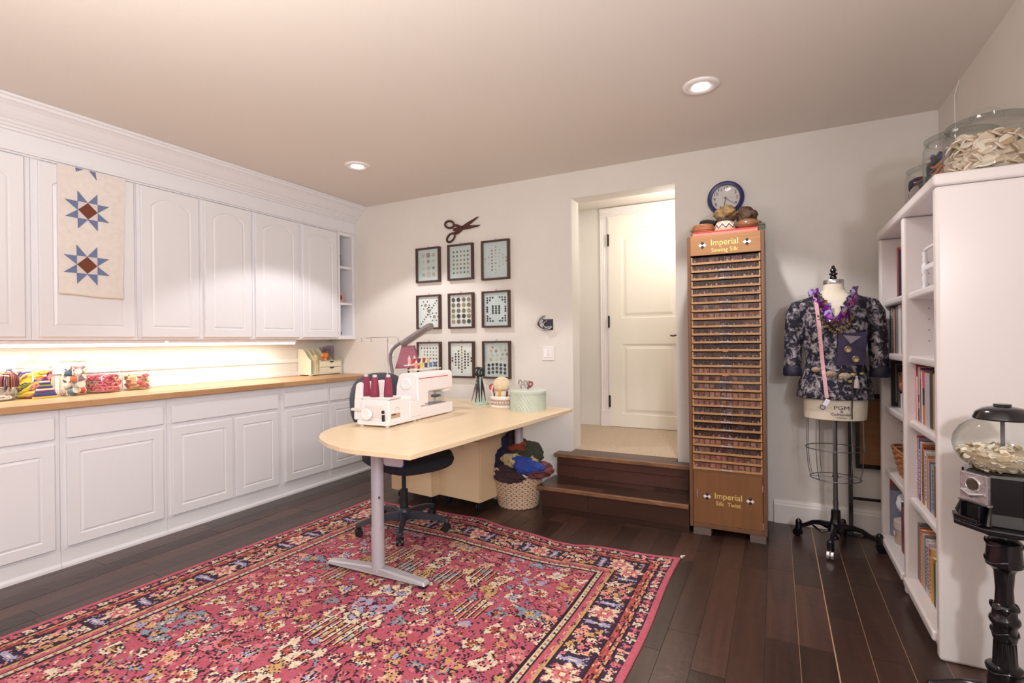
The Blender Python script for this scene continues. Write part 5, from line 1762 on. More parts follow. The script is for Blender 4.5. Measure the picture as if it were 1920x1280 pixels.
# suede pouch
t = thing('suede_pouch', 'dark violet suede pouch with brass coins pinned on the jacket front', 'pouch', (FXc, FYc, 1.04))
px0, px1, pz0, pz1 = .002, .140, 1.045, 1.222
gx, gz = 8, 8
v, f = [], []
for s_ in (0, 1):
    for j in range(gz + 1):
        for i in range(gx + 1):
            u, w_ = i / gx, j / gz
            xx = px0 + (px1 - px0) * u - .006 * math.sin(w_ * PI)* (u - .5) + .006 * (w_ - .5)
            z = pz0 + (pz1 - pz0) * w_ + .008 * u
            bul = math.sin(PI * u) * math.sin(PI * w_)
            y = min(fsurf(min(xx, .125), z, .022), -.118) - (.004 + .016 * bul if s_ else 0)
            v.append((xx, y, z - 1.04))
q = (gx + 1) * (gz + 1)
for j in range(gz):
    for i in range(gx):
        a = j * (gx + 1) + i
        f.append((a + q, a + 1 + q, a + gx + 2 + q, a + gx + 1 + q))
        f.append((a, a + gx + 1, a + gx + 2, a + 1))
edge = [i for i in range(gx + 1)] + [j * (gx + 1) + gx for j in range(1, gz + 1)] + [gz * (gx + 1) + i for i in range(gx - 1, -1, -1)] + [j * (gx + 1) for j in range(gz - 1, 0, -1)]
for k in range(len(edge)):
    a, b_ = edge[k], edge[(k + 1) % len(edge)]
    f.append((a, b_, b_ + q, a + q))
MB().add(v, f).build('bag', mat('violet_suede', (46, 40, 66), .8, c2=(62, 52, 82), scale=(20, 20, 20), amt=.8), t, world=False, smooth=True)
M_brass = mat('brass', (140, 122, 90), .4, metal=.5)
for (xx, z) in ((.050, 1.135), (.085, 1.083)):
    mb = MB(); mb.T = Matrix.Translation((xx, -.158, z - 1.04)) @ Matrix.Rotation(PI / 2, 4, 'X')
    mb.lathe([(0, 0), (.016, 0), (.0175, .002), (.015, .004), (.013, .0025), (0, .003)], seg=22).build('coin', M_brass, t, world=False, smooth=True)
MB().prism([(FXc + .030, 1.213), (FXc + .112, 1.205), (FXc + .064, 1.165)], FYc - .152, FYc - .149, 'y').build('flap', mat('flap_taupe', (118, 108, 116), .7), t)
# charm belt
t = thing('charm_belt', 'belt of shell and brass charms with a grey tassel across the jacket waist', 'belt', (FXc, FYc, 1.0))
for (xx, z, r_, kx, nm) in ((-.098, 1.022, .018, 1.3, 'charm'), (-.028, 1.002, .021, 1.3, 'charm'), (.035, .992, .020, 1.5, 'charm'), (.072, .996, .015, 1, 'charm'), (.015, .978, .010, 1, 'charm'), (.118, 1.002, .011, 1, 'charm')):
    mb = MB(); mb.T = Matrix.Translation((xx, fsurf(xx, z, .03) - .006, z - 1.0)) @ Matrix.Rotation(PI / 2, 4, 'X')
    mb.lathe([(0, 0), (r_, 0), (r_ * 1.05, .002), (r_ * .8, .006), (0, .007)], seg=16, sx=kx * .9, sy=.8).build(nm, M_brass if r_ < .018 else mat('shell', (176, 160, 140), .35, c2=(140, 118, 92), scale=(60, 60, 60)), t, world=False, smooth=True)
pts = [(xx, fsurf(xx, 1.012, .026), .012 + .004 * math.sin(xx * 60)) for xx in [-.13 + .02 * k for k in range(14)]]
MB().tube(pts, .003, 6).build('belt_chain', plain((60, 50, 52), .5, metal=.5), t, world=False)
yt = fsurf(.085, .95, .03) - .008
MB().lathe([(0, 0), (.014, .002), (.010, .045), (.005, .055), (.008, .062), (0, .07)], (.090, yt, -.075), 12).build('tassel', plain((178, 168, 166), .8), t, world=False, smooth=True)
MB().tube([(.070, yt, -.005), (.072, yt, -.05), (.068, yt + .005, -.10), (.070, yt + .01, -.15), (.068, yt + .012, -.20), (.069, yt + .012, -.245)], .0035, 6).build('hanging_chain', plain((74, 68, 62), .5, metal=.5), t, world=False)
MB().box(.052, .068, yt - .004, yt, -.045, -.03).build('metal_charm', M_brass, t, world=False, bevel=.001)

# folded table leaning behind the form
t = thing('folded_table', 'folded table with brown underside and black metal frame leaning on the back wall', 'folding table', (.55, 3.70, 0))
MB().box(.425, .80, 3.722, 3.738, .425, .845).build('tabletop', mat('hardboard', (150, 106, 66), .6, c2=(134, 92, 56), scale=(5, 5, 30)), t, bevel=.002)
MB().box(.425, .80, 3.712, 3.7215, .41, .435).box(.425, .80, 3.712, 3.7215, .835, .86).box(.425, .445, 3.712, 3.7215, .435, .835).build('edge_frame', M_black, t)
MB().box(.385, .408, 3.69, 3.712, 0, .86).build('leg', M_black, t, bevel=.002)
MB().box(.81, .83, 3.69, 3.712, 0, .86).build('leg', M_black, t, bevel=.002)
MB().cyl((.40, 3.70, .228), (.82, 3.70, .228), .009, seg=10).build('cross_bar', M_black, t)
MB().box(.40, .82, 3.695, 3.72, .0, .012).build('floor_bar', M_black, t)
for (x, z) in ((.455, .80), (.455, .55), (.52, .80), (.52, .55), (.46, .47)):
    MB().cyl((x, 3.7215, z), (x, 3.719, z), .004, seg=8).build('screw', M_steel, t)

# ================================================================== BOOKCASE
t = case = thing('bookcase', 'white two-bay bookcase with rounded shelf edges along the right wall', 'bookcase', (.69, 3.0, 0))
BXF, BXB = .53, .846
SHZ = [.085, .460, .815, 1.112, 1.405]     # top surfaces
def bull(y0, y1, z0, z1, x0=BXF, x1=BXB, nm='side_panel'):
    return MB().box(x0, x1, y0, y1, z0, z1).build(nm, M_shelfw, case, bevel=.012 if min(y1 - y0, z1 - z0) > .03 else .008, segs=3)
bull(2.405, 2.450, 0, 1.755)
bull(3.555, 3.600, 0, 1.755)
bull(2.957, 2.998, 0, 1.755, nm='centre_panel')
bull(2.400, 3.605, 1.756, 1.802, x0=BXF - .006, nm='top_panel')
MB().box(BXB - .012, BXB - .002, 2.451, 3.554, .05, 1.755).build('back_panel', M_shelfw, case)
for (ya, yb) in ((2.451, 2.956), (2.999, 3.554)):
    for i, z in enumerate(SHZ):
        th = .034
        if i == 0:
            MB().box(BXF - .012, BXB - .013, ya, yb, .045, z).build('shelf', M_shelfw, case, bevel=.010, segs=3)
            MB().box(BXF + .02, BXF + .035, ya, yb, .0, .044).build('kick_board', M_shelfw, case)
        else:
            MB().box(BXF + .018, BXB - .013, ya, yb, z - th, z).build('shelf', M_shelfw, case, bevel=.010, segs=3)
M_hole = plain((60, 50, 50), .8)
for (yy, zs) in ((3.5545, [1.48, 1.53, 1.58, .62, .67, .72, .53]), (2.9565, [1.44, 1.49, 1.54, 1.18, 1.23, 1.28, 1.33])):
    mb = MB()
    for z in zs:
        mb.tube([(.625, yy, z), (.625, yy - .0012, z)], .0025, 8)
    mb.build('peg_holes', M_hole, case)['kind'] = 'stuff'
# ---- books
def book(lab, y, th, h, d, col, z, x=.575, pages=(226, 214, 196), lean=0, spiral=None, group=None, band=None, title=None, hard=True):
    """spine faces -x; occupies y-th..y; returns next y"""
    b_ = thing('book', lab, 'book', (x + d / 2, y - th / 2, z), 0, group)
    cth = min(.0025, th * .2)
    m = plain(col, .5)
    mb = MB().box(x, x + d, y - th, y - th + cth, z, z + h).box(x, x + d, y - cth, y, z, z + h)
    if spiral is None:
        mb.box(x - .001, x + cth, y - th, y, z, z + h)
    mb.build('cover', m, b_, bevel=.0006, segs=1)
    MB().box(x + cth + .001, x + d - .003, y - th + cth, y - cth, z + .002, z + h - .003).build('pages', plain(pages, .8), b_)
    if spiral is not None:
        mb = MB()
        k = int(h / .0085)
        for i in range(k):
            zz = z + .006 + i * (h - .012) / k
            mb.tube([(x + .006, y - th - .001, zz), (x - .004, y - th * .6, zz), (x - .004, y - th * .3, zz), (x + .006, y + .0005, zz)], .0013, 4)
        mb.build('spiral_binding', plain(spiral, .4), b_)
    if band is not None:
        for (f0_, f1_, c) in band:
            MB().box(x - .0018, x - .0011, y - th + .0004, y - .0004, z + h * f0_, z + h * f1_).build('spine_band', plain(c, .5), b_)
    if title is not None:
        rr = random.Random(int(y * 1000))
        mb = MB()
        zz = z + h * .12
        while zz < z + h * .88:
            l = rr.uniform(.006, .016)
            mb.box(x - .0019, x - .0012, y - th * .7, y - th * .3, zz, zz + l)
            zz += l + rr.uniform(.003, .008)
        mb.build('spine_title', plain(title, .5), b_)['kind'] = 'stuff'
    return y - th - .0008


OD = ['first', 'second', 'third', 'fourth', 'fifth', 'sixth', 'seventh', 'eighth', 'ninth', 'tenth', 'eleventh', 'twelfth', 'thirteenth', 'fourteenth', 'fifteenth', 'sixteenth', 'seventeenth', 'eighteenth']
def row(y, z, where, grp, items, x=.575):
    hs = {SHZ[2]: .86, SHZ[3]: .925}.get(round(z - .0003, 4), 1.0)
    for i, it in enumerate(items):
        nm, col, th, h, d = it[:5]
        kw = it[5] if len(it) > 5 else {}
        y = book('%s on the %s' % (nm, where[1]), y, th, h * hs, d, col, z, x=x, group=grp, **kw)
    return y
row(2.955, SHZ[2] + .0003, ('centre panel', 'near bay middle shelf'), 'books on the near bay middle shelf', [
    ('thin rose pink book', (206, 84, 116), .008, .300, .20),
    ('pale pink white book', (228, 208, 214), .022, .235, .18),
    ('tall dull red book', (160, 70, 84), .014, .290, .20),
    ('black and cream striped book', (190, 176, 140), .016, .287, .20, dict(band=[(0.02, .25, (50, 40, 44)), (.36, .5, (60, 50, 50))])),
    ('cream spined book', (224, 204, 170), .010, .290, .21),
    ('tall purple book', (96, 60, 142), .020, .285, .21, dict(band=[(.8, .97, (150, 150, 170))])),
    ('pale sand book', (220, 206, 182), .014, .275, .2),
    ('thin cream book', (236, 222, 200), .010, .272, .2),
    ('pink, black and orange banded book', (206, 118, 52), .034, .275, .21, dict(band=[(.68, .985, (222, 70, 110)), (.36, .675, (50, 40, 46))])),
    ('thick pale grey album with faint rings', (186, 180, 186), .080, .268, .22),
    ('dark green book', (54, 70, 62), .05, .28, .2),
    ('tan book', (176, 140, 104), .05, .27, .2),
    ('slate book', (96, 104, 124), .045, .27, .2)])
row(2.955, SHZ[1] + .0003, ('centre panel', 'near bay second lowest shelf'), 'books on the near bay second shelf', [
    ('orange red book with a white comb binding', (196, 74, 40), .024, .285, .21, dict(spiral=(238, 232, 232))),
    ('lavender book', (168, 150, 190), .016, .280, .2),
    ('violet blue book with white lettering', (74, 64, 140), .030, .268, .2, dict(title=(232, 226, 236))),
    ('cream white book', (238, 226, 208), .016, .270, .2),
    ('orange brown book', (188, 120, 76), .020, .262, .2, dict(title=(110, 60, 40))),
    ('brick brown book', (146, 74, 54), .022, .255, .2),
    ('light grey book', (190, 184, 182), .014, .245, .2),
    ('white book with dark lettering', (232, 226, 218), .022, .240, .19, dict(title=(90, 84, 90))),
    ('dusty tan book', (178, 140, 116), .030, .232, .19),
    ('peach book', (224, 168, 132), .016, .220, .18),
    ('royal blue book', (44, 76, 148), .022, .208, .18),
    ('pale blue book', (140, 166, 196), .014, .206, .18),
    ('green and cream patterned book', (150, 160, 110), .036, .205, .18, dict(title=(60, 90, 130))),
    ('dark red book', (120, 40, 50), .05, .21, .18),
    ('brown book', (120, 90, 66), .06, .22, .18)])
row(2.955, SHZ[0] + .0003, ('centre panel', 'bottom shelf of the near bay'), 'books on the near bay bottom shelf', [
    ('grey violet book', (128, 116, 134), .018, .260, .2),
    ('slate grey book', (96, 96, 100), .014, .255, .2),
    ('olive yellow book', (170, 150, 80), .010, .250, .2),
    ('dark red thin book', (140, 44, 44), .008, .250, .2),
    ('salmon orange book', (222, 120, 86), .032, .248, .21, dict(title=(238, 190, 160))),
    ('pale grey green album', (174, 176, 160), .040, .240, .21),
    ('taupe book', (134, 116, 110), .016, .246, .2),
    ('lilac white book with print', (208, 196, 214), .026, .235, .2, dict(title=(90, 80, 120))),
    ('pale lilac book', (214, 200, 212), .022, .230, .2, dict(title=(60, 50, 60))),
    ('rose pink book', (206, 140, 154), .012, .215, .2),
    ('cream book with a red top band', (226, 200, 140), .020, .218, .2, dict(band=[(.86, .99, (180, 40, 50))], title=(150, 110, 60))),
    ('mustard gold book', (206, 156, 60), .042, .190, .18),
    ('dark green and white book', (66, 84, 74), .030, .175, .18),
    ('white book', (230, 226, 222), .04, .19, .18),
    ('red book', (150, 40, 44), .04, .2, .18)])
row(3.553, SHZ[3] + .0003, ('far end panel', 'far bay second highest shelf'), 'books on the far bay upper shelf', [
    ('navy book with white spiral binding', (44, 44, 92), .030, .272, .19, dict(spiral=(226, 224, 236))),
    ('black thin book', (34, 30, 40), .010, .275, .2),
    ('cream book', (216, 204, 180), .030, .270, .2),
    ('purple and cream book', (112, 84, 130), .020, .272, .2, dict(title=(220, 206, 190))),
    ('thin brown book', (120, 80, 66), .014, .268, .2),
    ('pale tan book', (206, 180, 150), .030, .262, .2),
    ('maroon book', (110, 46, 60), .03, .26, .2),
    ('grey book', (140, 136, 140), .06, .27, .2),
    ('white binder', (226, 222, 222), .06, .275, .2)])
row(3.520, SHZ[2] + .0003, ('far end panel', 'far bay middle shelf'), 'notebooks on the far bay middle shelf', [
    ('black book', (30, 28, 36), .022, .262, .2),
    ('grey notebook with spiral binding', (120, 112, 120), .034, .222, .19, dict(spiral=(176, 170, 178))),
    ('black spiral notebook', (38, 34, 42), .020, .215, .19, dict(spiral=(150, 150, 160))),
    ('teal edged white book', (60, 120, 130), .010, .190, .18),
    ('white book', (232, 226, 224), .040, .188, .18),
    ('lavender book', (150, 140, 180), .03, .19, .18),
    ('grey book', (120, 120, 126), .05, .21, .18),
    ('tan book', (180, 150, 120), .05, .22, .18)], x=.60)
row(3.345, SHZ[4] + .0003, ('left', 'top shelf of the far bay'), None, [('tall red book', (190, 66, 56), .020, .265, .2), ('dark book', (70, 50, 60), .03, .25, .2)], x=.575)
row(3.300, SHZ[0] + .0003, ('left', 'bottom shelf of the far bay'), 'books on the far bay bottom shelf', [
    ('dark purple grey book', (92, 70, 96), .018, .255, .2),
    ('burgundy book', (130, 30, 60), .040, .235, .2),
    ('tan capped book', (170, 136, 96), .012, .250, .2),
    ('mauve grey book', (136, 116, 140), .040, .230, .2),
    ('grey violet book', (110, 100, 124), .06, .23, .2)], x=.575)
# dark picture frame and copper ornament on the far bay
t = thing('framed_photo', 'black picture frame standing behind the notebooks on the far bay shelf', 'picture frame', (.70, 3.54, SHZ[2]))
mb = MB()
for (a, b_, c, d_) in ((.575, .80, SHZ[2] + .0005, SHZ[2] + .02), (.575, .80, SHZ[2] + .236, SHZ[2] + .252), (.575, .592, SHZ[2] + .02, SHZ[2] + .236), (.783, .80, SHZ[2] + .02, SHZ[2] + .236)):
    mb.box(a, b_, 3.526, 3.542, c, d_)
mb.build('frame', M_blackp, t)
MB().box(.592, .783, 3.534, 3.540, SHZ[2] + .02, SHZ[2] + .236).build('picture', plain((160, 140, 116), .6), t)
t = thing('copper_ornament', 'round pink copper coil ornament hanging in front of the notebooks', 'ornament', (.575, 3.25, .93))
mb = MB()
for k in range(5):
    mb.tube(ring_pts((.578 - .006 * k * 0, 3.255, .965), .012 + .011 * k, 24, 'x', sy=.9), .0045, 6, closed=True)
mb.build('coil', mat('copper_pink', (176, 110, 90), .35, metal=.5), t, smooth=True)
MB().tube([(.575, 3.36, .935), (.568, 3.30, .925), (.568, 3.24, .915)], .005, 6).build('dark_arm', M_blackp, t, smooth=True)
# wicker basket
t = thing('wicker_basket', 'brown wicker basket on the far bay shelf above the picture book', 'basket', (.68, 3.33, SHZ[1]))
M_wick = mat('wicker_brown', (156, 98, 58), .55, c2=(190, 132, 84), scale=(50, 50, 50), amt=.9)
for k in range(11):
    u = k / 10
    gx_, gy_ = .085 + .030 * u, .115 + .045 * u
    pts = []
    for i in range(40):
        a = 2 * PI * i / 40
        e_ = 5
        rr = (abs(math.cos(a)) ** e_ + abs(math.sin(a)) ** e_) ** (-1 / e_)
        wv = .0035 * math.sin(i * PI / 2 + PI * (k % 2))
        pts.append((.675 + (gx_ + wv) * rr * math.cos(a), 3.335 + (gy_ + wv) * rr * math.sin(a), SHZ[1] + .008 + .0135 * k + (.006 * math.cos(a) ** 2 if k == 10 else 0)))
    MB().tube(pts, .0075, 6, closed=True).build('weave_row' if k < 10 else 'rim', M_wick, t, smooth=True)
mb = MB()
for i in range(20):
    a = 2 * PI * (i + .5) / 20
    rr = (abs(math.cos(a)) ** 5 + abs(math.sin(a)) ** 5) ** (-1 / 5)
    mb.tube([(.675 + .085 * rr * math.cos(a), 3.335 + .115 * rr * math.sin(a), SHZ[1] + .003), (.675 + .113 * rr * math.cos(a), 3.335 + .158 * rr * math.sin(a), SHZ[1] + .142)], .004, 5)
mb.build('stakes', M_wick, t)
MB().box(.60, .75, 3.23, 3.44, SHZ[1] + .001, SHZ[1] + .006).build('bottom', M_wick, t)
# bottom shelf of far bay: calendar, hat, round box
t = thing('picture_book', 'upright picture book with a red strip, leaning at the far end of the bottom shelf', 'book', (.69, 3.545, SHZ[0]))
MB().box(.565, .80, 3.535, 3.550, SHZ[0] + .0005, SHZ[0] + .325).build('cover', plain((146, 150, 176), .5), t, bevel=.001)
MB().box(.566, .799, 3.5335, 3.5348, SHZ[0] + .295, SHZ[0] + .318).build('red_strip', plain((190, 60, 50), .5), t)
MB().box(.566, .799, 3.5335, 3.5348, SHZ[0] + .255, SHZ[0] + .2945).build('brown_strip', plain((120, 96, 90), .6), t)
text('cover_title', 'PRIMITIVE', .017, (.64, 3.5332, SHZ[0] + .306), (PI / 2, 0, 0), plain((236, 190, 160), .6), t, ext=.0002) if False else None
o = lump('white_hat', 'puffy white knitted ball resting against the picture book on the bottom shelf', (.655, 3.43, SHZ[0] + .198), (.066, .075, .075), 0, (0, 0), mat('white_knit', (232, 228, 236), .9, bump=1, bscale=90), 21, fold=.12, sub=4)
del o['group']; o['category'] = 'yarn'
t = thing('round_box', 'beige curved gift box under the white ball on the bottom shelf', 'box', (.655, 3.43, SHZ[0]))
MB().lathe([(0, .0005), (.088, .0005), (.088, .095), (0, .095)], (0, 0, 0), 40).build('box_body', plain((190, 166, 148), .6), t, world=False, smooth=True)
MB().lathe([(.0885, .080), (.091, .081), (.091, .118), (.0, .120)], (0, 0, 0), 40).build('lid', plain((210, 196, 190), .5), t, world=False, smooth=True)
MB().box(-.094, -.090, -.03, -.005, .045, .065).build('label_plate', plain((228, 218, 212), .6), t, world=False)
# white spindle stand on the top shelf of the near bay
t = thing('spindle_stand', 'white turned wooden miniature bed rail on the top shelf of the near bay', 'stand', (.62, 2.83, SHZ[4]))
pr = [(0, 0), (.008, 0), (.008, .012), (.011, .02), (.007, .03), (.010, .045), (.012, .06), (.008, .07), (.011, .078), (.013, .085), (.013, .115), (.010, .12), (.007, .13), (.011, .14), (.008, .15), (.010, .165), (.011, .17), (.006, .175), (0, .178)]
for yy in (2.895, 2.56):
    MB().lathe(pr, (.60, yy, SHZ[4] + .0003), 16).build('turned_post', M_white, t, smooth=True)
MB().box(.593, .607, 2.572, 2.883, SHZ[4] + .09, SHZ[4] + .112).build('rail', M_white, t, bevel=.003)
MB().tube([(.60, 2.895, SHZ[4] + .172), (.60, 2.88, SHZ[4] + .183), (.60, 2.855, SHZ[4] + .184), (.60, 2.60, SHZ[4] + .184), (.60, 2.575, SHZ[4] + .183), (.60, 2.56, SHZ[4] + .172)], .007, 10).build('top_rail', M_white, t, smooth=True)

# ================================================================== GLASS JARS
def glass_jar(lab, c, r, h, square=0, lid='knob', mlid=None, group=None, cat='jar'):
    t = thing('glass_jar', lab, cat, c, 0, group)
    MB().lathe([(.0, .003), (r * .9, .003), (r * .98, .010), (r, .022), (r, h * .86), (r * .96, h * .93), (r * .84, h * .985), (r * .86, h)], seg=40, cap=False).build('jar_body', M_jar, t, world=False, smooth=True)
    MB().tube(ring_pts((0, 0, .006), r * .88, 40), .004, 6, closed=True).build('glass_foot_ring', M_jar, t, world=False, smooth=True)
    q = .9 * r
    if lid == 'knob':
        MB().lathe([(q * .92, h - .004), (q * 1.06, h + .003), (q * 1.08, h + .010), (q, h + .014), (q * .6, h + .030), (q * .25, h + .038), (.010, h + .044), (.012, h + .050), (.024, h + .058), (.026, h + .068), (.018, h + .078), (0, h + .080)], seg=40, cap=False).build('lid', M_jar, t, world=False, smooth=True)
    elif lid == 'ring':
        MB().lathe([(q * .92, h - .004), (q * 1.06, h + .003), (q * 1.08, h + .012), (q, h + .016), (q * .6, h + .030), (0, h + .034)], seg=40, cap=False).build('lid', M_jar, t, world=False, smooth=True)
        MB().tube([(.045 * math.cos(a), 0, h + .030 + .036 * math.sin(a)) for a in [k * PI / 12 for k in range(13)]], .007, 8).build('lid_handle', M_jar, t, world=False, smooth=True)
    else:
        MB().lathe([(r * .86, h - .004), (r * .9, h), (r * .9, h + .008), (r * .86, h + .010), (r * .84, h + .016), (0, h + .018)], seg=40, cap=False).build('lid', M_jar, t, world=False, smooth=True)
        MB().tube(ring_pts((0, 0, h + .002), r * .88, 30), .003, 6, closed=True).build('rubber_seal', plain((206, 140, 96), .6), t, world=False)
    return t


def stuff_in(c, r, z0, z1, cols, shape, n_, sz, name, lab, cat, seed):
    rr = random.Random(seed)
    mb = MB()
    for k in range(n_):
        rad = r * math.sqrt(rr.random()) * .93
        # push most pieces to the outside, where they are seen
        if rr.random() < .75:
            rad = r * rr.uniform(.72, .95)
        a = rr.uniform(0, 2 * PI)
        z = rr.uniform(z0, z1)
        p = (rad * math.cos(a), rad * math.sin(a), z)
        m_ = rr.randrange(len(cols))
        s_ = sz * rr.uniform(.7, 1.25)
        if shape == 'ball':
            mb.ball(p, s_, 7, 5, m=m_, sc=(1, 1, rr.uniform(.6, 1)))
        elif shape == 'strip':
            q = rr.uniform(0, PI)
            l = s_ * 4
            pts = []
            for i in range(7):
                u = i / 6 - .5
                aa = a + u * l / max(rad, .02)
                pts.append((rad * math.cos(aa), rad * math.sin(aa), min(z1, max(z0, z + math.sin(q) * u * l * .6 + .25 * s_ * math.sin(u * 9 + q)))))
            mb.tube(pts, s_ * .28, 5, m=m_)
        elif shape == 'ring':
            rg = s_ * .8
            pts = [(p[0] + rg * math.cos(b2) * math.sin(a), p[1] - rg * math.cos(b2) * math.cos(a), min(z1, max(z0, z + rg * .6 * math.sin(b2)))) for b2 in [i * PI / 6 for i in range(12)]]
            mb.tube(pts, s_ * .22, 5, m=m_, closed=True)
        elif shape == 'disc':
            T = Matrix.Translation(p) @ Euler((rr.uniform(-1, 1), rr.uniform(-1, 1), 0)).to_matrix().to_4x4()
            mb.T = T
            mb.lathe([(0, 0), (s_, 0), (s_, s_ * .25), (0, s_ * .25)], (0, 0, 0), 9, m=m_)
            mb.T = None
    # an inner core so that no hollow shows
    mb.lathe([(0, z0 * .6), (r * .84, z0 * .6), (r * .84, z1 - sz), (r * .5, z1 - sz * .4), (0, z1 - sz * .2)], (0, 0, 0), 24, m=0)
    o = mb.build(name, [plain(q_, .75) for q_ in cols], None, smooth=True)
    o.location = c
    return tag(o, lab, cat, kind='stuff')


CZ = .9005
c1 = (-3.86, 1.205, CZ)
glass_jar('wide glass jar of cream and grey trims at the left picture edge', c1, .105, .150, lid='flat', group=None)
stuff_in(c1, .092, .012, .075, [(206, 190, 180), (226, 214, 206), (176, 166, 160), (238, 230, 224), (150, 140, 136)], 'ring', 90, .026, 'trimmings', 'cream and grey trims coiled in the left jar', 'trim', 31)
t = thing('tassel_bundle', 'round purple brown yarn tassel standing in the left jar', 'tassel', (-3.805, 1.262, CZ + .075))
mb = MB()
for k in range(60):
    a = rnd.uniform(0, 2 * PI)
    r_ = rnd.uniform(.7, 1)
    mb.tube([(.008 * math.cos(a), .008 * math.sin(a), .088), (.036 * r_ * math.cos(a), .036 * r_ * math.sin(a), .062), (.043 * r_ * math.cos(a), .043 * r_ * math.sin(a), .03), (.041 * r_ * math.cos(a), .041 * r_ * math.sin(a), .0)], .0035, 5, m=k % 4)
o = mb.build('strands', [plain(c, .9) for c in ((112, 60, 70), (86, 52, 66), (140, 84, 70), (96, 70, 96))], t, world=False, smooth=True)
o['kind'] = 'stuff'
o = MB().ball((0, 0, .096), .013, 10, 7).build('knot', plain((110, 110, 150), .8), t, world=False, smooth=True)

c2_ = (-3.885, 1.400, CZ)
glass_jar('knob lidded glass jar of yellow and orange wool behind the striped triangle', c2_, .092, .175, group=None)
stuff_in(c2_, .080, .012, .150, [(232, 200, 70), (240, 214, 110), (226, 110, 50), (120, 130, 60), (70, 66, 130), (214, 110, 130)], 'strip', 110, .026, 'coloured_wool', 'yellow, orange and blue wool packed in the knobbed jar', 'wool', 32)
t = thing('stacked_pencils', 'triangle of stacked striped sticks standing in front of the yellow wool jar', 'craft piece', (-3.765, 1.405, CZ))
cs_ = [(222, 190, 90), (60, 60, 140), (60, 90, 130), (110, 60, 120), (230, 220, 200), (60, 60, 140), (150, 160, 70), (56, 56, 130), (230, 222, 206), (90, 60, 130), (160, 60, 60), (230, 210, 190)]
for k, c in enumerate(cs_):
    w_ = .058 * (1 - k / 12.5)
    MB().box(-.006, .006, -w_, w_, .0005 + .0112 * k, .0108 + .0112 * k).build('stick', plain(c, .5), t, world=False, bevel=.002)

c3 = (-3.80, 1.556, CZ)
glass_jar('narrow clamp lid glass jar full of thread spools', c3, .066, .205, lid='flat')
sp_c = [((90, 130, 160), 'teal blue'), ((196, 60, 40), 'bright red'), ((170, 84, 84), 'dusty red'), ((222, 190, 160), 'beige'), ((186, 196, 214), 'pale blue'), ((236, 228, 226), 'white'), ((120, 150, 150), 'grey green'), ((226, 206, 190), 'cream'), ((150, 130, 160), 'mauve'), ((200, 160, 130), 'tan'), ((130, 140, 170), 'steel blue'), ((214, 120, 90), 'coral')]
rs = random.Random(12)
sp_c += [((206, 170, 120), 'golden tan'), ((176, 60, 60), 'crimson'), ((84, 110, 140), 'dark blue'), ((240, 230, 214), 'ivory'), ((160, 120, 96), 'light brown'), ((110, 150, 170), 'sky blue'), ((222, 150, 140), 'salmon'), ((190, 184, 196), 'lilac grey')]
k = 0
for lay in range(5):
    for q_ in range(4):
        c, nm = sp_c[k]
        k += 1
        a = q_ * PI / 2 + lay * .8 - .6
        R2 = .033
        q = thing('thread_spool', '%s thread spool in the clamp lid jar' % nm, 'thread', (c3[0] + R2 * math.cos(a), c3[1] + R2 * math.sin(a), c3[2] + .028 + .036 * lay), 0, 'spools in the clamp lid jar')
        q.rotation_euler = (math.radians(rs.uniform(55, 95)), 0, rs.uniform(0, PI))
        MB().lathe([(0, -.023), (.0185, -.023), (.0185, -.019), (.007, -.018), (.007, .018), (.0185, .019), (.0185, .023), (0, .023)], seg=16).build('spool_core', plain((232, 216, 194), .5), q, world=False)
        MB().lathe([(.0075, -.0178), (.0172, -.017), (.0172, .017), (.0075, .0178)], seg=16, cap=False).build('thread', plain(c, .6), q, world=False, smooth=True)

c4 = (-3.86, 1.735, CZ)
glass_jar('wide glass jar with a knobbed lid full of pink and rose yarn', c4, .102, .150)
stuff_in(c4, .092, .012, .110, [(196, 96, 110), (214, 130, 130), (170, 70, 86), (226, 180, 150), (130, 130, 120), (206, 100, 130)], 'ring', 130, .024, 'pink_yarn', 'pink, rose and tan yarn coils in the wide knobbed jar', 'yarn', 34)
c5 = (-3.86, 1.935, CZ)
glass_jar('small glass jar with a knobbed lid of rosy shells, rightmost on the worktop', c5, .078, .120)
stuff_in(c5, .068, .012, .100, [(196, 150, 110), (214, 176, 150), (150, 110, 96), (200, 90, 110), (176, 130, 100)], 'ball', 120, .011, 'rosy_shells', 'tan and rose buttons filling the small rightmost worktop jar', 'buttons', 35)

# jars on top of the bookcase (top at 1.802)
TB = 1.8025
c6 = (.714, 2.535, TB)
glass_jar('large round glass jar of cream shells on top of the bookcase, nearest the camera', c6, .128, .185, lid='ring', group='glass jars on the bookcase')
stuff_in(c6, .116, .012, .130, [(222, 206, 188), (206, 184, 162), (236, 226, 212), (190, 160, 130), (232, 214, 196)], 'disc', 260, .020, 'cream_shells', 'cream shells and lace in the large jar on the bookcase', 'shells', 41)
stuff_in((c6[0], c6[1], c6[2] + .0), .09, .12, .150, [(222, 206, 188), (196, 164, 120), (236, 226, 212)], 'ball', 30, .014, 'cream_trims', 'tan braid heaped on the shells in the large bookcase jar', 'trim', 42)
c7 = (.708, 2.815, TB)
glass_jar('glass jar of coloured ribbons on top of the bookcase, middle of three', c7, .128, .235, lid='ring', group='glass jars on the bookcase')
stuff_in(c7, .114, .012, .185, [(100, 110, 160), (196, 170, 80), (120, 130, 130), (200, 110, 120), (76, 84, 90), (180, 130, 100)], 'strip', 130, .030, 'coloured_ribbons', 'blue, yellow and pink ribbons in the middle bookcase jar', 'ribbon', 43)
c8 = (.676, 3.11, TB)
glass_jar('smaller glass jar of blue ribbon on top of the bookcase, farthest of three', c8, .105, .190, lid='ring', group='glass jars on the bookcase')
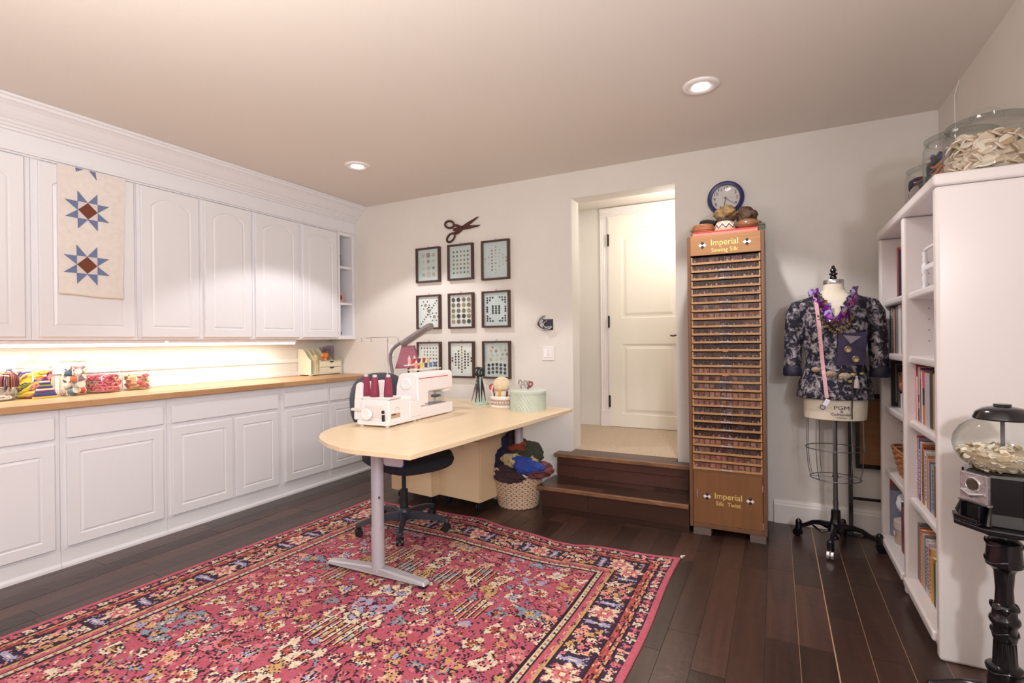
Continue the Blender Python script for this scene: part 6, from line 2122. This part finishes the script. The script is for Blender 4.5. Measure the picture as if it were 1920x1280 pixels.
stuff_in(c8, .092, .012, .150, [(56, 52, 110), (76, 72, 140), (90, 100, 84), (120, 50, 60), (110, 104, 110)], 'strip', 90, .028, 'blue_ribbons', 'dark blue and green ribbon in the farthest bookcase jar', 'ribbon', 44)
t = thing('ribbon_reel', 'round white ribbon reel standing in the farthest jar on the bookcase', 'reel', (.61, 3.05, TB + .07))
mb = MB(); mb.T = Matrix.Rotation(math.radians(28), 4, 'Z') @ Matrix.Rotation(PI / 2, 4, 'X')
mb.lathe([(.008, 0), (.044, 0), (.044, .003), (.008, .003)], seg=28).build('reel_disc', plain((220, 206, 202), .6), t, world=False)
mb = MB(); mb.T = Matrix.Rotation(math.radians(28), 4, 'Z') @ Matrix.Rotation(PI / 2, 4, 'X')
mb.lathe([(0, .003), (.008, .003), (.008, .006), (0, .006)], seg=14).build('reel_hub', plain((120, 96, 90), .6), t, world=False)

# ================================================================== ORGANIZER on the worktop
t = thing('desk_organizer', 'cream wooden desk organizer with scalloped slots and two small drawers', 'organizer', (-3.89, 3.57, .9))
OX0_, OX1_ = -3.990, -3.822
oy0, oy1 = 3.365, 3.745
MB().box(OX0_ - .0, OX1_ + .006, oy0 - .004, oy1 + .004, .906, .914).build('base', M_cream, t, bevel=.002)
for (x, y) in ((OX0_ + .01, oy0 + .01), (OX1_ - .01, oy0 + .01), (OX1_ - .01, oy1 - .01), (OX0_ + .01, oy1 - .01)):
    MB().box(x - .012, x + .012, y - .012, y + .012, .9002, .906).build('foot', M_cream, t)
def sidep(h0, h1):
    """scalloped divider profile in (x,z): low at the front (+x)"""
    pts = [(OX0_, .9145), (OX1_, .9145), (OX1_, h1)]
    for k in range(1, 9):
        u = k / 9
        s_ = u * u * (3 - 2 * u)
        pts.append((OX1_ + (OX0_ + .05 - OX1_) * u, h1 + (h0 - h1) * s_))
    pts += [(OX0_ + .03, h0), (OX0_, h0)]
    return pts
for k, y in enumerate((3.365, 3.420, 3.475, 3.550, 3.630, 3.737)):
    MB().prism(sidep(1.150 if k < 5 else 1.09, 1.05 if k < 2 else 1.040), y, y + .007, 'y').build('divider', M_cream, t, bevel=.001)
MB().box(OX0_, OX0_ + .006, oy0 + .008, oy1 - .001, .9145, 1.13).build('back_panel', M_cream, t)
MB().box(OX0_ + .03, OX1_ - .002, 3.483, 3.736, .9145, .917).box(OX0_ + .03, OX1_ - .002, 3.483, 3.736, 1.030, 1.034).build('drawer_case', M_cream, t)
for z0 in (.918, .975):
    d_ = MB().box(OX1_ - .002, OX1_ + .004, 3.484, 3.736, z0, z0 + .0535).build('drawer', M_cream, t, bevel=.0015)
    mb = MB()
    pts = [(3.615 + .030 * math.cos(a), z0 + .0525 - .014 * math.sin(a)) for a in [k * PI / 10 for k in range(11)]]
    mb.prism(pts, OX1_ + .0042, OX1_ + .0052, 'x').build('finger_notch', plain((60, 44, 36), .8), d_)
tag(MB().box(-3.96, -3.828, 3.436, 3.458, .9155, 1.09).build('cream_folder', plain((226, 206, 150), .7), bevel=.001), 'pale yellow folder in the left slots of the cream organizer', 'folder')
for k in range(3):
    b_ = MB().box(-3.95 + .012 * k, -3.85 + .012 * k, 3.58 + .035 * k, 3.584 + .035 * k, 1.04, 1.168 + .006 * k).build('clear_sleeve', glass('sleeve%d' % k, (238, 234, 240), 1.6, 1.4, (236, 230, 238)), bevel=0)
    tag(b_, ['left clear plastic packet in the cream organizer', 'middle clear plastic packet in the cream organizer', 'right clear plastic packet in the cream organizer'][k], 'packet', 'clear packets in the organizer')
t = thing('fabric_flower', 'orange, yellow and pink fabric flower tucked in the cream organizer', 'flower', (-3.826, 3.535, 1.075))
for k in range(9):
    a = 2 * PI * k / 9
    mb = MB().ball((.004 * (k % 2), .026 * math.cos(a), .026 * math.sin(a)), .017, 8, 6, sc=(.5, 1.1, .8))
    mb.build('petal', plain([(236, 130, 50), (240, 180, 60), (214, 90, 110)][k % 3], .7), t, world=False, smooth=True)
MB().ball((.006, 0, 0), .010, 8, 6).build('flower_centre', plain((236, 170, 50), .7), t, world=False, smooth=True)

# ================================================================== GUMBALL MACHINE filled with buttons
GX, GY = .636, 2.150
t = thing('gumball_machine', 'black cast iron pedestal candy machine filled with white buttons in front of the bookcase', 'candy machine', (GX, GY, 0))
GM = M_black
MB().lathe([(.0, .985), (.022, .985), (.022, .978), (.03, .976), (.050, .972), (.066, .958), (.073, .940), (.071, .936), (.03, .936), (0, .936)][::-1], seg=40).build('cap', GM, t, world=False, smooth=True)
MB().lathe([(.066, .777), (.078, .782), (.104, .802), (.120, .830), (.1245, .855), (.1205, .880), (.106, .908), (.086, .928), (.070, .938)], seg=48, cap=False).build('globe', M_glass, t, world=False, smooth=True)
MB().cyl((0, 0, .78), (0, 0, .937), .0055, seg=12).build('centre_rod', M_steel, t, world=False, smooth=True)
mb = MB()
rr = random.Random(9)
for k in range(620):
    z = .7815 + (.846 - .7815) * rr.random()
    rm = float(np.interp(z, [.777, .802, .830, .855], [.072, .104, .120, .1245])) - .011
    rad = rm * (rr.uniform(.85, 1.0) if z < .835 else math.sqrt(rr.random()))
    if z >= .835:
        z = .838 + rr.uniform(-.004, .007) + .006 * math.sin(rad * 40)
    a = rr.uniform(0, 2 * PI)
    mb.T = Matrix.Translation((rad * math.cos(a), rad * math.sin(a), z)) @ Euler((rr.uniform(-.9, .9), rr.uniform(-.9, .9), 0)).to_matrix().to_4x4()
    s_ = rr.choice([.007, .0085, .0105])
    mb.lathe([(0, 0), (s_, 0), (s_ * 1.02, s_ * .2), (s_ * .7, s_ * .15), (0, s_ * .12)], (0, 0, 0), 9, m=rr.choice([0, 0, 0, 1, 2]))
mb.T = None
mb.lathe([(0, .780), (.066, .780), (.092, .803), (.107, .828), (.110, .836), (0, .836)], (0, 0, 0), 28, m=1)
mb.build('white_buttons', [plain((236, 226, 212), .3), plain((216, 200, 176), .4), plain((196, 170, 136), .4)], t, world=False)['kind'] = 'stuff'
def ngon(r, z, rot, n_=8):
    return [(r * math.cos(rot + 2 * PI * k / n_), r * math.sin(rot + 2 * PI * k / n_), z) for k in range(n_)]
ro = math.radians(-146 + 22.5)
def loft(mb, rings, m=0):
    n_ = len(rings[0])
    v = [p for r in rings for p in r]
    f = [(j * n_ + i, j * n_ + (i + 1) % n_, (j + 1) * n_ + (i + 1) % n_, (j + 1) * n_ + i) for j in range(len(rings) - 1) for i in range(n_)]
    f += [tuple(range(n_ - 1, -1, -1)), tuple((len(rings) - 1) * n_ + i for i in range(n_))]
    return mb.add(v, f, m)
mb = loft(MB(), [ngon(.112, .618, ro), ngon(.106, .640, ro), ngon(.102, .655, ro), ngon(.100, .765, ro), ngon(.094, .776, ro), ngon(.080, .778, ro)])
mb.build('body', GM, t, world=False, bevel=.004)
loft(MB(), [ngon(.122, .594, ro), ngon(.132, .599, ro), ngon(.132, .612, ro), ngon(.119, .618, ro)]).build('base_flange', GM, t, world=False, bevel=.003)
for k in range(8):
    a = ro + 2 * PI * k / 8
    MB().tube([(.116 * math.cos(a), .116 * math.sin(a), .618), (.108 * math.cos(a), .108 * math.sin(a), .645), (.1015 * math.cos(a), .1015 * math.sin(a), .668), (.1005 * math.cos(a), .1005 * math.sin(a), .765)], [.009, .006, .0045, .004], 8).build('corner_rib', GM, t, world=False, smooth=True)
# coin mechanism plate on the face turned to the left
T = Matrix.Rotation(math.radians(-146), 4, 'Z') @ Matrix.Translation((.092, 0, 0))
M_cast = mat('cast_chrome', (196, 190, 196), .32, metal=.85, bump=1.0, bscale=110)
mb = MB(); mb.T = T
pl_ = mb.box(0, .016, -.042, .042, .682, .770).build('coin_plate', M_cast, t, world=False, bevel=.003)
mb = MB(); mb.T = T
mb.tube([(.016, 0, .735), (.020, 0, .735)], [.016, .016], 20).build('coin_hole', plain((70, 56, 44), .6), pl_, world=False)
mb = MB(); mb.T = T
mb.tube([(.018, .022 * math.cos(a), .735 + .022 * math.sin(a)) for a in [k * PI / 10 for k in range(20)]], .0025, 6, closed=True).build('bezel', M_chrome, pl_, world=False, smooth=True)
mb = MB(); mb.T = T
mb.tube([(.018, -.036, .712), (.022, -.012, .706), (.024, 0, .704), (.022, .012, .706), (.018, .036, .712)], [.004, .006, .010, .006, .004], 8).build('turn_handle', M_chrome, pl_, world=False, smooth=True)
mb = MB(); mb.T = T
mb.prism([(.0, .676), (.016, .676), (.020, .682), (0, .682)], -.046, .046, 'y').build('plate_lip', M_chrome, pl_, world=False)
mb = MB(); mb.T = T
mb.box(.004, .030, -.030, -.026, .622, .676).box(.004, .030, .026, .030, .622, .676).box(.004, .045, -.036, .036, .618, .624).box(.040, .046, -.036, .036, .624, .636).build('chute', GM, t, world=False, bevel=.002)
mb = MB(); mb.T = T
mb.box(.0055, .0085, -.026, .026, .624, .676).build('chute_opening', plain((8, 8, 10), .9), t, world=False)
MB().lathe([(.0, .0), (.045, 0), (.047, .02), (.050, .035), (.044, .05), (.040, .055), (.043, .062), (.044, .09), (.043, .12), (.041, .135), (.044, .145), (.044, .155), (.032, .16), (.029, .185), (.026, .235), (.030, .242), (.032, .255), (.031, .262), (.031, .285), (.037, .294), (.039, .302), (.037, .310), (.031, .318), (.031, .335), (.034, .342), (.031, .350), (.024, .355), (.022, .40), (.026, .455), (.030, .462), (.034, .468), (.045, .476), (.046, .485), (.043, .53), (.044, .545), (.044, .552), (.036, .560), (.034, .575), (.050, .590), (.075, .596), (0, .597)], seg=28).build('column', GM, t, world=False, smooth=True)
for (z, r_) in ((.49, .046), (.545, .045), (.265, .033), (.345, .034), (.145, .0455)):
    MB().tube([(r_ * math.cos(a), r_ * math.sin(a), z + .006 * math.sin(3 * a)) for a in [k * PI / 12 for k in range(24)]], .0028, 6, closed=True).build('cast_band', GM, t, world=False, smooth=True)
for k in range(12):
    a = 2 * PI * k / 12
    MB().tube([(.029 * math.cos(a), .029 * math.sin(a), .17), (.0262 * math.cos(a), .0262 * math.sin(a), .235)], .002, 5).build('flute', GM, t, world=False)
for a in (165, 255, 345, 75):
    A = math.radians(a)
    mb = MB(); mb.T = Matrix.Rotation(A, 4, 'Z')
    mb.tube([(.02, 0, .05), (.06, 0, .058), (.10, 0, .050), (.14, 0, .034), (.165, 0, .022), (.185, 0, .016)], [.03, .026, .022, .018, .017, .015], 12)
    mb.ball((.18, 0, .017), .0165, 12, 8)
    mb.build('foot', GM, t, world=False, smooth=True)

# ================================================================== RUG
CELL = .0072
Wd, Ln = 2.36, 3.30
nx, ny = int(Wd / CELL), int(Ln / CELL)
rg = np.random.RandomState(4)
def C(*c):
    return np.array([lin(q) for q in c])
RED, ROSE, NAVY, CREAM, TAN, LIL, BLU, DRK, PEACH, RUST, GRN, PINK = C(178, 90, 106), C(190, 98, 112), C(64, 50, 70), C(220, 202, 176), C(198, 158, 112), C(166, 160, 190), C(134, 146, 160), C(58, 36, 44), C(224, 164, 146), C(168, 84, 72), C(126, 140, 130), C(206, 124, 130)
img = np.zeros((ny, nx, 3)); img[:] = RED
def put(i, j, c, p=1.0):
    if 0 <= i < nx and 0 <= j < ny and (p >= 1 or rg.rand() < p):
        img[j, i] = c
def flower(cx, cy, R, petal, center, outline=DRK, lobes=5, ph=0., ex=1.0, ang=0., op=.5):
    r2 = int(R * 1.5 * max(1, ex)) + 2
    ca_, sa_ = math.cos(ang), math.sin(ang)
    for dy in range(-r2, r2 + 1):
        for dx in range(-r2, r2 + 1):
            x, y = (dx * ca_ + dy * sa_) / ex, -dx * sa_ + dy * ca_
            d = math.hypot(x, y)
            th = math.atan2(y, x)
            rr_ = R * (.80 + .16 * math.cos(lobes * th + ph) + .16 * math.sin(3.3 * th + cx * 1.7 + cy)) + rg.uniform(-.9, .9)
            if d < R * .28:
                put(cx + dx, cy + dy, center)
            elif d < R * .42 and lobes > 4:
                put(cx + dx, cy + dy, outline, .5)
            elif d < rr_:
                put(cx + dx, cy + dy, petal if rg.rand() < .86 else petal * .8)
            elif d < rr_ + 1.2:
                put(cx + dx, cy + dy, outline, op)
def line(pts, c, c2=None, w=0, p=.85):
    for (a, b_) in zip(pts[:-1], pts[1:]):
        n_ = int(max(abs(b_[0] - a[0]), abs(b_[1] - a[1]))) + 1
        for k in range(n_):
            x = a[0] + (b_[0] - a[0]) * k / n_
            y = a[1] + (b_[1] - a[1]) * k / n_
            for q in range(-w, w + 1):
                put(int(x) + q, int(y), c, p)
            if c2 is not None:
                put(int(x) + w + 1, int(y), c2, p)
                put(int(x) + w + 1, int(y) + 1, c2, p * .6)
BW = 51
# field: dense scatter mirrored about both centre lines
hx, hy = nx // 2, ny // 2
occ = np.zeros((ny, nx), bool)
items = []
tries = 0
sizes = [8, 7, 6, 6, 5, 5, 4, 4, 3, 3, 3]
while tries < 3600:
    tries += 1
    R = sizes[min(len(sizes) - 1, tries * len(sizes) // 3600)]
    x, y = rg.randint(BW + 2, hx + 3), rg.randint(BW + 2, hy + 3)
    ok = all((x - q[0]) ** 2 + (y - q[1]) ** 2 > (.98 * (R + q[2]) + 1.0) ** 2 for q in items)
    if ok:
        items.append((x, y, R))
# vines
for k in range(80):
    x, y = rg.randint(BW, hx), rg.randint(BW, hy)
    a = rg.uniform(0, 2 * PI)
    p_ = [(x, y)]
    for s_ in range(9):
        a += rg.uniform(-.6, .6)
        x += 5 * math.cos(a); y += 5 * math.sin(a)
        p_.append((x, y))
    cc = [DRK, NAVY, RUST, DRK][k % 4]
    for mx_ in (0, 1):
        for my_ in (0, 1):
            line([((nx - q[0]) if mx_ else q[0], (ny - q[1]) if my_ else q[1]) for q in p_], cc, None, 0, .7)
pal = [CREAM, CREAM, TAN, LIL, BLU, PEACH, CREAM, PINK, TAN]
for q, (x, y, R) in enumerate(items):
    petal = pal[rg.randint(len(pal))]
    cen = [TAN, NAVY, RUST, LIL, ROSE][rg.randint(5)]
    lo = [5, 6, 4, 3][rg.randint(4)]
    ph = rg.uniform(0, 6)
    ex = [1, 1, 1.5, 1.9][rg.randint(4)] if R < 9 else 1.0
    ang = rg.uniform(0, PI)
    for mx_ in (0, 1):
        for my_ in (0, 1):
            X_ = nx - x if mx_ else x
            Y_ = ny - y if my_ else y
            a2 = ang
            if mx_ != my_:
                a2 = -ang
            flower(X_, Y_, R * .82, petal, cen, [DRK, NAVY][q % 2], lo, ph, ex, a2, .45)
            if R >= 8:
                flower(X_, Y_, R * .42, [PINK, LIL, TAN, RUST][q % 4], NAVY, DRK, 4, ph, 1, 0, .5)
for k in range(700):
    x, y = rg.randint(BW, hx + 2), rg.randint(BW, hy + 2)
    c = [CREAM, DRK, BLU, NAVY, TAN, PINK][rg.randint(6)]
    for (dx, dy) in ((0, 0), (1, 0), (0, 1), (rg.randint(-2, 3), rg.randint(-2, 3))):
        for X_ in (x + dx, nx - x - dx):
            for Y_ in (y + dy, ny - y - dy):
                put(X_, Y_, c)
# stem bundles: parallel pale lines with dark edges
for (x, y) in ((int(nx * .30), int(ny * .30)), (int(nx * .5), int(ny * .42)), (int(nx * .36), int(ny * .20)), (int(nx * .42), int(ny * .12) + BW)):
    for k in range(5):
        L_ = 26 - abs(k - 2) * 5
        for mx_ in (0, 1):
            for my_ in (0, 1):
                s1 = [(x + 4 * k, y - L_ // 2), (x + 4 * k, y + L_ // 2)]
                line([((nx - q[0]) if mx_ else q[0], (ny - q[1]) if my_ else q[1]) for q in s1], CREAM if k % 2 else TAN, DRK, 0, .95)
# borders by distance from the edge
jj, ii = np.mgrid[0:ny, 0:nx]
dist = np.minimum(np.minimum(ii, nx - 1 - ii), np.minimum(jj, ny - 1 - jj))
along = np.where(np.minimum(ii, nx - 1 - ii) < np.minimum(jj, ny - 1 - jj), jj, ii)
noi = rg.rand(ny, nx)
def band(a, b_, fn):
    m_ = (dist >= a) & (dist < b_)
    img[m_] = fn(m_)
def solid(c):
    return lambda m_: np.repeat(c[None], m_.sum(), 0)
band(0, 4, solid(ROSE))
band(4, 11, solid(NAVY))
band(11, 12, solid(DRK)); band(12, 14, solid(TAN)); band(14, 15, solid(DRK)); band(15, 18, solid(RUST)); band(18, 19, solid(DRK))
band(19, 38, solid(NAVY * .9))
band(38, 39, solid(DRK)); band(39, 41, solid(TAN * .9)); band(41, 45, solid(ROSE * .9)); band(45, 46, solid(DRK))
band(46, 49, solid(CREAM * .88)); band(49, 51, solid(DRK))
def edgewalk(d, step, fn):
    """call fn(x, y, k, horizontal) along the rectangle at distance d"""
    k = 0
    for x in range(d, nx - d, step):
        fn(x, d, k, True); fn(x, ny - 1 - d, k, True); k += 1
    k = 0
    for y in range(d, ny - d, step):
        fn(d, y, k, False); fn(nx - 1 - d, y, k, False); k += 1
save = img.copy()
edgewalk(7, 6, lambda x, y, k, h: flower(x, y, 3.0, [CREAM, PEACH, ROSE][k % 3], [RUST, NAVY, TAN][k % 3], NAVY, 4, k, 1, 0, .2))
def g2(x, y, k, h):
    for q in range(5):
        o_ = int(2.0 * math.sin((k * 5 + q) * .7))
        put(x + (q if h else o_), y + (o_ if h else q), [RUST, PEACH, NAVY, ROSE][k % 4])
        put(x + (q if h else o_ + 1), y + (o_ + 1 if h else q), [ROSE, DRK, RUST][k % 3], .7)
edgewalk(13, 5, g2)
edgewalk(16, 5, g2)
edgewalk(41, 5, lambda x, y, k, h: [put(x + (q if h else int(1.8 * math.sin((k * 5 + q) * .8))), y + (int(1.8 * math.sin((k * 5 + q) * .8)) if h else q), [PEACH, TAN, NAVY, PINK][k % 4]) for q in range(5)])
edgewalk(47, 4, lambda x, y, k, h: [put(x + q % 2, y + q // 2, [DRK, GRN, RUST, TAN][k % 4]) for q in range(3)])
def g3(x, y, k, h):
    s_ = k % 5
    if s_ == 0:
        flower(x, y, 9.5, CREAM, RUST, PINK, 8, 0, 1, 0, .6)
        flower(x, y, 5.5, PINK, CREAM, RUST, 6, 0, 1, 0, .6)
    elif s_ in (1, 4):
        flower(x, y, 3.0, LIL, CREAM, NAVY, 2, 0, 2.6, (PI / 2 if h else 0), .3)
    else:
        for (dx, dy) in ((-5, -4), (5, -4), (-5, 3), (5, 3), (0, 0), (0, 7), (0, -7)):
            flower(x + (dx if h else dy), y + (dy if h else dx), 2.8, [PEACH, CREAM, PINK, TAN][(dx + dy + k) % 4], RUST, DRK, 4, k, 1.2, rg.uniform(0, 3), .2)
edgewalk(22, 6, lambda x, y, k, h: flower(x, y, 1.8, [PINK, CREAM, LIL, TAN, RUST][k % 5], RUST, NAVY, 3, k, 1, 0, .1))
edgewalk(35, 6, lambda x, y, k, h: flower(x, y, 1.8, [CREAM, PINK, TAN, ROSE][k % 4], RUST, NAVY, 3, k, 1, 0, .1))
edgewalk(28, 13, g3)
# woven irregularity
img *= (0.86 + .26 * rg.rand(ny, nx, 1))
# occasional light flecks
# geometry
FXs = [-2.80, -2.754, -2.517, -2.243, -1.959, -1.744, -1.594, -1.341, -1.184, -1.05, -.961, -.745, -.475, -.44]
FYs = [2.99, 2.989, 2.972, 2.994, 2.978, 2.974, 2.924, 2.871, 2.834, 2.835, 2.861, 2.872, 2.906, 2.91]
U, V = np.meshgrid(np.linspace(0, 1, nx + 1), np.linspace(0, 1, ny + 1))
xl = -2.757 - .115 * (1 - V) ** 1.0 - .03 * (1 - V)
xr = -.473 - .03 * (1 - V) + .006 * np.sin(V * 19)
X = xl + (xr - xl) * U
far = np.interp(X, FXs, FYs)
Ybase = 2.93 - Ln * (1 - V)
Y = Ybase + (far - 2.93) * np.clip(1 - (1 - V) * Ln / .9, 0, 1) ** 1.3
Z = .0062 + .0025 * np.clip(1 - (1 - V) * Ln / .25, 0, 1) * (1 + np.sin(X * 13)) + .0006 * np.sin(X * 5 + Y * 3)
nv = (nx + 1) * (ny + 1)
co = np.stack([X, Y, Z], -1).reshape(-1, 3)
a = (np.arange(ny)[:, None] * (nx + 1) + np.arange(nx)[None]).reshape(-1)
quads = np.stack([a, a + 1, a + nx + 2, a + nx + 1], -1)
# skirt down to the floor
be = np.concatenate([np.arange(nx + 1), (np.arange(1, ny + 1) * (nx + 1) + nx), (ny * (nx + 1) + np.arange(nx - 1, -1, -1)), (np.arange(ny - 1, 0, -1) * (nx + 1))])
low = co[be].copy(); low[:, 2] = .0006
co = np.concatenate([co, low])
nb = len(be)
kk = np.arange(nb)
sk = np.stack([be[(kk + 1) % nb], be, nv + kk, nv + (kk + 1) % nb], -1)
faces = np.concatenate([quads, sk])
me = bpy.data.meshes.new('rug')
me.vertices.add(len(co)); me.vertices.foreach_set('co', co.reshape(-1))
me.loops.add(len(faces) * 4); me.loops.foreach_set('vertex_index', faces.reshape(-1))
me.polygons.add(len(faces)); me.polygons.foreach_set('loop_start', np.arange(len(faces)) * 4)
me.polygons.foreach_set('loop_total', np.full(len(faces), 4))
me.update(calc_edges=True)
at = me.attributes.new('weave', 'FLOAT_COLOR', 'FACE')
colr = np.ones((len(faces), 4), np.float32)
colr[:nx * ny, :3] = img.reshape(-1, 3)
colr[nx * ny:, :3] = ROSE
at.data.foreach_set('color', colr.reshape(-1))
m = bpy.data.materials.new('rug_pile')
m.use_nodes = True
nt = m.node_tree; N = nt.nodes; L = nt.links
b = N['Principled BSDF']
b.inputs['Roughness'].default_value = .95
b.inputs['Specular IOR Level'].default_value = .15
an = N.new('ShaderNodeAttribute'); an.attribute_name = 'weave'
L.new(an.outputs['Color'], b.inputs['Base Color'])
tc = N.new('ShaderNodeTexCoord')
no = N.new('ShaderNodeTexNoise'); no.inputs['Scale'].default_value = 260
L.new(tc.outputs['Object'], no.inputs['Vector'])
bp = N.new('ShaderNodeBump'); bp.inputs['Strength'].default_value = .7; bp.inputs['Distance'].default_value = .004
L.new(no.outputs['Fac'], bp.inputs['Height']); L.new(bp.outputs[0], b.inputs['Normal'])
me.materials.append(m)
rug = bpy.data.objects.new('rug', me)
COL.objects.link(rug)
tag(rug, 'large red Persian style rug with a navy flowered border on the dark floor', 'rug')
ctf = MB().ball((-.468, 2.915, .010), .009, 8, 5).tube([(-.47, 2.915, .01), (-.455, 2.935, .012)], .004, 5).build('corner_tassel', plain((226, 216, 206), .8), rug)
ctf.modifiers.clear()
